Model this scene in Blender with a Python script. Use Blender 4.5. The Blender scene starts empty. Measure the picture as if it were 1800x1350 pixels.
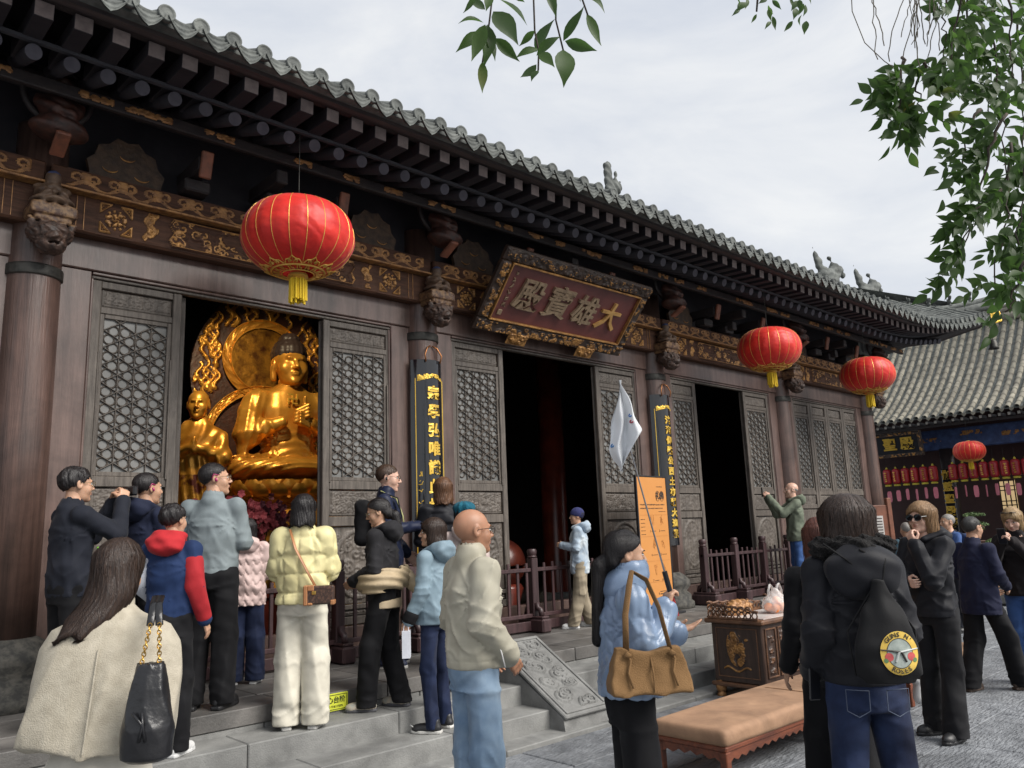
import bpy, math, random
import numpy as np
from mathutils import Matrix, Vector
random.seed(7); rng = np.random.default_rng(7)
R_ = math.radians
scene = bpy.context.scene
COL = scene.collection
# ------------------------------------------------------------------ camera
F_PX, YAW, PITCH, ROLL, CAM_H = 1395.0, R_(46.8), R_(10.72), R_(-2.2), 1.65
fw = Vector((math.cos(YAW)*math.cos(PITCH), math.sin(YAW)*math.cos(PITCH), math.sin(PITCH)))
rt = fw.cross(Vector((0, 0, 1))).normalized(); up = rt.cross(fw)
rt, up = math.cos(ROLL)*rt+math.sin(ROLL)*up, -math.sin(ROLL)*rt+math.cos(ROLL)*up
cam = bpy.data.cameras.new('camera'); cam.sensor_width = 36; cam.lens = 36*F_PX/1800
cam.clip_start = 0.05; cam.clip_end = 2000
cam_o = bpy.data.objects.new('camera', cam); COL.objects.link(cam_o)
mw = Matrix((rt, up, -fw)).transposed().to_4x4(); mw.translation = (0, 0, CAM_H)
cam_o.matrix_world = mw
scene.camera = cam_o
# ------------------------------------------------------------------ sky and sun
world = bpy.data.worlds.new('World'); scene.world = world; world.use_nodes = True
nt = world.node_tree; nt.nodes.clear()
SUN_EL, SUN_AZ = R_(42), R_(-72)          # direction towards the sun: azimuth from +X
N = nt.nodes.new; L = nt.links.new
sky = N('ShaderNodeTexSky'); sky.sky_type = 'NISHITA'; sky.sun_disc = False
sky.sun_elevation = SUN_EL; sky.sun_rotation = R_(90)-SUN_AZ
sky.air_density = 1.2; sky.dust_density = 3.0
tc = N('ShaderNodeTexCoord'); mp = N('ShaderNodeMapping'); mp.inputs['Scale'].default_value = (1.6, 1.6, 4.2)
n1 = N('ShaderNodeTexNoise'); n1.inputs['Scale'].default_value = 1.7; n1.inputs['Detail'].default_value = 9; n1.inputs['Roughness'].default_value = .58; n1.inputs['Distortion'].default_value = .5
cr = N('ShaderNodeValToRGB')
cr.color_ramp.elements[0].position = .32; cr.color_ramp.elements[0].color = (.312, .332, .37, 1)
cr.color_ramp.elements[1].position = .66; cr.color_ramp.elements[1].color = (.425, .43, .435, 1)
mx = N('ShaderNodeMix'); mx.data_type = 'RGBA'; mx.inputs[0].default_value = .90
bgA = N('ShaderNodeBackground'); out = N('ShaderNodeOutputWorld')
sc_ = N('ShaderNodeVectorMath'); sc_.operation = 'SCALE'; sc_.inputs[3].default_value = .06
L(tc.outputs['Generated'], mp.inputs[0]); L(mp.outputs[0], n1.inputs['Vector']); L(n1.outputs[0], cr.inputs[0])
L(sky.outputs[0], sc_.inputs[0]); L(sc_.outputs[0], mx.inputs[6]); L(cr.outputs[0], mx.inputs[7])
L(mx.outputs[2], bgA.inputs[0]); bgA.inputs[1].default_value = 1.0
L(bgA.outputs[0], out.inputs[0])
sl = bpy.data.lights.new('sun', 'SUN'); sl.energy = 2.3; sl.angle = R_(38); sl.color = (1, .96, .9)
so = bpy.data.objects.new('sun', sl); COL.objects.link(so)
sd = Vector((math.cos(SUN_EL)*math.cos(SUN_AZ), math.cos(SUN_EL)*math.sin(SUN_AZ), math.sin(SUN_EL)))
so.rotation_euler = sd.to_track_quat('Z', 'Y').to_euler(); so.location = sd*60
vs = scene.view_settings; vs.view_transform = 'Standard'; vs.look = 'None'; vs.gamma = 1; vs.use_curve_mapping = False
vs.exposure = 1.15
scene.cycles.max_bounces = 6; scene.cycles.diffuse_bounces = 3; scene.cycles.glossy_bounces = 3
scene.cycles.transparent_max_bounces = 8; scene.cycles.use_denoising = True
scene.cycles.sample_clamp_indirect = 4
# ------------------------------------------------------------------ helpers
def ray_pt(x, y, d):
    """a point of the place seen in direction (x, y) of the picture, d metres deep"""
    v = fw*F_PX+rt*(x-900)-up*(y-675)
    return Vector((0, 0, CAM_H))+v*(d/F_PX)
MATS = {}
def mat(name, c1, c2=None, rough=.6, metal=0., scale=6., detail=6., lo=.35, hi=.65, bump=0., bscale=30., stretch=(1, 1, 1),
        var=0., spec=.5, coat=0., sheen=0., trans=0., emit=None, estr=0., coords='pos', bstretch=None, bdist=.02, fold=0., fscale=7., fdist=.03, dirt=None):
    if name in MATS: return MATS[name]
    m = bpy.data.materials.new(name); m.use_nodes = True; t = m.node_tree; n = t.nodes; l = t.links
    p = n['Principled BSDF']
    p.inputs['Roughness'].default_value = rough; p.inputs['Metallic'].default_value = metal
    p.inputs['Specular IOR Level'].default_value = spec
    p.inputs['Coat Weight'].default_value = coat; p.inputs['Coat Roughness'].default_value = .15
    p.inputs['Sheen Weight'].default_value = sheen
    if trans: p.inputs['Transmission Weight'].default_value = trans
    c2 = c2 or tuple(x*.75 for x in c1)
    if coords == 'pos': src = n.new('ShaderNodeNewGeometry').outputs['Position']
    else: src = n.new('ShaderNodeTexCoord').outputs['Object']
    mpg = n.new('ShaderNodeMapping'); mpg.inputs['Scale'].default_value = stretch; l.new(src, mpg.inputs[0])
    nz = n.new('ShaderNodeTexNoise'); nz.inputs['Scale'].default_value = scale; nz.inputs['Detail'].default_value = detail; nz.inputs['Roughness'].default_value = .6
    l.new(mpg.outputs[0], nz.inputs['Vector'])
    r = n.new('ShaderNodeValToRGB'); r.color_ramp.elements[0].position = lo; r.color_ramp.elements[1].position = hi
    r.color_ramp.elements[0].color = (*c2, 1); r.color_ramp.elements[1].color = (*c1, 1); l.new(nz.outputs[0], r.inputs[0])
    col = r.outputs[0]
    if var:
        oi = n.new('ShaderNodeObjectInfo'); mr = n.new('ShaderNodeMapRange'); mr.inputs[3].default_value = 1-var; mr.inputs[4].default_value = 1+var
        l.new(oi.outputs['Random'], mr.inputs[0]); hv = n.new('ShaderNodeHueSaturation'); l.new(mr.outputs[0], hv.inputs['Value']); l.new(col, hv.inputs['Color']); col = hv.outputs[0]
    if dirt:
        nd = n.new('ShaderNodeTexNoise'); nd.inputs['Scale'].default_value = dirt[0]; nd.inputs['Detail'].default_value = 8; nd.inputs['Roughness'].default_value = .68; nd.inputs['Distortion'].default_value = .6; l.new(src, nd.inputs['Vector'])
        rd = n.new('ShaderNodeMapRange'); rd.inputs[1].default_value = .34; rd.inputs[2].default_value = .62; rd.inputs[3].default_value = 1-dirt[1]; rd.inputs[4].default_value = 1.08; l.new(nd.outputs[0], rd.inputs[0]); hd_ = n.new('ShaderNodeHueSaturation'); l.new(rd.outputs[0], hd_.inputs['Value']); l.new(col, hd_.inputs['Color']); col = hd_.outputs[0]
    l.new(col, p.inputs['Base Color'])
    fnode = None
    if fold:
        nf = n.new('ShaderNodeTexWave'); nf.wave_type = 'BANDS'; nf.bands_direction = 'DIAGONAL'; nf.inputs['Scale'].default_value = fscale; nf.inputs['Distortion'].default_value = 11; nf.inputs['Detail'].default_value = 3; nf.inputs['Detail Scale'].default_value = .9; nf.inputs['Detail Roughness'].default_value = .55; l.new(src, nf.inputs['Vector'])
        fnode = n.new('ShaderNodeBump'); fnode.inputs['Strength'].default_value = fold; fnode.inputs['Distance'].default_value = fdist; l.new(nf.outputs[0], fnode.inputs['Height']); l.new(fnode.outputs[0], p.inputs['Normal'])
    if bump:
        mb_ = n.new('ShaderNodeMapping'); mb_.inputs['Scale'].default_value = bstretch or stretch; l.new(src, mb_.inputs[0])
        nb = n.new('ShaderNodeTexNoise'); nb.inputs['Scale'].default_value = bscale; nb.inputs['Detail'].default_value = 5; l.new(mb_.outputs[0], nb.inputs['Vector'])
        b = n.new('ShaderNodeBump'); b.inputs['Strength'].default_value = bump; b.inputs['Distance'].default_value = bdist
        l.new(nb.outputs[0], b.inputs['Height']); l.new(b.outputs[0], p.inputs['Normal'])
        if fnode: l.new(fnode.outputs[0], b.inputs['Normal'])
    if emit: p.inputs['Emission Color'].default_value = (*emit, 1); p.inputs['Emission Strength'].default_value = estr
    MATS[name] = m
    return m
class MB:
    """collects shapes for one mesh"""
    def __init__(s): s.v = []; s.f = []; s.m = []
    def add(s, vs, fs, mi=0):
        b = len(s.v); s.v += [tuple(x) for x in vs]; s.f += [tuple(i+b for i in f) for f in fs]; s.m += [mi]*len(fs)
        return s
    def arr(s, V, Fq, mi=0):
        b = len(s.v); s.v += V.tolist() if hasattr(V, 'tolist') else V; s.f += [tuple(int(i)+b for i in f) for f in Fq]; s.m += [mi]*len(Fq); return s
    def box(s, x0, y0, z0, x1, y1, z1, c=0., mi=0, M=None):
        x0, x1 = min(x0, x1), max(x0, x1); y0, y1 = min(y0, y1), max(y0, y1); z0, z1 = min(z0, z1), max(z0, z1)
        lo = (x0, y0, z0); hi = (x1, y1, z1); vs = []; idx = {}
        if c <= 0:
            vs = [(x, y, z) for x in (x0, x1) for y in (y0, y1) for z in (z0, z1)]
            fs = [(0, 1, 3, 2), (4, 6, 7, 5), (0, 4, 5, 1), (2, 3, 7, 6), (0, 2, 6, 4), (1, 5, 7, 3)]
        else:
            c = min(c, .49*(x1-x0), .49*(y1-y0), .49*(z1-z0))
            for sx in (0, 1):
                for sy in (0, 1):
                    for sz in (0, 1):
                        sg = (sx, sy, sz)
                        for a in range(3):
                            p = [0, 0, 0]
                            for k in range(3):
                                e = hi[k] if sg[k] else lo[k]
                                p[k] = e if k == a else (e-c if sg[k] else e+c)
                            idx[(sg, a)] = len(vs); vs.append(tuple(p))
            fs = []
            for a in range(3):
                b_, c_ = [k for k in range(3) if k != a]
                for sa in (0, 1):
                    q = []
                    for sb, scc in ((0, 0), (1, 0), (1, 1), (0, 1)):
                        g = [0, 0, 0]; g[a] = sa; g[b_] = sb; g[c_] = scc; q.append(idx[(tuple(g), a)])
                    fs.append(q)
                for sb in (0, 1):
                    for scc in (0, 1):
                        g0 = [0, 0, 0]; g0[b_] = sb; g0[c_] = scc; g1 = g0[:]; g1[a] = 1
                        fs.append([idx[(tuple(g0), b_)], idx[(tuple(g1), b_)], idx[(tuple(g1), c_)], idx[(tuple(g0), c_)]])
            for sx in (0, 1):
                for sy in (0, 1):
                    for sz in (0, 1): fs.append([idx[((sx, sy, sz), a)] for a in range(3)])
            ctr = Vector(((x0+x1)/2, (y0+y1)/2, (z0+z1)/2)); ff = []
            for f in fs:
                a, b, d = Vector(vs[f[0]]), Vector(vs[f[1]]), Vector(vs[f[2]])
                ff.append(f if (b-a).cross(d-a).dot(a-ctr) > 0 else f[::-1])
            fs = ff
        if M is not None: vs = [tuple(M @ Vector(p)) for p in vs]
        return s.add(vs, fs, mi)
    def tube(s, pts, r, seg=8, mi=0, caps=True, flat=None):
        """round tube along points; r a number or one per point"""
        pts = [Vector(p) for p in pts]; n = len(pts); rs = r if hasattr(r, '__len__') else [r]*n
        vs = []; pu = None
        for i, p in enumerate(pts):
            d = (pts[min(i+1, n-1)]-pts[max(i-1, 0)])
            d = d.normalized() if d.length > 1e-9 else Vector((0, 0, 1))
            if pu is None:
                pu = d.cross(Vector((0, 0, 1)));
                if pu.length < .1: pu = d.cross(Vector((1, 0, 0)))
            u = (pu-d*pu.dot(d)).normalized(); pu = u; w = d.cross(u)
            fl = flat if flat else 1.
            for k in range(seg):
                a = 2*math.pi*k/seg; vs.append(p+(u*math.cos(a)+w*math.sin(a)*fl)*rs[i])
        fs = [(i*seg+k, i*seg+(k+1) % seg, (i+1)*seg+(k+1) % seg, (i+1)*seg+k) for i in range(n-1) for k in range(seg)]
        if caps: fs += [tuple(range(seg))[::-1], tuple(range((n-1)*seg, n*seg))]
        return s.add(vs, fs, mi)
    def lathe(s, prof, seg=24, c=(0, 0, 0), mi=0, M=None, squash=1.):
        """profile of (radius, z) turned about z"""
        n = len(prof); vs = []
        for r, z in prof:
            for k in range(seg):
                a = 2*math.pi*k/seg; vs.append(Vector((c[0]+r*math.cos(a), c[1]+r*math.sin(a)*squash, c[2]+z)))
        fs = [(i*seg+k, i*seg+(k+1) % seg, (i+1)*seg+(k+1) % seg, (i+1)*seg+k) for i in range(n-1) for k in range(seg)]
        if prof[0][0] > 1e-6: fs.append(tuple(range(seg))[::-1])
        if prof[-1][0] > 1e-6: fs.append(tuple(range((n-1)*seg, n*seg)))
        if M is not None: vs = [M @ v for v in vs]
        return s.add(vs, fs, mi)
    def prism(s, poly, d0, d1, axis='y', mi=0, M=None):
        """polygon in (a, b) pushed from d0 to d1 along axis"""
        def P(a, b, d): return {'y': (a, d, b), 'x': (d, a, b), 'z': (a, b, d)}[axis]
        n = len(poly); vs = [P(a, b, d0) for a, b in poly]+[P(a, b, d1) for a, b in poly]
        fs = [tuple(range(n)), tuple(range(n, 2*n))[::-1]]+[(i, i+n, (i+1) % n+n, (i+1) % n) for i in range(n)]
        if M is not None: vs = [tuple(M @ Vector(p)) for p in vs]
        return s.add(vs, fs, mi)
    def sheet(s, nx, ny, fn, mi=0, thick=None):
        """grid sheet; fn(u, v) gives a point for u, v in 0..1"""
        vs = [fn(i/nx, j/ny) for j in range(ny+1) for i in range(nx+1)]
        fs = [(j*(nx+1)+i, j*(nx+1)+i+1, (j+1)*(nx+1)+i+1, (j+1)*(nx+1)+i) for j in range(ny) for i in range(nx)]
        return s.add(vs, fs, mi)
    def xf(s, M):
        s.v = [tuple(M @ Vector(p)) for p in s.v]; return s
    def mesh(s, name, mats, smooth=False):
        me = bpy.data.meshes.new(name); me.from_pydata(s.v, [], s.f)
        for m in (mats if isinstance(mats, (list, tuple)) else [mats]): me.materials.append(m)
        if any(s.m): me.polygons.foreach_set('material_index', s.m)
        if smooth is True: me.polygons.foreach_set('use_smooth', [True]*len(s.f))
        elif smooth: me.shade_auto(smooth) if hasattr(me, 'shade_auto') else None
        me.update(); return me
    def build(s, name, mats, parent=None, smooth=False, loc=(0, 0, 0), rot=(0, 0, 0)):
        me = s.mesh(name, mats, smooth is True)
        if smooth and smooth is not True: me.polygons.foreach_set('use_smooth', [True]*len(s.f)); me.set_sharp_from_angle(angle=R_(smooth))
        return put(name, me, parent, loc, rot)
def put(name, me, parent=None, loc=(0, 0, 0), rot=(0, 0, 0), scl=(1, 1, 1)):
    o = bpy.data.objects.new(name, me); COL.objects.link(o); o.parent = parent; o.location = loc; o.rotation_euler = rot; o.scale = scl
    return o
def tag(o, label=None, cat=None, group=None, kind=None):
    if label: o['label'] = label
    if cat: o['category'] = cat
    if group: o['group'] = group
    if kind: o['kind'] = kind
    return o
def thing(name, label, cat, loc=(0, 0, 0), rz=0., group=None, rot=None):
    o = bpy.data.objects.new(name, None); COL.objects.link(o); o.location = loc; o.rotation_euler = rot or (0, 0, rz); o.empty_display_size = .1
    return tag(o, label, cat, group)
def struct(name): 
    o = bpy.data.objects.new(name, None); COL.objects.link(o); o['kind'] = 'structure'; o.empty_display_size = .1; return o
def copy_tree(o, parent=None):
    c = o.copy(); COL.objects.link(c); c.parent = parent
    for ch in list(o.children): copy_tree(ch, c)
    return c
def text_mb(body, size, depth=.01, offset=.0, align='CENTER', line=1.0, res=2):
    """flat letters standing in the xz plane, front towards -y, centred on the origin"""
    c = bpy.data.curves.new('t', 'FONT'); c.body = body; c.size = size; c.extrude = depth/2; c.offset = offset; c.align_x = align; c.align_y = 'CENTER'
    c.space_line = line; c.resolution_u = res
    o = bpy.data.objects.new('t', c); COL.objects.link(o)
    me = bpy.data.meshes.new_from_object(o.evaluated_get(bpy.context.evaluated_depsgraph_get()))
    b = MB(); b.add([(v.co.x, -v.co.z, v.co.y) for v in me.vertices], [tuple(p.vertices) for p in me.polygons])
    bpy.data.objects.remove(o); bpy.data.curves.remove(c); bpy.data.meshes.remove(me)
    return b
# ---------------- smooth shapes from distance fields
def V3(*a): return np.array(a, np.float32)
def cap(P, a, b, ra, rb=None, sq=None):
    rb = ra if rb is None else rb; a = V3(*a); b = V3(*b); ab = b-a; t = np.clip(((P-a)@ab)/max(float(ab@ab), 1e-9), 0, 1)
    q = P-a-t[..., None]*ab
    if sq is not None: q = q/V3(*sq)
    return np.sqrt((q*q).sum(-1))-(ra+(rb-ra)*t)
def ell(P, c, r, M=None):
    q = P-V3(*c)
    if M is not None: q = q@np.array(M.to_3x3() if hasattr(M, 'to_3x3') else M, np.float32)
    r = V3(*r); k0 = np.sqrt(((q/r)**2).sum(-1)); k1 = np.sqrt(((q/(r*r))**2).sum(-1))+1e-6
    return k0*(k0-1)/k1
def rbox(P, c, h, r):
    q = np.abs(P-V3(*c))-(V3(*h)-r)
    return np.sqrt((np.maximum(q, 0)**2).sum(-1))+np.minimum(q.max(-1), 0)-r
def loft(P, prof):
    """stack of ellipses (z, cx, cy, rx, ry)"""
    pr = np.array(prof, np.float32); pr = pr[np.argsort(pr[:, 0])]; z = P[..., 2]
    g = [np.interp(z, pr[:, 0], pr[:, k]).astype(np.float32) for k in range(1, 5)]
    k = np.sqrt(((P[..., 0]-g[0])/g[2])**2+((P[..., 1]-g[1])/g[3])**2)
    d = (k-1)*np.minimum(g[2], g[3])
    return np.maximum(d, np.maximum(pr[0, 0]-z, z-pr[-1, 0]))
def smin(a, b, k):
    h = np.clip(.5+.5*(b-a)/k, 0, 1); return b+(a-b)*h-k*h*(1-h)
def smax(a, b, k): return -smin(-a, -b, k)
def field(fn, lo, hi, h):
    """closed smooth mesh (verts, quads) of fn(P) < 0"""
    lo = np.array(lo, np.float32)-2*h; hi = np.array(hi, np.float32)+2*h
    n = np.ceil((hi-lo)/h).astype(int)+1
    ax = [lo[k]+h*np.arange(n[k], dtype=np.float32) for k in range(3)]
    P = np.stack(np.meshgrid(*ax, indexing='ij'), -1); v = fn(P).astype(np.float32)
    v[0], v[-1] = 1, 1; v[:, 0], v[:, -1] = 1, 1; v[:, :, 0], v[:, :, -1] = 1, 1
    s = v < 0; acc = np.zeros((*(n-1), 3), np.float32); cnt = np.zeros(tuple(n-1), np.float32)
    for a in range(3):
        b, c = [k for k in range(3) if k != a]
        for ob in (0, 1):
            for oc in (0, 1):
                s0 = [None]*3; s1 = [None]*3
                s0[a] = slice(0, n[a]-1); s1[a] = slice(1, n[a])
                s0[b] = s1[b] = slice(ob, n[b]-1+ob); s0[c] = s1[c] = slice(oc, n[c]-1+oc)
                v0, v1 = v[tuple(s0)], v[tuple(s1)]; x = (v0 < 0) != (v1 < 0)
                t = np.where(x, v0/np.where(x, v0-v1, 1), 0)
                acc[..., a] += t; acc[..., b] += ob*x; acc[..., c] += oc*x; cnt += x
    m = cnt > 0; ids = -np.ones(cnt.shape, np.int32); ids[m] = np.arange(m.sum())
    V = (np.argwhere(m).astype(np.float32)+acc[m]/cnt[m][:, None])*h+lo
    Q = []
    for a in range(3):
        b, c = (a+1) % 3, (a+2) % 3
        s0 = [slice(1, n[k]-1) for k in range(3)]; s1 = s0[:]; s0[a] = slice(0, n[a]-1); s1[a] = slice(1, n[a])
        e0, e1 = s[tuple(s0)], s[tuple(s1)]
        for sg in (True, False):
            w = np.argwhere((e0 == sg) & (e1 != sg)); 
            if not len(w): continue
            o = w.copy()
            for k in range(3):
                if k != a: o[:, k] += 1
            def g(db, dc):
                i = o.copy(); i[:, b] -= db; i[:, c] -= dc; return ids[i[:, 0], i[:, 1], i[:, 2]]
            q = np.stack([g(1, 1), g(0, 1), g(0, 0), g(1, 0)], 1)
            Q.append(q if sg else q[:, ::-1])
    return V, (np.concatenate(Q) if Q else np.zeros((0, 4), int))
def np_mesh(name, V, Q, mats, midx=None):
    me = bpy.data.meshes.new(name); nv, nq = len(V), len(Q)
    me.vertices.add(nv); me.vertices.foreach_set('co', np.asarray(V, np.float32).ravel())
    me.loops.add(nq*4); me.loops.foreach_set('vertex_index', np.asarray(Q, np.int32).ravel())
    me.polygons.add(nq); me.polygons.foreach_set('loop_start', np.arange(0, nq*4, 4, dtype=np.int32)); 
    me.polygons.foreach_set('use_smooth', np.ones(nq, bool))
    for m in (mats if isinstance(mats, (list, tuple)) else [mats]): me.materials.append(m)
    if midx is not None: me.polygons.foreach_set('material_index', np.asarray(midx, np.int32))
    me.update(); me.validate(); return me
def sdf_obj(name, fn, lo, hi, h, m, parent=None, loc=(0, 0, 0), rot=(0, 0, 0), post=None):
    V, Q = field(fn, lo, hi, h)
    if post: V = post(V)
    return put(name, np_mesh(name, V, Q, m), parent, loc, rot)
# ---------------- carved relief fields (height 0..1 on a panel of a x b metres)
def curls(u, v, seed, n, rmin, rmax, w=1., hh=1.):
    """scrolling cloud curls: strongest spiral wins"""
    r_ = np.random.default_rng(seed); H = np.zeros_like(u)
    for k in range(n):
        cx, cz = r_.uniform(0, w), r_.uniform(0, hh); rr = r_.uniform(rmin, rmax); sg = r_.choice((-1, 1)); ph = r_.uniform(0, 6.28)
        dx, dz = u-cx, v-cz; d = np.hypot(dx, dz)/rr; a = np.arctan2(dz, dx)
        s = .5+.5*np.cos(a*sg+d*9.5+ph); e = np.clip(1.15-d, 0, 1)**.5
        H = np.maximum(H, e*(.35+.65*s))
    return H
def relief(w, h, nx, nz, fn, depth, edge=True):
    """panel in the xz plane facing -y with carved height fn(u, v); origin at its lower left"""
    u, v = np.meshgrid(np.linspace(0, w, nx+1), np.linspace(0, h, nz+1)); H = fn(u, v)
    if edge: H[0] = H[-1] = 0; H[:, 0] = H[:, -1] = 0
    V = np.stack([u, -H*depth, v], -1).reshape(-1, 3)
    i = np.arange(nx)[None] + (nx+1)*np.arange(nz)[:, None]
    Q = np.stack([i, i+1, i+nx+2, i+nx+1], -1).reshape(-1, 4)
    return V, Q, H
# ================================================================== materials of the place
WOODG = mat('wood_grey', (.138, .117, .099), (.064, .052, .043), rough=.55, scale=5, stretch=(9, 9, .7), bump=.25, bscale=22, bstretch=(12, 12, .8), dirt=(2.2, .35))
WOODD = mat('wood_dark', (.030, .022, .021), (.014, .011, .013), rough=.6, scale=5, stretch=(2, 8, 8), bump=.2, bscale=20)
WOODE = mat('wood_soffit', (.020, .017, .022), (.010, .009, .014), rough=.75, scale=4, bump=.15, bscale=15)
LACQ = mat('lacquer', (.140, .090, .076), (.070, .042, .035), rough=.34, scale=2.2, stretch=(6, 6, .5), bump=.10, bscale=14, bstretch=(7, 7, .5), spec=.6, dirt=(1.4, .40))
COLM = mat('column_lacquer', (.128, .074, .058), (.064, .038, .031), rough=.36, scale=2.4, stretch=(7, 7, .35), detail=9, bump=.25, bscale=10, bstretch=(9, 9, .4), spec=.6, dirt=(1.6, .45))
IRON = mat('iron_band', (.065, .062, .055), (.03, .03, .027), rough=.5, metal=.5, scale=12, bump=.2)
GOLDP = mat('gold_paint', (.46, .235, .07), (.19, .092, .032), rough=.42, metal=.35, scale=14, bump=.2, bscale=50)
GOLDD = mat('gold_dull', (.40, .20, .07), (.17, .08, .034), rough=.5, metal=.2, scale=16, bump=.3, bscale=50)
BEAMW = mat('beam_wood', (.095, .044, .026), (.042, .020, .013), rough=.68, spec=.25, scale=6, stretch=(.6, 6, 6), bump=.15)
ENDG = mat('rafter_end', (.235, .19, .18), (.15, .12, .115), rough=.8, scale=12, bump=.2, var=.18)
ENDR = mat('round_rafter_end', (.066, .063, .078), (.045, .043, .056), rough=.8, scale=12, var=.2)
TILE = mat('roof_tile', (.150, .160, .150), (.072, .079, .076), rough=.85, scale=9, bump=.35, bscale=45, var=.14, dirt=(2.5, .35))
TILE2 = mat('roof_tile_weathered', (.275, .255, .205), (.155, .145, .118), rough=.9, scale=5, bump=.3, bscale=30, var=.10, dirt=(.7, .35))
STONE = mat('granite', (.25, .25, .24), (.155, .155, .15), rough=.8, scale=3.5, detail=10, bump=.22, bscale=90, var=.10, dirt=(1.1, .38))
STONEB = mat('platform_stone', (.17, .160, .15), (.088, .084, .08), rough=.5, scale=2.5, detail=9, bump=.2, bscale=60, var=.16, dirt=(1.3, .45))
STONEC = mat('carved_stone', (.215, .215, .208), (.125, .125, .121), rough=.85, scale=5, detail=9, bump=.3, bscale=80)
PAVE = mat('paving_stone', (.235, .247, .264), (.125, .133, .146), rough=.62, scale=6, detail=10, bump=.75, bscale=15, bstretch=(1, 3.2, 1), bdist=.035, var=.10, dirt=(.9, .42))
PANE = mat('window_paper', (.19, .19, .184), (.085, .085, .082), rough=.45, scale=1.6)
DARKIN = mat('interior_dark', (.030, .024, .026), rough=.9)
REDW = mat('interior_red', (.16, .028, .016), (.08, .015, .010), rough=.28, scale=4)
GOLD = mat('gilding', (.78, .40, .065), (.56, .24, .03), rough=.36, metal=.55, scale=3, bump=.10, bscale=16)
GOLDF = mat('gilding_worn', (.62, .30, .04), (.12, .035, .012), rough=.4, metal=.6, scale=7, lo=.3, hi=.6, bump=.2, bscale=30)
HAIRB = mat('statue_hair', (.035, .022, .02), rough=.5)
REDL = mat('lantern_silk', (.62, .024, .014), (.50, .013, .010), rough=.46, scale=3, spec=.35, sheen=.1, bump=.05, bscale=12, stretch=(1, 1, 3), dirt=(3, .18), fold=.25, fscale=3., fdist=.015)
YELT = mat('tassel_yellow', (.78, .55, .02), (.55, .35, .01), rough=.7, scale=60, stretch=(3, 3, .2), bump=.3, bscale=80, bstretch=(1, 1, .05))
GOLDL = mat('lantern_gold', (.78, .50, .13), (.55, .32, .06), rough=.4, metal=.5)
BLACKL = mat('black_lacquer', (.008, .009, .012), rough=.10, coat=.6)
GOLDT = mat('gold_leaf', (.82, .56, .10), (.68, .42, .06), rough=.35, metal=.55)
MAROON = mat('plaque_board', (.135, .036, .032), (.095, .026, .024), rough=.45, scale=4)
BRONZE = mat('bronze_letters', (.34, .25, .16), (.19, .13, .085), rough=.5, metal=.35, scale=9, bump=.3, bscale=40)
FENCEM = mat('fence_wood', (.062, .032, .034), (.032, .017, .018), rough=.42, scale=5, stretch=(5, 5, .6), bump=.12, var=.15)

WY = 7.40                     # plane of the door fronts
CX = [-2.25, 1.45, 5.46, 9.91, 13.82, 17.48]
PZ = .50                      # platform level
hall = thing('temple_hall', 'long dark timber temple hall with grey tiled eaves and carved lattice doors', 'temple')
# ------------------------------------------------------------------ ground, platform, steps
g = MB(); g.sheet(2, 2, lambda u, v: (-400+u*800, -400+v*800, -.03))
tag(g.build('ground', PAVE), kind='structure')
court = struct('courtyard')
pv = {}
for key, (w, d) in {'a': (1.18, .58), 'b': (.88, .58), 'c': (.58, .58)}.items():
    b = MB(); b.box(0, 0, -.06, w-.012, d-.012, 0, .006); pv[key] = (w, b.mesh('paving_slab', PAVE))
y = -1.0; row = 0
while y < 4.75:
    d = .58 if y+.58 < 4.79 else 4.79-y
    x = 1.2+.37*(row % 3)+max(0, (.4-y))*0.6
    while x < 13.5:
        k = random.choice('aab'); 
        o = put('paving_slab', pv[k][1], court, (x, y, random.uniform(-.003, .003)), scl=(1, d/.58, 1)); x += pv[k][0]
    y += .58; row += 1
plat = struct('platform')
b = MB(); b.box(-8, 5.98, -.2, 21, 22, PZ-.03); b.build('platform_core', STONEB, plat)
for row, (y0, y1) in enumerate(((5.752, 6.17), (6.17, 6.75), (6.75, 7.26))):
    x = -1.6+.45*row
    while x < 19.5:
        w = random.uniform(.8, 1.25)
        b = MB(); b.box(x, y0 if row else y0-.012, PZ-.12, x+w-.008, y1-.008, PZ+random.uniform(-.0015, .0015), .006); b.build('paving_slab', STONEB, plat); x += w
steps = struct('stone_steps')
SY = [(5.38, 5.80, .18, .34), (5.04, 5.43, .03, .18), (4.80, 5.10, -.12, .03)]
for row, (y0, y1, z0, z1) in enumerate(SY+[(5.75, 6.0, .34, .378)]):
    x = -1.2-.31*row
    while x < 14.2:
        w = random.uniform(.95, 1.5)
        b = MB(); b.box(x, y0, z0-.02 if row != 3 else z0-.04, x+w-.006, y1, z1 if row != 3 else PZ-.122, .008)
        b.build('step_block', STONE, steps); x += w
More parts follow.
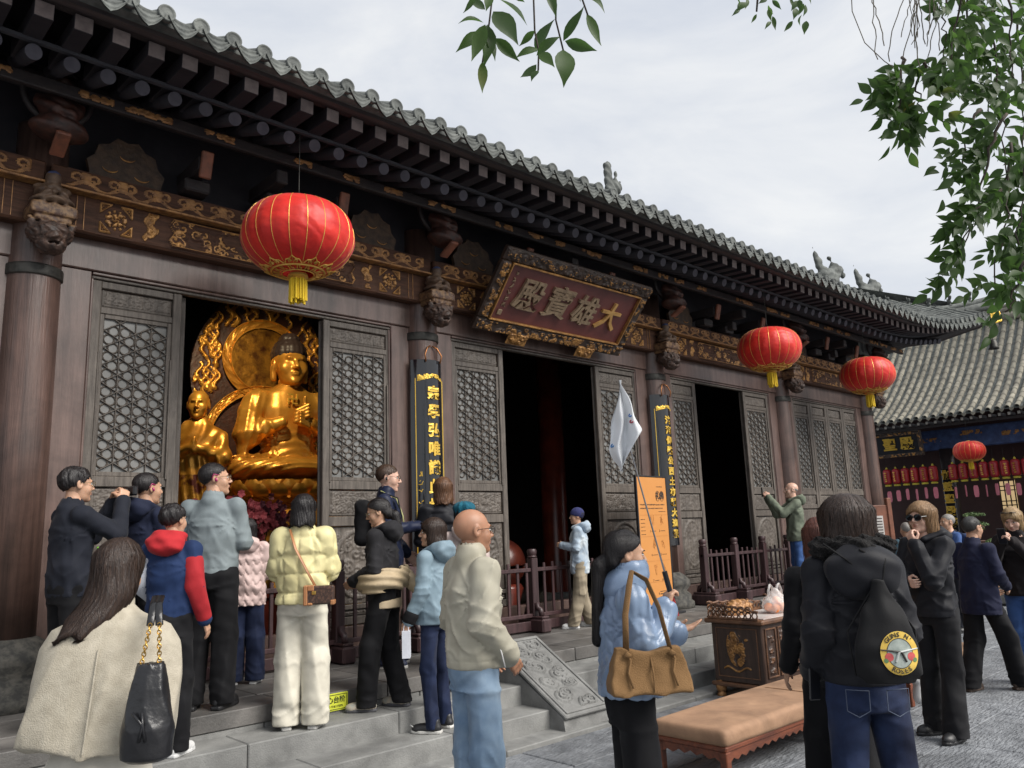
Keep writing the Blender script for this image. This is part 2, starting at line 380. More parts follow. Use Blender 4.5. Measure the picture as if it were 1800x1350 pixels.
# carved ramp stones lying over the flight
def ramp(x0, x1, label):
    t = thing('carved_ramp_stone', label, 'stone ramp', (x0, 4.86, .03))
    Ls, W, ang = 1.06, x1-x0, math.atan2(.53, .90)
    M = Matrix.Rotation(ang, 4, 'X')
    b = MB(); b.prism([(0, 0), (.02, 0.10), (.92, .60), (.98, .60), (.98, .02), (.9, 0)], 0, W, 'x'); b.build('ramp_body', STONEC, t)
    b = MB(); b.box(0, 0, 0, W, Ls, .035, .01); b.xf(Matrix.Translation((0, .0, .085)) @ M); b.build('slab_face', STONEC, t)
    for (a0, b0, a1, b1) in ((.03, .03, W-.03, .055), (.03, Ls-.055, W-.03, Ls-.03), (.03, .055, .055, Ls-.055), (W-.055, .055, W-.03, Ls-.055)):
        b = MB(); b.box(a0, b0, .034, a1, b1, .047, .004); b.xf(Matrix.Translation((0, 0, .085)) @ M); b.build('border_strip', STONEC, t)
    w, h = W-.14, Ls-.15
    def f(u, v):
        H = np.zeros_like(u); r_ = np.random.default_rng(5)
        for k in range(9):
            cx = w*(.28 if k % 2 else .70)+r_.uniform(-.03, .03); cz = h*(k+.5)/9
            for j in range(3):
                ox, oz = r_.uniform(-.06, .06), r_.uniform(-.05, .05); rr = r_.uniform(.05, .085)
                dx, dz = u-cx-ox, v-cz-oz; d = np.hypot(dx, dz)/rr; a = np.arctan2(dz, dx)
                H = np.maximum(H, (d < 1)*(.55+.45*np.sign(np.cos(a+d*11))*np.clip((1-d)*6, 0, 1)))
        return H
    V, Q, H = relief(w, h, 70, 130, f, .018)
    V = np.stack([V[:, 0]+.07, V[:, 2]+.075, -V[:, 1]+.036], -1)
    b = MB().arr(V, Q); b.xf(Matrix.Translation((0, 0, .085)) @ M); b.build('cloud_carving', STONEC, t, smooth=50)
ramp(5.02, 5.60, 'grey stone ramp slab carved with swirling clouds beside the bald man')
ramp(9.75, 10.33, 'far carved stone ramp slab behind the carved altar table')
# ------------------------------------------------------------------ columns
def lion(seed):
    """carved bracket: a small figure seated on a block over a curly beast head"""
    def f(P):
        x, y_, z = P[..., 0], P[..., 1], P[..., 2]; Pm = np.stack([np.abs(x), y_, z], -1)
        d = ell(P, (0, -.03, .475), (.055, .058, .068))
        d = smin(d, ell(P, (0, 0, .34), (.11, .095, .10)), .03)
        d = smin(d, cap(Pm, (.09, -.02, .37), (.05, -.13, .30), .035), .02)
        d = smin(d, ell(P, (0, -.04, .255), (.15, .13, .045)), .02)
        d = np.minimum(d, rbox(P, (0, -.01, .165), (.155, .14, .055), .02)); d = np.minimum(d, rbox(P, (0, -.01, .10), (.125, .12, .04), .02))
        h = smin(ell(P, (0, -.04, -.02), (.155, .15, .10)), ell(P, (.0, -.09, -.12), (.10, .11, .085)), .03)
        h = smin(h, ell(P, (0, -.18, -.08), (.055, .05, .04)), .015); h = smin(h, ell(Pm, (.065, -.16, -.01), (.03, .03, .026)), .01); h = smin(h, cap(Pm, (.12, -.08, .02), (.15, -.10, .07), .03, .015), .015)
        h = smax(h, -ell(P, (0, -.20, -.135), (.05, .06, .014)), .01)
        h = h+.010*np.sin(x*75+5*np.sin(z*30))*np.sin(z*70+4*np.sin(y_*34))
        d = smin(d, h, .015)
        return d-.006*np.sin(z*95+8*np.abs(x)*9)*((z > .2) & (z < .42))
    return field(f, (-.2, -.26, -.24), (.2, .18, .56), .0105)
CARVW = mat('carved_wood', (.14, .085, .05), (.055, .034, .026), rough=.6, scale=16, lo=.3, hi=.7, bump=.3)
CAPB = mat('blue_cap', (.05, .07, .16), rough=.6)
Vl, Ql = lion(0); zc_ = Vl[Ql].mean(1)[:, 2]; mi_ = np.where(zc_ > .505, 1, np.where(zc_ > .215, 0, np.where(zc_ > .06, 2, 3)))
lion_me = np_mesh('bracket_figure', Vl, Ql, [CARVW, CAPB, mat('carved_block', (.20, .115, .055), (.07, .034, .022), rough=.55, scale=24, lo=.42, hi=.58, bump=.4), mat('beast_wood', (.085, .048, .034), (.03, .02, .017), rough=.55, scale=18, bump=.4)], mi_)
b = MB(); b.lathe([(.205, 0), (.21, 1.5), (.205, 3.2), (.20, 4.3)], 40); col_me = b.mesh('column', COLM, True)
b = MB(); b.lathe([(.218, 0), (.222, .01), (.222, .085), (.218, .095)], 40); ring_me = b.mesh('iron_ring', IRON, True)
b = MB(); b.lathe([(.40, 0), (.40, .10), (.36, .13), (.36, .20), (.30, .26), (.36, .34), (.345, .42), (.27, .49), (.23, .52), (.206, .53)], 40); base_me = b.mesh('base_stone', mat('base_stone', (.075, .070, .060), (.026, .026, .024), rough=.8, scale=14, lo=.4, hi=.6, bump=.45, bscale=26), True)
for i, x in enumerate(CX):
    c = put('column', col_me, hall, (x, WY-.02, 1.0)); c.scale = (1, 1, .99)
    put('iron_ring', ring_me, c, (0, 0, 2.93)); put('base_stone', base_me, c, (0, 0, -.52))
    put('bracket_figure', lion_me, hall, (x+.03, WY-.30, 4.235), (0, 0, 0), (1.12, 1.1, 1.0))
# ------------------------------------------------------------------ lintels, jambs, beam
def gold_relief(name, w, h, nx, nz, fn, depth, thr, parent, x, yy, z, mats=(BEAMW, GOLDP), smooth=True):
    V, Q, H = relief(w, h, nx, nz, fn, depth); hm = H.reshape(-1)[Q].mean(1)
    return put(name, np_mesh(name, V, Q, list(mats), (hm > thr).astype(int)), parent, (x, yy, z))
def dragon_disc(u, v, seed=1):
    """round medallion with a coiled body and four corner leaves"""
    cx = cz = .16; dx, dz = u-cx, v-cz; d = np.hypot(dx, dz); a = np.arctan2(dz, dx)
    H = np.zeros_like(u)
    H = np.maximum(H, (np.abs(d-(.055+.018*np.sin(a*2+seed))) < .016)*.9*(np.sin(a*7+seed) > -.75))
    H = np.maximum(H, (d < .034)*(.5+.5*np.sin(a*3+d*160)))
    H = np.maximum(H, ((d < .092) & (d > .07))*(np.sin(a*11+seed) > .35)*.7)
    ax, az = np.abs(dx), np.abs(dz); tri = (ax+az > .165) & (ax < .135) & (az < .135)
    rim = tri & ((ax+az < .178) | (ax > .124) | (az > .124)); H = np.maximum(H, rim*1.)
    return np.maximum(H, (tri & (np.sin(ax*190)*np.sin(az*190) > .3))*.7)
def fret(u, v):
    a = np.abs(np.mod(u, .09)-.045); c = np.abs(np.mod(v, .09)-.045)
    return ((np.maximum(a, c) > .034) & (np.sin(u*70)*np.sin(v*70) > -.6) & (np.maximum(a, c) < .043))*1.
def foliage(w, h, seed):
    def f(u, v):
        H = curls(u, v, seed, int(w*55), .03, .075, w, h)
        r_ = np.random.default_rng(seed+9); gap = np.zeros_like(u)
        for k in range(int(w*4)):
            cx, cz, rr = r_.uniform(0, w), r_.uniform(.25*h, h), r_.uniform(.05, .10); gap = np.maximum(gap, np.clip(1.3-np.hypot(u-cx, (v-cz)*1.5)/rr, 0, 1))
        H = H*(1-np.clip(gap*2, 0, 1))
        e = np.minimum(np.minimum(u, w-u)+np.abs(v-h/2)*-.5+h*.0, np.minimum(v, h-v))
        k = np.minimum(u-np.abs(np.abs(v-h/2)-h/4)*.6, w-u-np.abs(np.abs(v-h/2)-h/4)*.6); e = np.minimum(k, np.minimum(v, h-v))
        H = np.where(e < .012, 0, np.where(e < .024, 1., H)); H = np.where(k < .012, 0, H)
        return H
    return f
def clouds(w):
    def f(u, v):
        p = np.mod(u, .30)-.15; s = np.sign(p); q = np.abs(p)
        d = np.hypot(q-.075, v-.095); a = np.arctan2(v-.095, q-.075)
        H = (np.abs(d-.030-.006*a) < .010)*1.
        H = np.maximum(H, (np.abs(v-(.045+.035*np.cos(p*20.9))) < .009)*1.)
        H = np.maximum(H, (np.abs(v-(.025+.030*np.cos(p*20.9))) < .006)*.8)
        H = np.maximum(H, ((q < .035) & (v > .06) & (v < .15))*.8)
        return H
    return f
for i in range(5):
    xa, xb = CX[i]+.18, CX[i+1]-.18; w = xb-xa
    b = MB(); b.box(xa, WY-.09, 4.06, xb, WY+.05, 4.34, .01); b.build('lintel', LACQ, hall)
    for k, (z0, z1, d) in enumerate(((4.03, 4.055, .075), (4.0, 4.028, .055))):
        b = MB(); b.box(xa+.26, WY-d, z0, xb-.26, WY+.02, z1, .006); b.build('lintel_moulding', LACQ if k == 0 else WOODG, hall)
    for s, xj in ((0, xa), (1, xb-.26)):
        b = MB(); b.box(xj, WY-.07, PZ, xj+.255, WY+.05, 4.058, .008); b.build('jamb', LACQ, hall)
        for k in range(2):
            xm = (xj+.257+.022*k) if s == 0 else (xj-.024-.022*k); b = MB(); b.box(xm, WY-.055+.02*k, PZ+.0, xm+.02, WY+.03, 4.0-.0*k, .005); b.build('jamb_moulding', LACQ if k == 0 else WOODG, hall)
    beam = MB(); beam.box(CX[i]+.02, WY-.22, 4.335, CX[i+1]-.02, WY+.12, 4.68, .02); bo = beam.build('carved_beam', BEAMW, hall)
    yb = WY-.223
    if i == 0: xa += 1.2; w -= 1.2
    gold_relief('medallion', .32, .32, 64, 64, lambda u, v: dragon_disc(u, v, 1), .022, .3, bo, xa+.22, yb, 4.348)
    gold_relief('medallion', .32, .32, 64, 64, lambda u, v: dragon_disc(u, v, 2), .022, .3, bo, xb-.54, yb, 4.348)
    gold_relief('scroll_ornament', .16, .28, 40, 56, lambda u, v: np.where(np.abs(u-.08+.02*np.sin(v*40)) < .05, curls(u, v, 31+i, 14, .03, .06, .16, .28), 0), .02, .25, bo, xa+.60, yb, 4.37)
    gold_relief('scroll_ornament', .16, .28, 40, 56, lambda u, v: np.where(np.abs(u-.08+.02*np.sin(v*40)) < .05, curls(u, v, 51+i, 14, .03, .06, .16, .28), 0), .02, .25, bo, xb-.76, yb, 4.37)
    pw = w-1.64
    gold_relief('scene_panel', pw, .29, int(pw*110), 56, foliage(pw, .29, 70+i), .028, .62, bo, xa+.82, yb, 4.362)
    b = MB(); b.box(CX[i]+.02, WY-.30, 4.685, CX[i+1]-.02, WY+.12, 4.865, .015); pl = b.build('plate_beam', BEAMW, hall)
    gold_relief('cloud_moulding', xb-xa+.10, .165, int(w*90), 28, clouds(w), .014, .35, pl, xa-.05, WY-.303, 4.693, (BEAMW, GOLDD))
    b = MB(); b.box(CX[i]+.02, WY-.325, 4.668, CX[i+1]-.02, WY-.2, 4.690, .005); b.build('gilt_fillet', GOLDD, pl)
    for sx in (xa+.06, xa+.12, xb-.12, xb-.06):
        b = MB(); b.box(sx, WY-.228, 4.36, sx+.006, WY-.2, 4.66); b.build('gilt_line', GOLDD, bo)
# ------------------------------------------------------------------ door leaves
def lattice_mb(w, h, ring=True):
    b = MB(); dz = .150; dx = dz*.866; bw = .012
    nc = max(3, round(w/dx)); dx = w/nc; dzz = dx/.866; t = .5*bw
    def bar(x0, z0, x1, z1, d=.012, yy=0.):
        L_ = math.hypot(x1-x0, z1-z0)
        if L_ < .02: return
        nx, nz = -(z1-z0)/L_*t, (x1-x0)/L_*t
        b.add([(x0-nx, yy, z0-nz), (x1-nx, yy, z1-nz), (x1+nx, yy, z1+nz), (x0+nx, yy, z0+nz), (x0-nx*.4, yy-d, z0-nz*.4), (x1-nx*.4, yy-d, z1-nz*.4), (x1+nx*.4, yy-d, z1+nz*.4), (x0+nx*.4, yy-d, z0+nz*.4)],
              [(4, 5, 6, 7), (0, 1, 5, 4), (2, 3, 7, 6), (3, 0, 4, 7), (1, 2, 6, 5)])
    for k in range(1, nc): bar(k*dx, 0, k*dx, h, .010)
    sl_ = .5*dzz/dx; hz = w*sl_
    z = -hz-dzz
    while z < h+dzz:
        for sgn in (1, -1):
            z0 = z if sgn > 0 else z+hz; z1 = z0+sgn*hz; x0, x1 = 0, w
            za, zb_ = z0, z1
            def cut(x0, za, x1, zb_):
                pts = []
                for (xs, zs, xe, ze) in ((x0, za, x1, zb_), (x1, zb_, x0, za)):
                    if zs < 0:
                        if ze <= 0: return None
                        xs = xs+(xe-xs)*(0-zs)/(ze-zs); zs = 0
                    if zs > h:
                        if ze >= h: return None
                        xs = xs+(xe-xs)*(h-zs)/(ze-zs); zs = h
                    pts.append((xs, zs))
                return pts
            c = cut(x0, za, x1, zb_)
            if c: bar(*c[0], *c[1], .016 if sgn > 0 else .014)
        z += dzz
    if ring:
        z = 0; r1, r0 = dx*.40, dx*.27; j = 0
        for k in range(nc):
            for j in range(int(h/dzz*2)+2):
                cx = k*dx+dx*(.36 if (j+k) % 2 else .64); cz = (j)*dzz/2
                if cz < r1*.7 or cz > h-r1*.7: continue
                n = 10; vs = []; 
                for q in range(n):
                    a = 6.283*q/n; vs += [(cx+r1*math.cos(a), .004, cz+r1*math.sin(a)), (cx+r1*.82*math.cos(a), -.006, cz+r1*.82*math.sin(a)), (cx+r0*math.cos(a), .004, cz+r0*math.sin(a))]
                fs = []
                for q in range(n):
                    p, e = q*3, ((q+1) % n)*3; fs += [(p, p+1, e+1, e), (p+1, p+2, e+2, e+1)]
                b.add(vs, fs)
    return b
def oval_carving(w, h, seed):
    def f(u, v):
        e = np.hypot((u-w/2)/(w*.40), (v-h/2)/(h*.44)); H = curls(u, v, seed, 60, .04, .10, w, h)*np.where(e < .93, 1., .55)
        H = np.where(np.abs(e-.97) < .05, 1., H); m = np.minimum(np.minimum(u, w-u), np.minimum(v, h-v))
        return np.where(m < .012, .15, H)
    return f
def frieze(w, h, seed):
    def f(u, v):
        m = np.minimum(np.minimum(u, w-u), np.minimum(v, h-v)); H = curls(u, v, seed, int(w*h*700), .025, .055, w, h)
        return np.where(m < .008, 0, np.where(m < .016, .8, np.where(m < .024, 0, H)))
    return f
def leaf(w, x, rz=0., lower=True, seed=0, ring=True, detail=True):
    """door leaf of width w, hinge edge at local x = 0, standing in the xz plane facing -y"""
    o = bpy.data.objects.new('door_leaf' if lower else 'window_leaf', None); COL.objects.link(o); o.parent = hall; o.location = (x, WY, 0); o.rotation_euler = (0, 0, rz); o.empty_display_size = .1
    s = .085; zb = .80 if lower else 1.92; zt = 3.995
    rails = [(zb, zb+.08), (2.18, 2.27), (3.70, 3.76), (3.93, zt)]+([(1.80, 1.90), (.95, 1.0)] if lower else [])
    b = MB()
    for xs in (0.004, w-s): b.box(xs, -.045, zb, xs+s-.004, .01, zt, .008)
    for z0, z1 in rails: b.box(s, -.038, z0, w-s, .008, z1, .006)
    for xs in (s-.006, w-s-.012): b.box(xs, -.052, 2.25, xs+.018, -.02, 3.35, .004)
    b.build('frame', WOODG, o)
    iw = w-2*s; x0 = s
    b = MB(); b.box(x0, -.004, 2.27, w-s, .004, 3.70); b.build('pane', PANE, o)
    b = MB()
    fwid = .04
    for (a0, a1, a2, a3) in ((x0, 2.27, x0+fwid, 3.70), (w-s-fwid, 2.27, w-s, 3.70), (x0+fwid, 2.27, w-s-fwid, 2.27+fwid), (x0+fwid, 3.70-fwid, w-s-fwid, 3.70)): b.box(a0, -.03, a1, a2, -.005, a3, .005)
    b.build('lattice_border', WOODG, o)
    lw, lh = iw-2*fwid, 1.43-2*fwid
    lm = lattice_mb(lw, lh, ring); lm.build('lattice', WOODG, o, loc=(x0+fwid, -.012, 2.27+fwid))
    def panel(z0, z1, fn, n):
        V, Q, H = relief(iw-.012, z1-z0-.012, int((iw)*n), int((z1-z0)*n), fn, .02)
        put('carved_panel', np_mesh('carved_panel', V, Q, WOODG), o, (x0+.006, -.008, z0+.006))
    q = 130 if detail else 70
    panel(3.76, 3.93, frieze(iw, .17, 3+seed), q)
    panel(1.90, 2.18, frieze(iw, .28, 13+seed), q) if not lower else panel(1.90, 2.18, frieze(iw, .28, 23+seed), q)
    if lower:
        panel(1.0, 1.80, oval_carving(iw, .80, 33+seed), q if detail else 60)
        panel(.88, .95, frieze(iw, .07, 43+seed), q)
    return o
W0 = {0: None}
leaf(.79, 1.895, seed=1); leaf(.90, 4.17, seed=2)
leaf(.88, 5.89, seed=3); leaf(.96, 8.56, seed=4)
leaf(.74, 10.32, seed=5, detail=False); leaf(.87, 12.52, seed=6, detail=False)
for k in range(4): leaf(.71, 14.27+.715*k, lower=False, seed=7+k, ring=False, detail=False)
for xh, rz, w in ((2.70, R_(88), .70), (4.165, R_(56), .70), (6.79, R_(88), .88), (8.56, R_(40), .88), (11.08, R_(88), .70), (12.52, R_(30), .70)):
    leaf(w, xh, rz, seed=20, detail=False).location.y = WY+.03
b = MB(); b.box(14.25, WY-.03, PZ, 17.15, WY+.03, 1.90, .01); b.build('dado_board', WOODG, hall)
for k in range(5):
    b = MB(); b.box(14.26, WY-.055, .56+.27*k, 17.14, WY-.031, .56+.27*k+.255, .006); b.build('dado_plank', WOODG, hall)
for i in range(5):
    b = MB(); b.box(CX[i]+.3, WY-.06, PZ-.03, CX[i+1]-.3, WY+.06, PZ+.29, .012); b.build('threshold', LACQ, hall)
b = MB(); b.box(-3, WY-.02, PZ, -2.2, WY+.1, 6.2); b.box(-1.8, WY-.01, PZ, 1.1, WY+.06, 4.0); b.build('wall', LACQ, hall)
# inside of the hall
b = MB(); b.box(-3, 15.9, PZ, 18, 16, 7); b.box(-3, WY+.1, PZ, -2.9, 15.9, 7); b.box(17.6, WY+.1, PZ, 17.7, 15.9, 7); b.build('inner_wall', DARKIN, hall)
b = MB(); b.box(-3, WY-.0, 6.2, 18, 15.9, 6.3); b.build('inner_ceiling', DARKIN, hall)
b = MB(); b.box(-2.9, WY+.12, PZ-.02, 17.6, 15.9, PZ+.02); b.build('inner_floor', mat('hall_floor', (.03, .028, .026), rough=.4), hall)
# ------------------------------------------------------------------ eaves
def lift(x): return .80*max(0, (x-16)/4.5)**2
def outw(x): return -.22*max(0, (x-16)/4.5)**2
EX0, EX1 = -.6, 20.25
# wall above the beams and purlins
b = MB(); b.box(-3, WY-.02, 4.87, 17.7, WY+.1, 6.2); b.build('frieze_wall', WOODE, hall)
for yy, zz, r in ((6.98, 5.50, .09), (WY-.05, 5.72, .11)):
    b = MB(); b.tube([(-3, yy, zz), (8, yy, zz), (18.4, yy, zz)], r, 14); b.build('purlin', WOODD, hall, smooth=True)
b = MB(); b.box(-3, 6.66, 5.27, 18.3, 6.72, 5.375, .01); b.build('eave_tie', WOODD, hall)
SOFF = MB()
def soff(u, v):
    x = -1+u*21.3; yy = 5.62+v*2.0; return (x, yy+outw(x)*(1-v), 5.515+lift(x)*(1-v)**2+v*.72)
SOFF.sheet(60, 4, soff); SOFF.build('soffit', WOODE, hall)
# rafters
b = MB(); b.box(-.064, 0, -.062, .064, .75, .062, .004); 
b.m = [0]*len(b.f)
for k, f in enumerate(b.f):
    if all(b.v[i][1] < 1e-6 for i in f): b.m[k] = 1
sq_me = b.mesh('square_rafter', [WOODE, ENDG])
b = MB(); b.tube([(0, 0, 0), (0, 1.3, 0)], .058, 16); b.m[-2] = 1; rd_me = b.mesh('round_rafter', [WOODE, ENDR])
for f in rd_me.polygons: f.use_smooth = len(f.vertices) == 4
x = -.45; sp = .257; k = 0
while x < 20.2:
    fan = max(0, (x-17.6)/2.8); rz = -fan*.55
    put('square_rafter', sq_me, hall, (x, 5.86+outw(x), 5.435+lift(x)), (.06, 0, rz))
    if x < 19.2: put('round_rafter', rd_me, hall, (x+.02, 6.22+outw(x)*.7, 5.295+lift(x)*.75), (.36, 0, rz))
    x += sp
def strip(name, m, y0, z0, y1, z1, x0=EX0, x1=EX1, n=60, parent=None):
    """board following the curve of the eave, section (y0, z0)-(y1, z1)"""
    b = MB(); vs = []; 
    for i in range(n+1):
        x = x0+(x1-x0)*i/n; o_, l_ = outw(x), lift(x)
        vs += [(x, y0+o_, z0+l_), (x, y1+o_, z0+l_), (x, y1+o_, z1+l_), (x, y0+o_, z1+l_)]
    fs = [(0, 1, 2, 3), (n*4+3, n*4+2, n*4+1, n*4)]
    for i in range(n):
        for k in range(4): fs.append((i*4+k, (i+1)*4+k, (i+1)*4+(k+1) % 4, i*4+(k+1) % 4))
    return b.add(vs, fs).build(name, m, parent or hall)
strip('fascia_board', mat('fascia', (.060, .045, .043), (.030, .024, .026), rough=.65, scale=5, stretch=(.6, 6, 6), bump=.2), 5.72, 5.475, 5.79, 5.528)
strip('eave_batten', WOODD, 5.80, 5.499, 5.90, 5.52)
strip('rafter_batten', mat('batten', (.05, .05, .06), rough=.7), 6.20, 5.37, 6.24, 5.40, x1=19.4)
strip('tile_bed', TILE, 5.62, 5.510, 5.80, 5.548)
# roof surface with tile rows
def roofz(y, x):
    d = max(0., y-5.55); return 5.55+lift(x)*max(0, 1-d/3.2)**2+.50*d+.018*d*d
roof = put('roof', None, hall)
def rsurf(u, v):
    yy = 5.62+v*6.4; xm = 20.4-(yy-5.5) if yy < 8.5 else 17.4
    x = -1.2+u*(xm+1.2); return (x, yy+outw(x)*(1-v)**3, roofz(yy, x)-.01)
b = MB(); b.sheet(70, 20, rsurf); b.build('tile_bed', TILE, roof)
def hsurf(u, v):
    x = 20.4-v*3.0; ym = 5.5+(20.4-x); yy = ym+u*(14-ym); return (x, yy, 6.45-(1-max(0, 1-(yy-ym)/4)**2)*.85*(1-v)+v*.9)
b = MB(); b.sheet(20, 8, hsurf); b.build('hip_slope', TILE, roof)
# round tile rows, each with its end cap, and drip tiles between
def tile_row_mesh(L_):
    b = MB(); seg = 8; n = max(2, int(L_/.33)); vs = []; fs = []
    for i in range(n):
        for e in (0, 1):
            yy = (i+e)*L_/n; d = yy; z = .50*d+.018*d*d; r = .062 if e == 0 else .054
            for k in range(seg+1):
                a = math.pi*k/seg; vs.append((-r*math.cos(a), yy, z+r*math.sin(a)*1.05))
        o_ = i*2*(seg+1)
        for k in range(seg): fs.append((o_+k, o_+k+1, o_+seg+1+k+1, o_+seg+1+k))
    return b.add(vs, fs).mesh('tile_row', TILE, True)
row_full = tile_row_mesh(4.2)
b = MB()
b.lathe([(.0, .006), (.016, .012), (.027, .004), (.035, .010), (.047, .006), (.052, .014), (.064, .014), (.067, 0), (.065, -.03)], 18); 
b.xf(Matrix.Rotation(R_(90), 4, 'X')); end_me = b.mesh('round_tile_end', TILE, True)
b = MB(); poly = []
def drip(u, v):
    U = 2*u-1; s = 1-abs(U); h = .045+.095*(1-abs(U)**1.7)*(1 if s < .9 else 1+.8*(s-.9)); e = min(v, 1-v, s*.6)
    rr = .007*math.sin(v*19)+.006*math.cos(U*9)*v if e > .05 else .008
    return (U*.118, -.018-.03*v-rr, -.012+.038*U*U-v*h)
b.sheet(14, 12, drip); b2 = MB(); b2.sheet(14, 12, lambda u, v: (drip(1-u, v)[0], drip(1-u, v)[1]+.014, drip(1-u, v)[2])); b.add(b2.v, b2.f)
drip_me = b.mesh('drip_tile', TILE, True)
x = -.50; tsp = .258
while x < 20.1:
    yo = 5.55+outw(x); zo = 5.555+lift(x); rz = -max(0, (x-17.6)/2.8)*.45
    L_ = min(4.2, (20.42-x)*1.0+.15)
    if L_ >= 4.2: put('tile_row', row_full, roof, (x, yo+.02, zo))
    else: put('tile_row', tile_row_mesh(max(.3, L_)), roof, (x, yo+.02, zo), (0, 0, rz*.4))
    put('round_tile_end', end_me, roof, (x, yo, zo+.015), (random.uniform(-.06, .06), random.uniform(-.3, .3), rz))
    put('drip_tile', drip_me, roof, (x+tsp/2, yo+.03, zo+.005), (random.uniform(-.05, .05), 0, rz))
    x += tsp
# hip ridge running up to the corner, with its row of small beasts
def hip(t): 
    x = 20.5-t*3.2; yy = 5.32+t*3.2; z = 6.50-.45*math.sin(min(1, t*1.6)*1.57)+.95*t*t+.0*t; return Vector((x, yy, z))
hz = [hip(0)+Vector((.05, -.05, .16))]+[hip(k/14) for k in range(15)]
for r, dz in ((.12, 0), (.07, .15)):
    b = MB(); b.tube([p+Vector((0, 0, dz)) for p in hz], r, 10); b.build('hip_ridge', TILE, roof, smooth=True)
def beast(seed, sc=1.):
    def f(P):
        d = ell(P, (0, 0, .10), (.035, .06, .09)); d = smin(d, ell(P, (0, -.05, .20), (.035, .055, .045)), .03)
        d = smin(d, cap(P, (0, .05, .08), (0, .09, .20), .02, .012), .02); d = smin(d, cap(P, (-.02, -.03, .22), (-.02, .0, .28), .012), .01)
        return smin(d, rbox(P, (0, 0, .01), (.03, .06, .02), .01), .02)-.004*np.sin(P[..., 2]*90+seed)
    V, Q = field(f, (-.06, -.12, -.02), (.06, .12, .3), .012); return np_mesh('ridge_beast', V*sc, Q, TILE)
bm_ = beast(0)
for k in range(6):
    p = hip(.12+.105*k); put('ridge_beast', bm_, roof, (p.x, p.y, p.z+.19), (0, 0, R_(-45)))
def chiwen(name, loc, rz, sc, fins=True):
    def f(P):
        d = ell(P, (0, 0, .15), (.10, .20, .16)); d = smin(d, ell(P, (0, -.17, .30), (.08, .13, .10)), .06)
        d = smin(d, cap(P, (0, -.24, .30), (0, -.33, .25), .05, .03), .03); d = smin(d, cap(P, (0, -.10, .40), (0, -.02, .50), .03, .012), .02)
        d = smin(d, cap(P, (0, .10, .15), (0, .22, .40), .09, .06, (.6, 1, 1)), .05); d = smin(d, cap(P, (0, .22, .40), (0, .30, .56), .06, .015, (.5, 1, 1)), .04)
        return d-.010*np.sin(P[..., 1]*40+P[..., 2]*34)-.006*np.sin(P[..., 2]*70)
    V, Q = field(f, (-.15, -.40, -.02), (.15, .36, .6), .018); put(name, np_mesh(name, V*sc, Q, TILE), roof, loc, (0, 0, rz))
chiwen('ridge_dragon', (18.45, 8.2, 7.20), R_(80), 1.75); chiwen('ridge_dragon', (20.3, 8.05, 7.12), R_(80), 1.7)
def owl(P):
    d = cap(P, (-.10, 0, .0), (-.16, 0, .62), .16, .12, (1, .6, 1)); d = smin(d, ell(P, (-.15, 0, .66), (.12, .07, .13)), .05)
    d = smin(d, ell(P, (.12, 0, .18), (.22, .1, .18)), .06); d = smin(d, cap(P, (.1, 0, .2), (.17, 0, .62), .05, .035), .04); d = smin(d, cap(P, (.2, 0, .25), (.30, 0, .36), .07, .03), .04)
    return d-.014*np.sin(P[..., 2]*30+P[..., 0]*26)
V, Q = field(owl, (-.4, -.2, -.05), (.45, .2, .9), .025); put('ridge_owl_tail', np_mesh('ridge_owl_tail', V*.85, Q, TILE), roof, (12.55, 10, 8.72))
b = MB(); b.box(11.4, 9.7, 7.6, 17.4, 10.3, 8.42, .05); b.build('gable_ridge', TILE, roof)
for y0, y1 in ((8.3, 8.7),):
    b = MB(); b.tube([(17.4, 8.2, 6.95), (17.35, 9.2, 7.5), (17.3, 10.5, 8.2)], .16, 10); b.build('gable_ridge', TILE, roof, smooth=True)
# corner beam with gilt dragon head and wind bell
b = MB(); b.tube([(18.0, 7.4, 5.55), (19.3, 6.3, 5.72), (20.2, 5.62, 6.05), (20.5, 5.4, 6.22)], [.14, .13, .11, .09], 8); b.build('corner_beam', WOODD, hall)
V, Q, H = relief(.34, .26, 50, 40, lambda u, v: curls(u, v, 77, 22, .04, .09, .34, .26), .07)
o = put('gilt_dragon_head', np_mesh('gilt_dragon_head', V, Q, GOLDT), hall, (20.25, 5.34, 5.98), (0, -.25, R_(-12)))
bell = thing('wind_bell', 'small bronze wind bell hanging below the upturned eave corner', 'bell', (20.33, 5.42, 5.42))
b = MB(); b.lathe([(.0, .23), (.05, .22), (.085, .15), (.09, .05), (.115, 0), (.10, 0), (.08, .05), (.0, .18)], 18); b.build('bell_body', IRON, bell, smooth=True)
b = MB(); b.tube([(0, 0, .22), (0, 0, .55)], .008, 6); b.build('hook', IRON, bell); b = MB(); b.tube([(0, 0, .12), (0, 0, -.10)], .006, 6); b.prism([(-.05, -.10), (.05, -.10), (.06, -.2), (0, -.16), (-.06, -.2)], -.004, .004); b.build('clapper', IRON, bell)
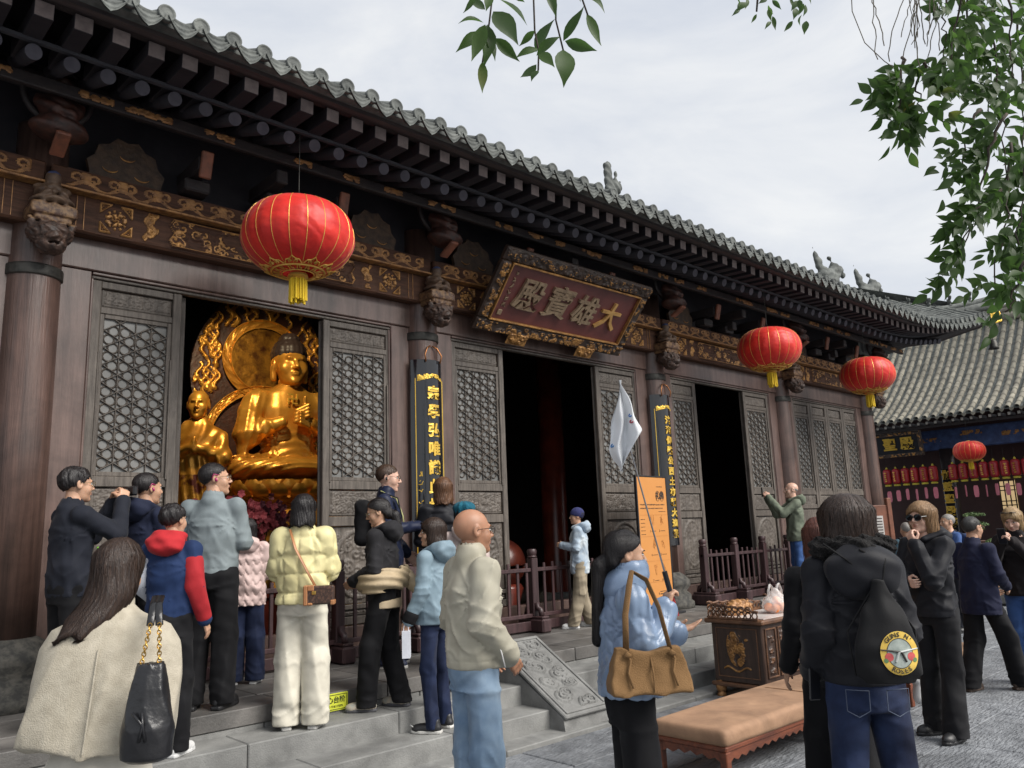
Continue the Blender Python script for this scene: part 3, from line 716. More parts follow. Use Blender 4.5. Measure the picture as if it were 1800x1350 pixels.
# brackets under the eave: flame boards, seated figures, arms with bright ends
FLAME = mat('flame_board', (.070, .040, .022), (.03, .018, .012), rough=.6, scale=14, bump=.3)
REDB = mat('bracket_end', (.22, .075, .04), (.10, .04, .025), rough=.6, scale=10)
def flame_mb():
    b = MB(); pts = [(-.30, 0)]
    for k in range(13):
        a = math.pi-math.pi*k/12; r = .30+.035*(k % 2); pts.append((r*math.cos(a)*1.02, .06+r*.95*math.sin(a)*(1.0+.15*math.sin(a))))
    pts.append((.30, 0)); b.prism(pts, 0, .05); 
    for (cx, cz) in ((0, .26), (-.14, .12), (.13, .10)):
        b.tube([(cx+.07*math.cos(a), -.008, cz+.05*math.sin(a)) for a in np.linspace(3.5, 5.9, 9)], [.002, .004, .006, .007, .008, .007, .006, .004, .002], 6, mi=1)
    return b
fl_me = flame_mb().mesh('flame_board', [FLAME, GOLDP])
def arh(P):
    d = ell(P, (0, 0, .52), (.085, .09, .11)); d = smin(d, ell(P, (0, 0, .28), (.15, .12, .17)), .05); d = smin(d, ell(P, (0, -.05, .10), (.22, .17, .10)), .05)
    d = smin(d, cap(P, (-.15, 0, .34), (-.05, -.14, .22), .05), .03); d = smin(d, cap(P, (.15, 0, .34), (.05, -.14, .22), .05), .03)
    return d-.008*np.sin(P[..., 2]*60+P[..., 0]*20)
V, Q = field(arh, (-.26, -.25, -.02), (.26, .18, .66), .02); arh_me = np_mesh('seated_figure', V, Q, mat('dark_red_carving', (.065, .022, .014), (.018, .010, .009), rough=.55, scale=14, bump=.3))
b = MB(); b.tube([(.25*math.cos(a), 0, .25*math.sin(a)) for a in np.linspace(0, 6.283, 25)], .03, 8, caps=False); halo_me = b.mesh('halo_ring', WOODD, True)
b = MB(); b.box(-.055, -.02, -.13, .055, .02, .12, .01); b.m = [0]*len(b.f); tagb = b.mesh('bracket_arm_end', REDB)
b = MB(); b.box(-.06, 0, -.07, .06, .75, .07, .012); arm_me = b.mesh('bracket_arm', WOODD)
b = MB(); b.box(-.12, -.10, -.06, .12, .10, .06, .015); blk_me = b.mesh('bracket_block', WOODD)
for i in range(1, 6):
    put('seated_figure', arh_me, hall, (CX[i]+.0, WY-.50, 4.95)); put('halo_ring', halo_me, hall, (CX[i], WY-.40, 5.42))
    put('bracket_arm_end', tagb, hall, (CX[i]+.0, WY-.62, 4.90), (1.1, 0, 0))
for i in range(0, 5):
    for q in ((.155, .80) if i > 0 else (.8,)):
        x = CX[i]+(CX[i+1]-CX[i])*q; put('flame_board', fl_me, hall, (x, WY-.24, 4.868))
    for q in (.48,):
        x = CX[i]+(CX[i+1]-CX[i])*q
        put('bracket_arm', arm_me, hall, (x, 6.75, 5.17)); put('bracket_block', blk_me, hall, (x, 7.15, 4.95)); put('bracket_arm', arm_me, hall, (x, 6.95, 5.0))
    for q in (.30, .66):
        x = CX[i]+(CX[i+1]-CX[i])*q; put('bracket_arm_end', tagb, hall, (x, 6.82, 5.10), (.25, .0, 0)); put('bracket_arm', arm_me, hall, (x, 6.85, 5.12)); put('bracket_block', blk_me, hall, (x, 7.10, 4.96))
for k in range(34):
    x = .9+k*.52+random.uniform(-.1, .1)
    if k % 5 == 4: continue
    w = random.uniform(.18, .42); seed = 200+k
    V, Q, H = relief(w, .07, int(w*90), 10, lambda u, v: curls(u, v, seed, int(w*40), .02, .045, w, .07), .02); hm = H.reshape(-1)[Q].mean(1)
    keep = hm > .22
    if keep.sum(): put('gilt_cloud', np_mesh('gilt_cloud', V, Q[keep], GOLDD), hall, (x, 6.655, 5.29))
# ================================================================== name plaque over the middle door
pq = thing('name_plaque', 'large maroon name plaque with four big characters in a gilt dragon frame', 'plaque', (7.44, 6.79, 4.56), rot=(R_(40), 0, 0))
PW, PH = 2.76, 1.10
b = MB(); b.box(-PW/2+.16, -.01, -PH/2+.15, PW/2-.16, .05, PH/2-.15, .01); b.build('board', MAROON, pq)
FRB = mat('frame_black', (.050, .028, .018), (.022, .014, .011), rough=.55, scale=12)
for nm, (x0, z0, w, h, sd_) in {'a': (-PW/2, -PH/2, PW, .17, 1), 'b': (-PW/2, PH/2-.17, PW, .17, 2), 'c': (-PW/2, -PH/2+.17, .16, PH-.34, 3), 'd': (PW/2-.16, -PH/2+.17, .16, PH-.34, 4)}.items():
    b = MB(); b.box(x0, -.03, z0, x0+w, .05, z0+h, .015); fr = b.build('frame_rail', FRB, pq)
    V, Q, H = relief(w-.03, h-.03, int(w*105), int(h*105), lambda u, v: curls(u, v, 300+sd_, int(w*h*300), .022, .055, w, h), .03); hm = H.reshape(-1)[Q].mean(1)
    put('dragon_carving', np_mesh('dragon_carving', V, Q, [FRB, GOLDP], (hm > (.50 if nm != 'b' else .72)).astype(int)), fr, (x0+.015, -.032, z0+.015))
for k, (x0, z0, x1, z1) in enumerate(((-PW/2+.16, -PH/2+.17, PW/2-.16, -PH/2+.19), (-PW/2+.16, PH/2-.19, PW/2-.16, PH/2-.17), (-PW/2+.16, -PH/2+.19, -PW/2+.18, PH/2-.19), (PW/2-.18, -PH/2+.19, PW/2-.16, PH/2-.19))):
    b = MB(); b.box(x0, -.058, z0, x1, -.008, z1, .004); b.build('gilt_fillet', GOLDP, pq)
for k, (ch, cx, cz, sz, m) in enumerate((('殿', -.74, .0, .44, BRONZE), ('寶', -.22, -.01, .46, BRONZE), ('雄', .30, -.03, .44, BRONZE), ('大', .79, -.03, .42, mat('gold_letter', (.62, .37, .13), (.40, .22, .07), rough=.45, metal=.35, bump=.3, bscale=40)))):
    t = text_mb(ch, sz, .035, .006); t.xf(Matrix.Shear('XZ', 3, (.0, 0)) if False else Matrix(((1, 0, .12, 0), (0, 1, 0, 0), (0, 0, 1, 0), (0, 0, 0, 1))))
    t.build('character', m, pq, loc=(cx, -.03, cz))
for k in range(6):
    b = MB(); r_ = random.Random(k)
    for q in range(5):
        a0 = (r_.uniform(-.025, .025), r_.uniform(-.03, .03)); a1 = (r_.uniform(-.03, .03), r_.uniform(-.035, .035)); b.tube([(a0[0], 0, a0[1]), (a1[0], 0, a1[1])], .006, 5)
    b.build('small_inscription', BRONZE, pq, loc=(-1.07+.01*k*0, -.018, .26-.085*k))
b = MB(); b.box(-.035, 0, -.035, .035, .012, .035, .004); b.build('seal', BRONZE, pq, loc=(-1.08, -.025, -.27))
for sx in (-.62, .66):
    V, Q, H = relief(.34, .16, 40, 20, lambda u, v: np.where(np.hypot((u-.17)/.16, (v-.13)/.12) < 1, curls(u, v, 400, 9, .05, .09, .34, .16), 0), .05)
    b = MB(); b.prism([(-.17, .08), (-.15, -.01), (-.07, -.06), (0, -.08), (.07, -.06), (.15, -.01), (.17, .08)], -.03, .04); s_ = b.build('cloud_bracket', FRB, pq, loc=(sx, 0, -PH/2-.03))
    put('curl_carving', np_mesh('curl_carving', V, Q, GOLDP), s_, (-.17, -.032, -.08))
# ------------------------------------------------------------------ couplet boards on the two middle columns
def couplet(x, chars, label, z0=1.40, z1=3.66):
    t = thing('couplet_board', label, 'couplet board', (x, WY-.02, 0)); Rr, A = .226, R_(64)
    b = MB(); n = 22; nz = 8; th = .022
    def pt(a, z, r): return (r*math.sin(a), -r*math.cos(a), z)
    b.sheet(n, nz, lambda u, v: pt(-A+2*A*u, z0+(z1-z0)*v, Rr+th)); b.sheet(n, nz, lambda u, v: pt(A-2*A*u, z0+(z1-z0)*v, Rr))
    for s in (-1, 1): b.sheet(1, nz, lambda u, v: pt(s*A, z0+(z1-z0)*v, Rr+th*(1-u) if s > 0 else Rr+th*u))
    b.sheet(n, 1, lambda u, v: pt(A-2*A*u, z1, Rr+th*v)); b.sheet(n, 1, lambda u, v: pt(-A+2*A*u, z0, Rr+th*v))
    b.build('board', BLACKL, t, smooth=40)
    rr = Rr+th+.002
    for a in (-R_(50), R_(50)):
        b = MB(); b.tube([pt(a, z0+.08, rr), pt(a, z1-.22, rr)], .006, 6); b.build('gilt_line', GOLDT, t)
    V, Q, H = relief(.40, .10, 80, 22, lambda u, v: curls(u, v, 500, 20, .025, .045, .4, .10)*(v > .05*(1-np.abs(u-.20)/.2))*(v < .10-.02*np.abs(u-.2)/.2), .010)
    a = (V[:, 0]-.20)/rr; r2 = rr-V[:, 1]; V2 = np.stack([r2*np.sin(a), -r2*np.cos(a), V[:, 2]], -1); hm = H.reshape(-1)[Q].mean(1); keep = hm > .42
    put('gilt_crest', np_mesh('gilt_crest', V2, Q[keep], GOLDT), t, (0, 0, z1-.26))
    n = len(chars); zt, zb = z1-.40, z0+.16
    for k, ch in enumerate(chars):
        tx = text_mb(ch, .165 if n < 10 else .125, .012, .006); Vn = np.array(tx.v); aa = Vn[:, 0]/rr; r3 = rr+.004-Vn[:, 1]
        tx.v = [tuple(p) for p in np.stack([r3*np.sin(aa), -r3*np.cos(aa), Vn[:, 2]], -1)]
        tx.build('character', GOLDT, t, loc=(0, 0, zt+(zb-zt)*k/(n-1)))
    if n < 10:
        for k in range(5):
            b = MB(); r_ = random.Random(90+k)
            for q in range(4):
                c0, c1 = (r_.uniform(-.12, .12)-.68, r_.uniform(-.03, .03)), (r_.uniform(-.12, .12)-.68, r_.uniform(-.03, .03)); b.tube([pt(c0[0], c0[1], rr+.001), pt(c1[0], c1[1], rr+.001)], .004, 5)
            b.build('small_inscription', GOLDT, t, loc=(0, 0, 2.35-.10*k))
        for k in range(2):
            b = MB(); b.sheet(4, 2, lambda u, v: pt(-.72+.12*u, -.03+.055*v, rr+.003)); b.build('seal', mat('seal_white', (.6, .58, .56)), t, loc=(0, 0, 1.80-.10*k))
    for s in (-1, 1):
        b = MB(); b.tube([(s*.10, -rr, z1-.03), (s*.12, -rr-.01, z1+.05), (s*.07, -rr+.01, z1+.14), (s*.015, -rr+.03, z1+.17)], .010, 6); b.build('hook', mat('copper', (.40, .17, .07), rough=.4, metal=.8), t, smooth=True)
couplet(CX[2], '宗學弘唯識此地堪比', 'black lacquer couplet board with nine gold characters beside the man wearing a lanyard')
couplet(CX[3], '法海仰奘公西土亦稱大遍覺', 'black lacquer couplet board behind the tall orange sign board')
# ------------------------------------------------------------------ lanterns
def lantern(name, loc, r, label, hang, group='big red silk lanterns along the eave', cat='lantern'):
    t = thing(name, label, cat, loc, random.uniform(0, 6), group); H = .68*r; seg = 80; nr = 20
    b = MB(); prof = []
    vs = []; m = 22
    for j in range(m+1):
        ph = -math.pi/2+math.pi*(.09+.82*j/m)
        for k in range(seg):
            a = 6.2832*k/seg; lob = 1-.018*abs(math.cos(a*nr/2))**.5*math.cos(ph)
            vs.append((r*lob*math.cos(ph)**(.62 if ph > 0 else .88)*math.cos(a), r*lob*math.cos(ph)**(.62 if ph > 0 else .88)*math.sin(a), H*math.sin(ph)))
    b.add(vs, [(j*seg+k, j*seg+(k+1) % seg, (j+1)*seg+(k+1) % seg, (j+1)*seg+k) for j in range(m) for k in range(seg)]); b.build('silk_shade', REDL, t, smooth=True)
    for k in range(nr):
        a = 6.2832*(k)/nr; pts = []
        for j in range(15):
            ph = -math.pi/2+math.pi*(.12+.78*j/14); q = r*1.001*math.cos(ph)**(.62 if ph > 0 else .88)*(1-.018*abs(math.cos(a*nr/2))**.5*math.cos(ph)); pts.append((q*math.cos(a), q*math.sin(a), H*math.sin(ph)))
        b = MB(); b.tube(pts, .0035, 5, caps=False); b.build('gilt_rib', GOLDL, t)
    b = MB(); zc = -H*.955
    def sr(q): return q
    def prof_z(q):                                   # height of the shade at radius q
        c_ = min(1, (q/r))**1.136; return -H*math.sqrt(max(0, 1-c_*c_))
    for q0 in (.28, .46):
        b.tube([(q0*r*math.cos(a), q0*r*math.sin(a), prof_z(q0*r)-.006) for a in np.linspace(0, 6.2832, 49)], .010 if q0 > .4 else .007, 6, caps=False)
    for k in range(16):
        a0 = 6.2832*k/16
        path = [(.31, -.12), (.42, -.12), (.42, .0), (.36, .0), (.36, .10), (.31, .10)]
        b.tube([(q*r*math.cos(a0+d*.9), q*r*math.sin(a0+d*.9), prof_z(q*r)-.006) for q, d in path], .0055, 5)
    for k in range(10):
        a0 = 6.2832*k/10
        for s in (-1, 1):
            pts = []
            for j in range(14):
                w = j/13*5.0; rad = .055*(1-j/16); pts.append((.535+rad*math.sin(w)*.9, s*(.11-rad*math.cos(w)*1.0)))
            b.tube([(q*r*math.cos(a0+d), q*r*math.sin(a0+d), prof_z(q*r)-.007) for q, d in pts], .007, 5)
        b.tube([(q*r*math.cos(a0+d), q*r*math.sin(a0+d), prof_z(q*r)-.007) for q, d in ((.50, -.28), (.58, -.20), (.60, -.08), (.66, 0), (.60, .08), (.58, .20), (.50, .28))], .006, 5)
    b.build('gilt_pattern', GOLDL, t)
    b = MB(); b.lathe([(.10*r, -H*.97), (.17*r, -H*.99), (.18*r, -H*1.06), (.12*r, -H*1.10), (.14*r, -H*1.14)], 20); b.lathe([(.13*r, H*.95), (.13*r, H*1.06), (.09*r, H*1.08)], 18); b.build('gilt_collar', GOLDL, t, smooth=50)
    b = MB()
    for k in range(46):
        a = 2.399*k; q = .145*r*math.sqrt((k+.5)/46); l_ = random.uniform(.36, .46)*r
        b.tube([(q*math.cos(a), q*math.sin(a), -H*1.12), (q*1.05*math.cos(a), q*1.05*math.sin(a), -H*1.12-l_)], .009*r/.5, 5)
    b.build('tassel', YELT, t)
    b = MB(); b.tube([(0, 0, H), (0, 0, H+hang)], .004, 5); b.build('cord', IRON, t)
    return t
lantern('silk_lantern', (3.26, 6.2, 4.33), .5, 'nearest and largest red silk lantern, hanging before the golden Buddha doorway', .68)
lantern('silk_lantern', (11.48, 6.2, 4.39), .5, 'red silk lantern hanging above the far open doorway, middle of the three', .62)
lantern('silk_lantern', (15.1, 6.2, 4.36), .5, 'red silk lantern hanging over the closed lattice windows near the hall corner', .64)
# ------------------------------------------------------------------ fence in front of the doors
def fence(x0, x1, posts, label, yy=7.05, gap=.148):
    t = thing('wooden_fence', label, 'fence', (x0, yy, PZ))
    L_ = x1-x0
    for px in posts:
        b = MB(); b.box(-.05, -.05, 0, .05, .05, .86, .008); p = b.build('post', FENCEM, t, loc=(px-x0, 0, 0))
        b = MB(); b.lathe([(.05, .86), (.062, .875), (.05, .89), (.058, .91), (.062, .94), (.052, .965), (.0, .97)], 10); b.build('post_cap', FENCEM, p, smooth=40)
        b = MB(); b.box(-.075, -.22, -.0, .075, .22, .16, .02); b.box(-.06, -.20, .16, .06, .20, .19, .01); b.build('foot_block', FENCEM, p)
        for s in (-1, 1):
            b = MB(); b.tube([(0, s*.13, .19), (0, s*.11, .26), (0, s*.06, .28), (0, s*.05, .34)], .035, 6); b.build('foot_scroll', FENCEM, p, smooth=True)
    for z0, z1, d in ((.70, .745, .03), (.17, .215, .03)):
        b = MB(); b.box(0, -d, z0, L_, d, z1, .006); b.build('rail', FENCEM, t)
    b = MB(); b.box(0, -.02, .02, L_, .02, .13, .008); b.build('base_board', FENCEM, t)
    x = gap*.7
    pk = MB(); pk.box(-.018, -.012, .20, .018, .012, .80, .004); me = pk.mesh('picket', FENCEM)
    while x < L_:
        if all(abs(x+x0-p) > .08 for p in posts): put('picket', me, t, (x, 0, random.uniform(-.01, .01)))
        x += gap
    return t
fence(1.75, 9.25, [1.8, 4.18, 5.05, 6.84, 9.19], 'dark red picket fence across the left and middle doorways')
fence(10.40, 13.5, [10.45, 11.32, 12.18, 13.0], 'dark red picket fence across the far doorway behind the altar table')
# ------------------------------------------------------------------ gilded statues inside
BX, BY, BZ = 5.28, 10.25, 2.50           # seat of the large statue
bud = thing('buddha_statue', 'large golden seated Buddha with hands raised at the chest', 'statue', (BX, BY, BZ), R_(-8))
def buddha(P):
    x, y_, z = P[..., 0], P[..., 1], P[..., 2]          # faces -y
    ax = np.abs(x); Pm = np.stack([ax, y_, z], -1)
    d = loft(P, [(.05, 0, 0, .40, .30), (.3, 0, 0, .36, .27), (.62, 0, .01, .38, .25), (.92, 0, .02, .44, .24), (1.12, 0, .03, .33, .20), (1.25, 0, .02, .15, .14)])
    d = smin(d, ell(Pm, (.42, .02, 1.0), (.15, .16, .17)), .1)
    lap = smin(ell(P, (0, -.22, .14), (.80, .46, .17)), cap(Pm, (.30, .02, .16), (.72, -.25, .14), .20, .16), .1)
    d = smin(d, lap, .08)
    d = smin(d, cap(Pm, (.50, .02, .98), (.60, -.10, .58), .14, .17), .06)            # sleeve
    d = smin(d, cap(Pm, (.60, -.10, .58), (.20, -.34, .72), .14, .07), .06)
    d = smin(d, cap(Pm, (.62, -.05, .62), (.66, -.12, .22), .12, .10, (.6, 1, 1)), .06)
    fold = (-.020*(1-np.abs(np.sin(np.arctan2(z-.45, ax-.22)*7+ax*6)))**1.6*np.clip((ax-.16)*7, 0, 1)-.014*(1-np.abs(np.sin(ax*34+z*9)))**1.6*np.clip((ax-.30)*8, 0, 1))*(z > .28)
    foldl = np.sin(np.hypot(x*1.2, (z+.35)*2.6+y_*.8)*34)*.010*(z < .32)
    hem = np.sin(z*60+np.abs(x)*12)*.008*((z > .3) & (z < .62) & (ax < .2))
    return d+fold+foldl+hem
Vb, Qb = field(buddha, (-.98, -.72, -.05), (.98, .34, 1.32), .020); Vb[:, 0] *= 1.02; Vb[:, 2] = np.where(Vb[:, 2] > .3, .3+(Vb[:, 2]-.3)*1.12, Vb[:, 2])
put('robed_body', np_mesh('robed_body', Vb, Qb, GOLD), bud)
def head_fn(P, buddha_=False):
    x, y_, z = P[..., 0], P[..., 1], P[..., 2]; Pm = np.stack([np.abs(x), y_, z], -1)
    d = ell(P, (0, -.012, .028), (.074, .092, .082)); d = smin(d, ell(P, (0, .020, -.035), (.060, .066, .078)), .03)
    d = smin(d, ell(P, (0, .032, -.078), (.043, .046, .034)), .025)
    d = smin(d, ell(Pm, (.040, .052, -.028), (.024, .026, .030)), .02)
    d = smin(d, cap(P, (-.028, .078, .022), (.028, .078, .022), .010), .014)
    d = smax(d, -ell(Pm, (.031, .098, .006), (.019, .018, .010)), .012)
    d = smin(d, cap(P, (0, .084, .012), (0, .106, -.024), .007, .0105), .010)
    d = smin(d, ell(Pm, (.010, .093, -.030), (.008, .010, .007)), .006)
    d = smin(d, ell(P, (0, .084, -.052), (.020, .012, .006)), .006); d = smin(d, ell(P, (0, .083, -.063), (.017, .011, .006)), .006)
    d = smin(d, ell(P, (0, .072, -.096), (.020, .018, .016)), .018)
    ear = ell(Pm, (.076, -.010, -.002), (.009, .021, .032)); ear = smax(ear, -ell(Pm, (.085, -.006, .002), (.006, .012, .018)), .004)
    if buddha_: ear = smin(ear, cap(Pm, (.076, -.01, -.02), (.072, -.012, -.075), .012, .014), .01)
    d = smin(d, ear, .006)
    return d
HV, HQ = field(lambda P: head_fn(P), (-.1, -.12, -.13), (.1, .13, .13), .0048)
BV, BQ = field(lambda P: head_fn(P, True), (-.1, -.12, -.13), (.1, .13, .13), .0052)
S = 2.8
Vh = BV.copy(); Vh[:, 0] *= 1.12; Vh = np.stack([-Vh[:, 0], -Vh[:, 1], Vh[:, 2]], -1)*S+np.array([0, -.02, 1.64])
put('head', np_mesh('head', Vh, BQ, GOLD), bud)
def neckf(P): return cap(P, (0, .02, 1.18), (0, .0, 1.46), .16, .15)+.008*np.sin(P[..., 2]*80)
sdf_obj('neck', neckf, (-.22, -.22, 1.1), (.22, .22, 1.52), .02, GOLD, bud)
def snail(P):
    d = ell(P, (0, .05, 1.66), (.228, .26, .215)); d = smax(d, -(P[..., 2]-1.60-.25*np.clip(P[..., 1]*-.6, -1, 0.2)-np.where(P[..., 1] > .0, -.16, 0)*1.), .02)
    d = smin(d, ell(P, (0, .04, 1.86), (.13, .14, .09)), .05); f = 46
    return d-.014*np.abs(np.sin(P[..., 0]*f)*np.sin(P[..., 1]*f+.8)*np.sin(P[..., 2]*f))**.5
sdf_obj('curled_hair', snail, (-.28, -.28, 1.35), (.28, .34, 1.98), .013, HAIRB, bud, post=lambda V: (V-np.array([0, 0, 1.66]))*1.08+np.array([0, -.01, 1.80]))
def handsf(P):
    d = None
    for k in range(4):
        a = cap(P, (-.10+.03*k*.2, -.40, .72+.05*k), (.06, -.47, .80+.05*k), .034, .026); d = a if d is None else smin(d, a, .012)
    for k in range(4): d = smin(d, cap(P, (.08, -.40, .66+.045*k), (-.05, -.46, .70+.045*k), .034, .026), .012)
    d = smin(d, cap(P, (.02, -.40, .84), (.02, -.44, 1.06), .035, .022), .02)
    return smin(d, ell(P, (0, -.38, .78), (.10, .06, .13)), .03)
sdf_obj('joined_hands', handsf, (-.2, -.55, .6), (.2, -.28, 1.1), .012, GOLD, bud, post=lambda V: V+np.array([.06, .02, .06]))
text_mb('卍', .17, .015, .004).build('chest_emblem', GOLDT, bud, loc=(-.04, -.255, 1.10))
for k in range(2):
    for q in range(26):
        pass
pet = MB(); pet.sheet(8, 8, lambda u, v: ((u-.5)*.22*math.sin(math.pi*(.12+.82*v))**.6, -.06*math.sin(v*3.1)-.05*v*v-.02*math.cos((u-.5)*3), v*.26))
pet_me = pet.mesh('lotus_petal', GOLD, True)
for ring_, (n, rr, z0, tilt) in enumerate(((26, .86, -.26, .30), (26, .90, -.28, .55), (24, .93, -.02, 2.6))):
    for k in range(n):
        a = 6.2832*(k+.5*ring_)/n; put('lotus_petal', pet_me, bud, (rr*math.sin(a), -rr*.72*math.cos(a), z0), (tilt, 0, a))
b = MB(); b.lathe([(.80, -.02), (.84, -.10), (.80, -.28), (.70, -.34), (.95, -.42), (1.0, -.50), (.98, -.62), (.9, -.64), (.9, -1.3), (1.05, -1.5), (1.05, -1.72)], 48, squash=.75); b.build('lotus_pedestal', GOLD, bud, smooth=50)
# flame backed screen behind it
SCRD = mat('screen_ground', (.075, .022, .010), (.035, .012, .008), rough=.5, scale=9, bump=.3)
mand = thing('flame_screen', 'gilded flame mandorla rising behind the golden seated Buddha', 'mandorla', (BX-.12, BY+.60, BZ), R_(-8)); mand.scale = (1.12, 1, 1.12)
def mw_(v): return .99*math.sin(min(1, .18+.9*v)*math.pi*.5+.0)*math.cos(max(0, (v-.58)/.42)*math.pi/2)**.62 if v < 1 else 0
prof_ = [(mw_(k/40), -.9+3.6*k/40) for k in range(41)]
b = MB(); b.prism([(x, z) for x, z in prof_]+[(-x, z) for x, z in prof_[::-1]], 0, .10); b.build('screen_back', SCRD, mand)
def flames(u, v):
    H = np.zeros_like(u); r_ = np.random.default_rng(3); x = u-1.0; z = v-.9
    for k in range(380):
        cx, cz = r_.uniform(-1, 1), r_.uniform(-.8, 2.6); e = np.hypot(cx, cz-1.55)
        if (e < .58) or (abs(cx) < .70 and cz < 1.15): continue
        dx, dz = x-cx, z-cz; w = dx-.035*np.sin(dz*26+cx*9); L_ = .15
        H = np.maximum(H, np.clip(1-np.abs(w)/(0.021*(1.15-np.clip(dz/L_, -1, 1)*.6)), 0, 1)*(np.abs(dz) < L_))
    pw = np.interp(z, [q[1] for q in prof_], [q[0] for q in prof_])
    return np.where(np.abs(x) < pw-.02, H, 0)
V, Q, H = relief(2.0, 3.6, 130, 230, flames, .05); hm = H.reshape(-1)[Q].mean(1); kp = np.interp(V[Q].mean(1)[:, 2]-.9, [q[1] for q in prof_], [q[0] for q in prof_]) > np.abs(V[Q].mean(1)[:, 0]-1.0)
put('flame_carving', np_mesh('flame_carving', V, Q[kp], [SCRD, GOLD], (hm[kp] > .3).astype(int)), mand, (-1.0, -.004, -.9))
def halo(name, cx, cz, r0, r1, a0=0, a1=6.2832):
    n = 120; b = MB()
    vs = []; fs = []; mi = []
    for k in range(n+1):
        a = a0+(a1-a0)*k/n
        for q in range(13):
            t_ = q/12; r = r0+(r1-r0)*t_; hgt = .05 if q in (0, 1, 11, 12) else .025+.03*max(0, math.sin(a*34+q*1.7)*math.cos(q*1.1+a*17)); vs.append((cx+r*math.cos(a), -.02-hgt, cz+r*math.sin(a)))
    for k in range(n):
        for q in range(12): fs.append((k*13+q, k*13+q+1, (k+1)*13+q+1, (k+1)*13+q))
    b.add(vs, fs).build(name, GOLD, mand, smooth=40)
halo('halo_ring', 0, 1.62, .42, .54)
b = MB(); b.lathe([(.0, 0), (.42, .0)], 48, M=Matrix.Translation((0, -.03, 1.62)) @ Matrix.Rotation(R_(90), 4, 'X')); b.build('halo_disc', GOLDF, mand)
halo('body_halo', 0, .50, .66, .77, -.5, 3.64)
# attendant monk
MKX, MKY = 3.92, 10.05
mk = thing('monk_statue', 'golden standing monk statue with folded hands left of the large Buddha', 'statue', (MKX, MKY, 1.72), R_(-30)); mk.scale = (.86, .86, .86)
def monk(P):
    x, y_, z = P[..., 0], P[..., 1], P[..., 2]; Pm = np.stack([np.abs(x), y_, z], -1)
    d = loft(P, [(0, 0, 0, .34, .26), (.5, 0, 0, .30, .24), (1.1, 0, 0, .30, .22), (1.5, 0, 0, .33, .20), (1.68, 0, 0, .24, .16), (1.80, 0, 0, .11, .11)])
    d = smin(d, cap(Pm, (.32, .0, 1.52), (.38, -.08, 1.18), .10, .12), .06); d = smin(d, cap(Pm, (.38, -.08, 1.18), (.06, -.30, 1.32), .11, .06), .05)
    d = smin(d, cap(Pm, (.34, -.10, 1.15), (.36, -.12, .55), .12, .08, (.6, 1, 1)), .06); d = smin(d, cap(P, (0, -.31, 1.28), (0, -.34, 1.46), .05, .03), .03)
    return d+.014*np.sin(x*46+z*7)*(z < 1.2)+.010*np.sin(np.hypot(x+.3, z-1.7)*40)*(z >= 1.2)
Vm, Qm = field(monk, (-.55, -.45, 0), (.55, .32, 1.85), .025)
MONKR = mat('monk_robe', (.55, .26, .035), (.10, .022, .012), rough=.35, metal=.6, scale=5, stretch=(1, 1, 1), lo=.42, hi=.52)
put('robed_body', np_mesh('robed_body', Vm, Qm, [GOLD, MONKR], (Vm[Qm].mean(1)[:, 2] < .95).astype(int)), mk)
V = np.stack([-HV[:, 0], -HV[:, 1], HV[:, 2]], -1)*2.0+np.array([0, -.02, 1.98]); put('head', np_mesh('head', V, HQ, GOLD), mk)
b = MB(); b.lathe([(.42, -.45), (.46, -.40), (.40, -.3), (.36, -.1), (.44, 0), (.3, .02)], 24); b.build('pedestal', GOLDF, mk, smooth=40)
b = MB(); b.box(3.1, 10.7, PZ, 3.6, 10.8, 4.1); b.box(3.65, 10.7, PZ, 3.8, 10.8, 4.1); o = b.build('altar_screen', REDW, None); tag(o, 'dark red carved altar screen behind the standing monk statue', 'screen')
V, Q, H = relief(.62, .42, 60, 40, fret, .02); hm = H.reshape(-1)[Q].mean(1); put('gilt_fretwork', np_mesh('gilt_fretwork', V, Q, [REDW, GOLDF], (hm > .3).astype(int)), o, (3.15, 10.69, 3.65))
# flowers on the altar
FLP = [mat('petal_pink', (.42, .075, .085), (.27, .04, .05), rough=.7, scale=20), mat('petal_mauve', (.22, .06, .08), (.13, .035, .05), rough=.7, scale=20)]
for k, (x, yy, m, n) in enumerate(((3.62, 8.60, 0, 130), (4.34, 9.0, 1, 110), (4.0, 8.72, 0, 90))):
    t = thing('flower_bouquet', ('dusty pink flower cluster at the foot of the golden Buddha, leftmost', 'mauve flower cluster at the foot of the golden Buddha, rightmost', 'pink flower cluster between two others at the foot of the Buddha')[k], 'flowers', (x, yy, 1.60), group='flower clusters on the altar')
    b = MB(); r_ = random.Random(k)
    for q in range(n):
        c_ = Vector((r_.gauss(0, .17), r_.gauss(0, .10), r_.gauss(.34, .10))); 
        for p in range(6):
            a = p*1.05+r_.random(); rr = .045; dv = Vector((math.cos(a), -.4, math.sin(a)))*rr; sd2 = Vector((-math.sin(a), 0, math.cos(a)))*rr*.55
            b.add([c_, c_+dv*.6+sd2, c_+dv*1.1+Vector((0, -.01, 0)), c_+dv*.6-sd2], [(0, 1, 2, 3)])
    b.build('blossoms', FLP[m], t); b = MB()
    for q in range(8): b.tube([(0, 0, 0), (r_.gauss(0, .1), r_.gauss(0, .08), .35)], .006, 5)
    b.build('stems', mat('stem_green', (.04, .07, .03)), t); b = MB(); b.lathe([(.07, -.54), (.10, -.4), (.07, 0), (.09, .05)], 16); b.build('vase', GOLDF, t, smooth=True)
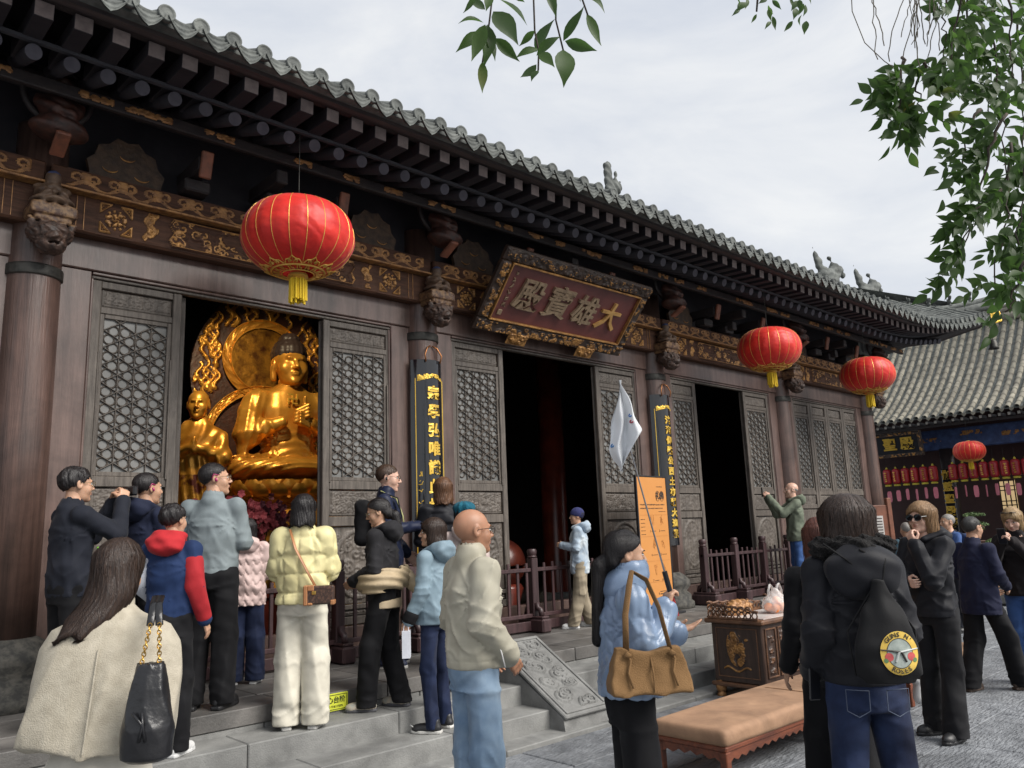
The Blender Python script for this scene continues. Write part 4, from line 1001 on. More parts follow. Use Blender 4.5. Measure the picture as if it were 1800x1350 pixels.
alt = thing('altar_table', 'dark altar table inside the hall below the flowers', 'altar', (4.1, 8.85, PZ)); b = MB(); b.box(-.9, -.35, .0, .9, .35, .56, .02); b.build('table_body', REDW, alt); b = MB(); b.box(-.95, -.4, .56, .95, .4, .62, .01); b.build('table_top', REDW, alt)
for k, x in enumerate((3.75, 4.05)):
    t = thing('altar_bowl', ('small brass offering bowl on the altar table, left one', 'small brass offering bowl on the altar table, right one')[k], 'bowl', (x, 8.55, PZ+.62), group='brass bowls on the altar'); b = MB(); b.lathe([(.05, 0), (.05, .02), (.10, .06), (.12, .14), (.115, .14), (.09, .06), (0, .04)], 20); b.build('bowl', GOLD, t, smooth=True)
# lamp that lights the statues
lamp = thing('altar_lamp', 'warm spotlight fixed under the hall ceiling before the Buddha', 'lamp', (3.6, 8.4, 5.5))
b = MB(); b.lathe([(.04, .25), (.05, .2), (.10, .05), (.12, 0), (.11, 0), (.09, .05), (.0, .18)], 16); b.build('lamp_hood', IRON, lamp, smooth=True)
def lampl(loc, tgt, e, size, ang=R_(70)):
    l_ = bpy.data.lights.new('altar_lamp_light', 'SPOT'); l_.energy = e; l_.color = (1, .80, .50); l_.spot_size = ang; l_.spot_blend = .5; l_.shadow_soft_size = size
    o = bpy.data.objects.new('altar_lamp_light', l_); COL.objects.link(o); o.location = loc; o.rotation_euler = (Vector(loc)-Vector(tgt)).to_track_quat('Z', 'Y').to_euler()
lampl((3.6, 8.4, 5.45), (4.9, 10.2, 3.4), 175, .12)
# dark inner columns seen through the middle door
for k, (x, yy) in enumerate(((9.9, 9.6), (6.2, 12.3))):
    t = thing('inner_column', ('dark red lacquered column inside the middle doorway', 'dark red lacquered column deep inside the hall')[k], 'column', (x, yy, PZ)); b = MB(); b.lathe([(.3, 0), (.24, .12), (.22, .2), (.22, 5.7)], 28); b.build('shaft', REDW, t, smooth=True); b = MB(); b.lathe([(.36, 0), (.36, .1), (.28, .18)], 28); b.build('base', STONEC, t, smooth=True)
wf = thing('wooden_fish_drum', 'big round red wooden fish drum inside the middle doorway', 'drum', (7.98, 8.85, PZ-.12)); sdf_obj('drum_body', lambda P: smax(ell(P, (0, 0, .85), (.36, .32, .36)), -rbox(P, (0, -.22, .80), (.28, .3, .018), .01), .02), (-.42, -.4, .45), (.42, .4, 1.25), .025, mat('fish_drum', (.11, .022, .011), (.06, .012, .008), rough=.32, scale=5), wf)
b = MB(); b.lathe([(.3, 0), (.34, .1), (.22, .25), (.3, .5), (.26, .56)], 24); b.build('stand', REDW, wf, smooth=True)
# ------------------------------------------------------------------ altar table outside
ALT = mat('altar_wood', (.060, .034, .024), (.028, .017, .014), rough=.42, scale=5, stretch=(5, 5, .7), bump=.15)
ALTE = mat('altar_edge', (.17, .085, .045), (.07, .035, .022), rough=.4, scale=8, bump=.2)
at_ = thing('carved_altar_table', 'dark carved wooden altar table with openwork railing and oranges on top', 'altar table', (7.12, 4.22, 0)); TW, TD = 1.02, .56
b = MB(); b.box(0, 0, .14, TW, TD, .70, .01); b.build('cabinet_body', ALT, at_)
b = MB(); b.box(-.05, -.05, .70, TW+.05, TD+.05, .745, .012); b.build('table_top', ALTE, at_)
b = MB(); b.box(.06, .0, .746, TW, TD-.06, .752); b.build('top_sheet', mat('white_sheet', (.62, .60, .58), (.5, .42, .40), rough=.25, scale=5), at_)
for nm, (x0, x1) in {'a': (.05, .25), 'b': (.29, .73), 'c': (.77, .97)}.items():
    for (a0, z0, a1, z1) in ((x0, .20, x1, .215), (x0, .645, x1, .66), (x0, .215, x0+.015, .645), (x1-.015, .215, x1, .645)):
        b = MB(); b.box(a0, -.012, z0, a1, .0, z1, .003); b.build('panel_moulding', ALTE, at_)
    w = x1-x0-.06
    V, Q, H = relief(w, .39, int(w*170), 60, (lambda u, v: curls(u, v, 600, 40, .04, .09, w, .39)*.8) if nm == 'b' else (lambda u, v: np.where(np.abs(u-w/2) < .045, (np.sin(v*64) > -.2)*curls(u, v, 610, 30, .02, .04, w, .39), 0)), .02)
    put('front_carving', np_mesh('front_carving', V, Q, [ALT, ALTE], (H.reshape(-1)[Q].mean(1) > .45).astype(int)), at_, (x0+.03, -.002, .235))
V, Q, H = relief(.34, .42, 70, 84, lambda u, v: np.where(np.hypot((u-.13-.1*(.4-v))/.10, (v-.24)/.17) < 1, curls(u, v, 620, 60, .02, .05, .34, .42), 0)+((np.hypot(u-.27, (v-.33)*2) < .022))*.7+(np.abs(v-.05-.02*np.sin(u*30)) < .008)*.8*(u < .3), .02)
V = np.stack([V[:, 1]-.002, .34-V[:, 0]+.10, V[:, 2]+.22], -1)
put('gilt_flower_painting', np_mesh('gilt_flower_painting', V, Q, [ALT, GOLDP], (H.reshape(-1)[Q].mean(1) > .3).astype(int)), at_)
for (a0, z0, a1, z1) in ((.05, .19, TD-.05, .20), (.05, .65, TD-.05, .66), (.05, .20, .06, .65), (TD-.06, .20, TD-.05, .65)):
    b = MB(); b.box(-.008, a0, z0, 0, a1, z1, .002); b.build('side_moulding', ALTE, at_)
b = MB(); b.box(-.03, -.03, .10, TW+.03, TD+.03, .14, .01); b.build('plinth', ALTE, at_)
for x in (.04, TW-.04):
    for yy in (.04, TD-.04):
        b = MB(); b.tube([(x, yy, .12), (x+(.03 if x > .5 else -.03), yy-.02, .07), (x, yy, .03), (x+(.05 if x > .5 else -.05), yy-.03, .0)], [.06, .05, .04, .045], 8); b.build('claw_foot', GOLDD, at_, smooth=True)
def rail_panel(L_, parent, M):
    b = MB(); n = int(L_/.07)
    for k in range(n):
        c_ = L_*(k+.5)/n; top = .14-.08*(k/n)
        b.tube([(c_+.028*math.cos(a), 0, .04+.03*math.sin(a)) for a in np.linspace(0, 6.28, 11)], .008, 5, caps=False)
        if top > .08: b.tube([(c_+.03*math.cos(a), 0, .095+.025*math.sin(a)) for a in np.linspace(0, 6.28, 11)], .008, 5, caps=False)
    b.tube([(L_*k/20, 0, .07+.075*(1-k/20)**.7+.008*math.sin(k*2)) for k in range(21)], .011, 6); b.box(0, -.012, 0, L_, .012, .014); b.xf(M); b.build('openwork_railing', ALTE, parent)
rail_panel(TD, at_, Matrix.Translation((-.035, TD, .747)) @ Matrix.Rotation(R_(-90), 4, 'Z'))
rail_panel(TW, at_, Matrix.Translation((0, TD+.03, .747))); rail_panel(TD*.8, at_, Matrix.Translation((TW+.035, TD, .747)) @ Matrix.Rotation(R_(-90), 4, 'Z'))
gb = thing('gilt_ornament', 'pierced gilt carving lying on the altar table beside the oranges', 'ornament', (7.46, 4.66, .752)); V, Q = field(lambda P: ell(P, (0, 0, .05), (.22, .10, .10))+.02*np.sin(P[..., 0]*70)*np.sin(P[..., 2]*80)*np.sin(P[..., 1]*60), (-.25, -.13, 0), (.25, .13, .18), .011); put('carving', np_mesh('carving', V, Q, GOLDD), gb)
bag = thing('plastic_bag', 'clear plastic bag full of oranges standing on the altar table', 'bag', (7.76, 4.40, .754))
PLB = bpy.data.materials.new('clear_plastic'); PLB.use_nodes = True; n_ = PLB.node_tree.nodes; l_ = PLB.node_tree.links
tr_ = n_.new('ShaderNodeBsdfTransparent'); ms_ = n_.new('ShaderNodeMixShader'); ms_.inputs[0].default_value = .42; pb_ = n_['Principled BSDF']; pb_.inputs['Base Color'].default_value = (.85, .82, .8, 1); pb_.inputs['Roughness'].default_value = .22
l_.new(tr_.outputs[0], ms_.inputs[1]); l_.new(pb_.outputs[0], ms_.inputs[2]); l_.new(ms_.outputs[0], n_['Material Output'].inputs[0])
sdf_obj('bag_film', lambda P: smin(ell(P, (0, 0, .085), (.17, .13, .10)), cap(P, (0, 0, .14), (0, 0, .20), .07, .05), .06)+.007*np.sin(P[..., 0]*60+P[..., 2]*40)*np.sin(P[..., 1]*50), (-.2, -.16, 0), (.2, .16, .26), .012, PLB, bag)
for s in (-1, 1):
    b = MB(); b.tube([(s*.03, 0, .20), (s*.06, 0, .27), (s*.09, 0, .29), (s*.13, 0, .22), (s*.12, 0, .14)], [.018, .014, .012, .014, .02], 8, flat=.35); b.build('bag_handle', PLB, bag, smooth=True)
ORG = mat('orange_peel', (.80, .25, .03), (.70, .18, .02), rough=.45, scale=30, bump=.2, bscale=200)
b = MB(); b.lathe([(.0, -.045), (.025, -.038), (.043, -.015), (.045, .008), (.034, .032), (.012, .044), (0, .042)], 16); om = b.mesh('orange', ORG, True)
for k, (x, yy, z) in enumerate(((-.08, -.04, .05), (.02, -.06, .05), (.10, -.02, .05), (-.03, .05, .05), (.07, .05, .05), (-.01, -.01, .12), (-.10, .03, .06))):
    o = put('orange', om, None, (7.76+x, 4.40+yy, .754+z)); tag(o, 'orange inside the clear plastic bag on the altar table', 'orange', 'oranges in the plastic bag')
# ------------------------------------------------------------------ kneeling benches
CUSH = mat('bench_cushion', (.375, .225, .135), (.30, .175, .105), rough=.8, scale=3, bump=.08, bscale=60, dirt=(4, .22), fold=.25, fscale=1.2, fdist=.03)
BWD = mat('bench_wood', (.20, .060, .028), (.09, .028, .016), rough=.4, scale=5, stretch=(.8, 5, 5), bump=.12)
def bench(x, y, L_, D, label):
    t = thing('kneeling_bench', label, 'bench', (x, y, 0), group='long padded kneeling benches')
    sdf_obj('cushion', lambda P: rbox(P, (L_/2, D/2, .285), (L_/2+.01, D/2+.01, .055), .035)-.010*np.clip(1-((P[..., 0]-L_/2)/(L_/2))**2, 0, 1), (-.03, -.03, .22), (L_+.03, D+.03, .37), .018, CUSH, t)
    b = MB(); b.tube([(L_*.5, -.012, .33), (L_*.5, .1, .352), (L_*.5, D*.5, .353), (L_*.5, D-.1, .352), (L_*.5, D+.012, .33)], .004, 5); b.build('cushion_seam', mat('seam', (.30, .17, .09)), t)
    b = MB(); b.box(0, 0, .20, L_, D, .235, .008); b.build('seat_frame', BWD, t)
    def apron(L2, M):
        poly = [(0, .20), (0, .13)]; n = max(3, round(L2/.10))*2
        for k in range(n+1):
            poly.append((L2*k/n, .135+(.018 if k % 2 else -.005)+(.02*math.sin(math.pi*k/n))))
        poly += [(L2, .13), (L2, .20)]; b = MB(); b.prism(poly, -.01, .01, M=M); b.build('scalloped_apron', BWD, t)
    seg = L_/2
    for k in range(2):
        for yy in (.02, D-.02): apron(seg-.10, Matrix.Translation((seg*k+.05, yy, 0)))
    for xx in (.02, L_-.02): apron(D-.1, Matrix.Translation((xx, .05, 0)) @ Matrix.Rotation(R_(90), 4, 'Z'))
    for xx in (.03, L_/2, L_-.03):
        for yy in (.03, D-.03):
            b = MB(); b.box(xx-.028, yy-.028, 0, xx+.028, yy+.028, .20, .006); b.build('leg', BWD, t)
bench(4.72, 3.13, 2.75, .58, 'long tan padded kneeling bench in front of the altar table, nearer one')
bench(7.66, 3.10, 1.85, .60, 'tan padded kneeling bench behind the woman in sunglasses, farther one')
# ------------------------------------------------------------------ orange sign board and small signs
ORS = mat('sign_orange', (.54, .235, .065), (.50, .21, .05), rough=.5, scale=2); INK = mat('sign_ink', (.03, .02, .015)); SGR = mat('sign_metal', (.05, .05, .055), rough=.4, metal=.6)
sg = thing('standing_sign', 'tall narrow orange sign board standing in front of a temple column', 'sign', (8.62, 6.80, PZ), R_(6)); SW, SH = .76, 1.86
b = MB(); b.box(0, -.012, .05, SW, .012, SH, .004); b.build('board', ORS, sg)
for (a0, z0, a1, z1) in ((-.025, .03, 0, SH+.02), (SW, .03, SW+.025, SH+.02), (0, SH, SW, SH+.02)):
    b = MB(); b.box(a0, -.02, z0, a1, .02, z1, .004); b.build('frame', SGR, sg)
b = MB(); b.box(-.06, -.16, 0, SW+.06, .16, .03, .008); b.build('foot_plate', SGR, sg)
for k, ch in enumerate('礼佛'):
    text_mb(ch, .11, .003, .003).build('heading_character', INK, sg, loc=(.52+.11*k, -.014, 1.60)); b = MB(); b.tube([(.054*math.cos(a), 0, .07*math.sin(a)) for a in np.linspace(0, 6.283, 25)], .0025, 5, caps=False); b.build('heading_circle', INK, sg, loc=(.52+.11*k, -.014, 1.60))
r_ = random.Random(3)
def scribble(x0, x1, z, s, n=1, parent=sg):
    b = MB(); x = x0
    while x < x1:
        w = s*r_.uniform(.5, .9); b.box(x, -.0145, z-s*.35*r_.uniform(.5, 1), x+w, -.0125, z+s*.35*r_.uniform(.5, 1)); x += s*1.15
    b.build('text_line', INK, parent)
scribble(.50, .66, 1.73, .018); scribble(.05, .70, 1.48, .026); scribble(.05, .62, 1.43, .026); scribble(.52, .70, 1.385, .014)
for k in range(5): scribble(.04, .14, 1.28-.05*k, .014)
for (cx, cz, d) in ((.34, 1.22, '1'), (.58, 1.22, '2'), (.34, .90, '4'), (.58, .90, '5'), (.34, .56, '7'), (.58, .56, '8'), (.46, .38, '9')):
    b = MB()
    for q in range(3): b.tube([(cx+r_.uniform(-.05, .05), -.014, cz+.03+r_.uniform(-.06, .10)) for _ in range(5)], .0012, 4)
    b.build('pose_drawing', mat('sign_line', (.42, .16, .03)), sg) if d != '9' else None
    text_mb(d, .045, .002).build('step_number', INK, sg, loc=(cx-.07, -.014, cz-.10)); scribble(cx-.04, cx+.08, cz-.10, .012)
for k in range(6): scribble(.42, .66 if k < 5 else .50, .31-.035*k, .018)
for z in (1.34, 1.05, .72, .44):
    b = MB(); b.box(.03, -.0142, z-.0012, SW-.03, -.0125, z+.0012); b.build('divider', mat('sign_line', (.42, .16, .03)), sg)
YEL = mat('warning_yellow', (.62, .66, .05), (.5, .55, .04), rough=.5, scale=6); YINK = mat('warning_ink', (.02, .025, .01))
def plate(x, y, z, label):
    t = thing('step_warning_plate', label, 'sign', (x, y, z), group='yellow step warning plates'); b = MB(); b.box(-.13, -.004, -.065, .13, .004, .065, .003); b.build('plate', YEL, t)
    for (a0, z0, a1, z1) in ((-.12, -.055, .12, -.051), (-.12, .051, .12, .055), (-.12, -.051, -.116, .051), (.116, -.051, .12, .051)):
        b = MB(); b.box(a0, -.006, z0, a1, -.003, z1); b.build('border', YINK, t)
    text_mb('小心台阶', .052, .002, .001).build('characters', YINK, t, loc=(0, -.006, .014)); text_mb('MIND THE STEPS', .022, .002).build('lettering', YINK, t, loc=(0, -.006, -.032))
plate(3.36, 5.738, .425, 'yellow step warning plate on the riser beside the cream trousers'); plate(7.60, 5.738, .425, 'yellow step warning plate on the riser right of the blue jacket')
for k, x in enumerate((.9, 5.30)):
    b = MB(); b.box(x-.22, 5.765, PZ+.003, x+.22, 5.80, PZ+.006); o = b.build('warning_tape', YEL); tag(o, ('strip of yellow tape on the platform edge at the far left', 'strip of yellow tape on the platform edge above the cloud ramp')[k], 'tape', 'yellow tape strips on the platform edge')
# wooden notice board further along
nb_ = thing('notice_board', 'reddish wooden notice board with a small white text panel near the hall corner', 'notice board', (13.05, 5.55, .34), R_(-35)); NBW = mat('notice_wood', (.21, .075, .04), (.12, .045, .025), rough=.5)
b = MB(); b.box(-.26, -.02, .5, .26, .02, 1.55, .01); b.build('board', NBW, nb_)
for x in (-.29, .29):
    b = MB(); b.box(x-.04, -.04, 0, x+.04, .04, 1.66, .01); b.build('post', NBW, nb_)
b = MB(); b.box(-.16, -.026, .95, .16, -.018, 1.38); b.build('text_panel', mat('notice_paper', (.5, .48, .46)), nb_)
for k in range(8): 
    b = MB(); b.box(-.14, -.029, 1.33-.045*k, .14, -.025, 1.345-.045*k); b.build('text_line', INK, nb_)
# ================================================================== people
def skin(name, c): 
    m = mat('skin_'+name, c, tuple(x*.86 for x in c), rough=.48, scale=14, bump=.05, bscale=120)
    p = m.node_tree.nodes['Principled BSDF']; p.inputs['Subsurface Weight'].default_value = .12; p.inputs['Subsurface Radius'].default_value = (.01, .004, .002); p.inputs['Subsurface Scale'].default_value = .6
    return m
SK = {'a': skin('warm', (.50, .29, .19)), 'b': skin('fair', (.60, .37, .28)), 'c': skin('tan', (.40, .20, .12))}
LIP = mat('lips', (.34, .12, .10), rough=.4); EYEW = mat('eye_white', (.62, .60, .57), rough=.2); EYEB = mat('eye_dark', (.02, .013, .01), rough=.15); BROW = mat('brow_dark', (.03, .02, .016), rough=.8); BROWL = mat('brow_light', (.16, .10, .06), rough=.8)
def hairm(name, c, c2): return mat('hair_'+name, c, c2, rough=.40, scale=30, stretch=(6, 6, .35), lo=.3, hi=.72, bump=.4, bscale=55, bstretch=(7, 7, .3), spec=.4, bdist=.01)
HB = hairm('black', (.022, .018, .018), (.008, .007, .008)); HBR = hairm('brown', (.085, .048, .030), (.026, .016, .012)); HBL = hairm('honey', (.36, .215, .105), (.13, .075, .040)); HRD = hairm('auburn', (.13, .04, .025), (.05, .018, .012)); HGR = hairm('grey', (.30, .28, .26), (.15, .14, .13)); HTIP = hairm('dark_brown', (.055, .032, .022), (.016, .011, .010))
def cloth(name, c, c2=None, rough=.8, scale=9, bump=.07, bscale=190, **k): return mat('cloth_'+name, c, c2 or tuple(x*.82 for x in c), rough=rough, scale=scale, bump=bump, bscale=bscale, sheen=.03, spec=k.pop('spec', .22), fold=k.pop('fold', .5), fscale=k.pop('fscale', 1.5), fdist=.05, **k)
def hand_mesh(curl, spread=0.):
    def f(P):
        d = rbox(P, (0, 0, -.048), (.038, .014, .046), .013)
        for k, (x, L_) in enumerate(((.029, .068), (.010, .078), (-.010, .073), (-.028, .056))):
            p = Vector((x, 0, -.088)); a = curl*.55+spread*(.1*k)
            r = (.0095, .0088, .0082, .0070)
            for s_, fr in enumerate((.46, .32, .26)):
                q = p+Vector((x*.12, math.sin(a), -math.cos(a)))*L_*fr; dd = cap(P, p, q, r[s_], r[s_+1]); d = smin(d, dd, .006 if s_ else .010) if s_ == 0 else np.minimum(d, dd); p = q; a += curl*.75
        t0 = (.034, .004, -.030); t1 = (.056+.012*spread, .018+.012*curl, -.066); t2 = (.052-.014*curl, .030+.022*curl, -.096)
        d = smin(d, cap(P, t0, t1, .0145, .0105), .012); d = np.minimum(d, cap(P, t1, t2, .0105, .0085))
        return smin(d, cap(P, (0, 0, .03), (0, 0, -.01), .027, .029, (1, .72, 1)), .02)
    return field(f, (-.06, -.03, -.19), (.08, .12, .05), .0062)
HANDS = {'relax': hand_mesh(.45), 'grip': hand_mesh(1.25), 'flat': hand_mesh(.12, .6), 'hold': hand_mesh(.85)}
def shoe_mesh():
    def up_(P): 
        d = ell(P, (0, .055, .042), (.046, .135, .045)); d = smin(d, cap(P, (0, -.035, .05), (0, -.03, .095), .043, .040), .03); d = smin(d, ell(P, (0, .13, .032), (.044, .05, .034)), .02)
        return smax(d, -(P[..., 2]-.012), .004)
    def so_(P):
        x, y_, z = P[..., 0], P[..., 1], P[..., 2]; w = np.interp(y_, [-.10, -.06, 0, .10, .17, .20], [.026, .042, .040, .050, .036, .010]).astype(np.float32)
        return np.maximum(np.maximum(np.abs(x)-w, np.abs(z-.014)-.014), np.maximum(-.088-y_, y_-.195))
    return field(up_, (-.06, -.1, 0), (.06, .21, .15), .008), field(so_, (-.06, -.11, -.002), (.06, .21, .04), .007)
SHU, SHS = shoe_mesh()
def shell(P, k=0., cut=.75, off=.0):
    d = ell(P, (0, -.018, .034), (.083+k, .101+k, .090+k)); return smax(d, -(P[..., 2]-cut*P[..., 1]-off), .012)
def hair_fn(style, ln=.3, seed=0, part=0.):
    def f(P):
        x, y_, z = P[..., 0], P[..., 1], P[..., 2]; st = .0013*np.sin(x*330+9*np.sin(z*9)+seed)+.0011*np.sin(y_*300+x*90+6*np.sin(z*11))+.0016*np.sin(x*70+y_*55+5*np.sin(z*14+seed))
        if style == 'short':
            d = shell(P, .001, .66, .006); return d+.0042*np.sin(x*95+seed)*np.sin(y_*80+z*34)+st
        if style == 'crop': return shell(P, -.0062, .68, .004)+st*.3
        if style == 'fringe':
            d = shell(P, -.0068, .5, -.005); return smax(d, z-.03-.35*(y_+.03), .01)+st*.2
        if style == 'bun' or style == 'tail':
            d = shell(P, .002, .78, .010); d = smin(d, ell(P, (0, -.075, -.03), (.066, .04, .05)), .02)
            if style == 'tail':
                d = smin(d, cap(P, (0, -.105, -.015), (-.01, -.135, -.06), .022, .034), .012); d = smin(d, cap(P, (-.01, -.135, -.06), (-.025, -.135, -ln), .036, .024), .02)
            else: d = smin(d, cap(P, (0, -.10, -.02), (0, -.14, -.10), .03, .018), .02)
            return d+st*.7
        if style == 'bob' or style == 'long':
            d = shell(P, .008, .50, .0)
            L_ = .135 if style == 'bob' else ln
            w = np.interp(z, [-L_, -L_*.7, -.05, .03], [.080 if style == 'bob' else .060, .096, .094, .088]).astype(np.float32); cyy = np.interp(z, [-L_, -.13, 0], [-.055 if style == 'bob' else -.085, -.04, -.02]).astype(np.float32); ry = np.interp(z, [-L_, -.14, 0, .05], [.075 if style == 'bob' else .035, .085 if style == 'bob' else .06, .098, .095]).astype(np.float32)
            c = (np.sqrt((x/w)**2+((y_-cyy)/ry)**2)-1)*.06; c = np.maximum(c, np.maximum(-L_+.007*np.sin(x*60+seed)-z, z-.06))
            c = smax(c, -ell(P, (0, .085, -.06), (.064, .095, .125)), .012)
            d = smin(d, c, .02); d = smax(d, -ell(P, (0, .105, -.03), (.058, .06, .085)), .010)
            return d+st*.7
        raise ValueError(style)
    lo = {'tail': -ln-.05, 'long': -ln-.05, 'bob': -.17, 'bun': -.16}.get(style, -.13)
    return f, (-.135, -.20, lo), (.135, .12, .15)
ARM = {'hang': ((.232, -.035, 1.12), (.238, .035, .885), 'relax'), 'pocket': ((.262, -.09, 1.13), (.175, .09, .97), 'relax'), 'back': ((.25, -.10, 1.13), (.06, -.165, 1.0), 'relax'), 'front': ((.235, .03, 1.13), (.07, .24, 1.17), 'hold'),
       'up': ((.235, .15, 1.20), (.085, .30, 1.43), 'grip'), 'chin': ((.185, .16, 1.12), (.055, .175, 1.385), 'grip'), 'waist': ((.24, .0, 1.12), (.12, .22, 1.02), 'relax'), 'cross': ((.23, .08, 1.15), (.02, .20, 1.12), 'hold')}
N_PERSON = [0]
def person(label, pos, az, h=1.7, sex='m', sk='a', arms=('hang', 'hang'), legs=None, head=(0, 0), lean=(0, 0), top=None, trs=None, shoe=None, sole=None, hair=('short', HB, {}), res=.0115, wide=1., face=True, brow=None, palms=(None, None), hdir=(None, None), extra=None, group=None, swing=0.):
    N_PERSON[0] += 1; seed = N_PERSON[0]*1.7
    t = thing('person', label, 'person', pos, R_(az-90), group); s = h/1.70; wd = (1+(wide-1)*.45)*(.96 if sex == 'm' else .89)
    def W_(V):                                     # posture: lean the upper body, then scale to size
        V = np.asarray(V, np.float32).copy(); k = np.clip(V[:, 2]-.95, 0, None); V[:, 0] += lean[0]*k; V[:, 1] += lean[1]*k; return V*s
    A = []
    for i, sg in ((0, 1), (1, -1)):
        a = arms[i]; a = ARM[a] if isinstance(a, str) else a
        A.append([Vector((sg*.166*wd, -.005, 1.372)), Vector((sg*a[0][0]*(.90*wd if abs(a[0][0]) > .17 else 1), a[0][1], a[0][2])), Vector((sg*a[1][0], a[1][1], a[1][2])), a[2]])
    legs = legs or {}
    LG = []
    for i, sg in ((0, 1), (1, -1)):
        q = legs.get('RL'[i], {}); LG.append([Vector((sg*.088*wd, 0, .90)), Vector(q.get('knee', (sg*.098, .015, .49))), Vector(q.get('ankle', (sg*.105, -.02, .095))), q.get('yaw', sg*-12), q.get('pitch', 0)])
    # body: one skin mesh with torso, limbs, neck, head and hands
    def bodyf(P):
        d = loft(P, [(.84, 0, 0, .13*wd, .09), (1.08, 0, 0, .115*wd, .08), (1.28, 0, 0, .135*wd, .09), (1.40, 0, 0, .12, .07), (1.46, 0, -.01, .055, .06)])
        for a in A: d = smin(d, cap(P, a[0]*.9+Vector((0, 0, .135)), a[1], .042, .038), .02); d = smin(d, cap(P, a[1], a[2], .036, .026), .02)
        for g in LG: d = smin(d, cap(P, g[0], g[1], .065, .045), .02); d = smin(d, cap(P, g[1], g[2], .042, .032), .02)
        return smin(d, cap(P, (0, -.012, 1.40), (0, .005, 1.545), .056 if sex == 'm' else .048, .054 if sex == 'm' else .046), .03)
    pts = np.array([list(v) for a in A for v in a[:3]]+[list(v) for g in LG for v in g[:3]]+[[0, 0, 1.5]]); lo = pts.min(0)-.11; hi = pts.max(0)+.11; lo[2] = .03
    BVt, BQt = field(bodyf, lo, hi, max(.018, res*1.3))
    mb = MB(); mats = [SK[sk], EYEW, EYEB, LIP, brow or (BROW if hair and hair[1] in (HB, HBR, HTIP) else BROWL)]
    Vs = [W_(BVt)]; Qs = [BQt]; Ms = [np.zeros(len(BQt), int)]; nv = len(BVt)
    Rh = Matrix.Rotation(R_(head[0]), 3, 'Z') @ Matrix.Rotation(R_(head[1]), 3, 'X'); Rn = np.array(Rh, np.float32); HS = 1.04 if sex == 'm' else .99; HC = np.array([0, .012, 1.583], np.float32)
    def H_(V): return W_((np.asarray(V, np.float32)*HS)@Rn.T+HC)
    Vs.append(H_(HV)); Qs.append(HQ+nv); Ms.append(np.zeros(len(HQ), int)); nv += len(HV)
    if face:
        def blob(c, r, mi, n=8):
            nonlocal nv
            u = np.linspace(0, np.pi, n+1); v = np.linspace(0, 2*np.pi, n+1)[:-1]; V = np.array([[c[0]+r[0]*np.sin(a)*np.cos(b_), c[1]+r[1]*np.sin(a)*np.sin(b_), c[2]+r[2]*np.cos(a)] for a in u for b_ in v]); Q = np.array([[i*n+j, i*n+(j+1) % n, (i+1)*n+(j+1) % n, (i+1)*n+j] for i in range(n) for j in range(n)])[:, ::-1]
            Vs.append(H_(V)); Qs.append(Q+nv); Ms.append(np.full(len(Q), mi)); nv += len(V)
        for sx in (-1, 1):
            blob((sx*.031, .0755, .004), (.0125, .010, .0066), 1); blob((sx*.031, .0815, .004), (.0055, .005, .0058), 2)
            blob((sx*.031, .0775, .0105), (.0145, .0095, .0022), 4, 6); blob((sx*.032, .0865, .024), (.0175, .005, .0032), 4, 6)
        blob((0, .0925, -.0525), (.0175, .0055, .0035), 3); blob((0, .0915, -.0625), (.0145, .006, .0042), 3)
    for i, a in enumerate(A):
        sg = 1 if i == 0 else -1; hv, hq = HANDS[a[3]]; d = Vector(hdir[i]).normalized() if hdir[i] else (a[2]-a[1]).normalized(); n = Vector(palms[i]) if palms[i] else Vector((-sg, 0, 0)); z = -d; yv = (n-z*n.dot(z)); yv = yv.normalized() if yv.length > .05 else Vector((0, 1, 0)); xv = yv.cross(z)
        M = np.array((xv, yv, z), np.float32); v = hv.copy(); q = hq
        if sg < 0: v[:, 0] *= -1; q = hq[:, ::-1]
        hs = 1.0 if sex == 'm' else .90
        Vs.append(W_(v*hs@M+np.array(a[2], np.float32))); Qs.append(q+nv); Ms.append(np.zeros(len(q), int)); nv += len(v)
    put('body', np_mesh('body', np.concatenate(Vs), np.concatenate(Qs), mats, np.concatenate(Ms)), t)
    # jacket or top
    tp = dict(m=None, hem=.86, w=.02, sl=.0, wr=.006, quilt=None, collar=None, flare=0., cuff=None, cape=False, hoodm=None, sleeve=1.)
    tp.update(top or {}); w = tp['w']
    if tp['m']:
        fl = tp['flare']; hem = tp['hem']
        w = tp['w']*.62; prof = [(hem, 0, .005, (.163+w+fl)*wd, .112+w+fl), (max(hem+.05, .96), 0, .002, (.160+w+fl*.8)*wd, .110+w+fl*.8), (1.08, 0, 0, (.150+w+fl*.4)*wd, .102+w+fl*.4), (1.28, 0, 0, (.162+w)*wd, .110+w), (1.36, 0, -.005, (.150+w*.5)*wd, .092+w*.5), (1.415, 0, -.012, .098, .072+w*.3), (1.452, 0, -.012, .066, .062)]
        def topf(P):
            x, y_, z = P[..., 0], P[..., 1], P[..., 2]
            d = loft(P, prof); arm = None
            if tp['cape']:
                th = np.arctan2(y_, x); 
                c = loft(P, [(hem, 0, 0, .252, .178), (1.05, 0, 0, .258, .172), (1.2, 0, 0, .256, .158), (1.32, 0, -.005, .240, .140), (1.385, 0, -.01, .205, .116), (1.435, 0, -.015, .10, .085), (1.47, 0, -.015, .065, .065)])
                return c-.030*(1-np.abs(np.sin(th*2.6+1.2*np.sin(z*3)+.9)))**1.8*np.clip((1.40-z)*2.0, 0, 1)+.010*np.sin(th*4+2)*np.clip((1.3-z)*2, 0, 1)-.004*(1-np.abs(np.sin(th*9+z*5)))**2*np.clip((1.3-z)*2, 0, 1)+np.maximum(0, .03*np.sin(th*2+.5)-(z-hem))*1.2
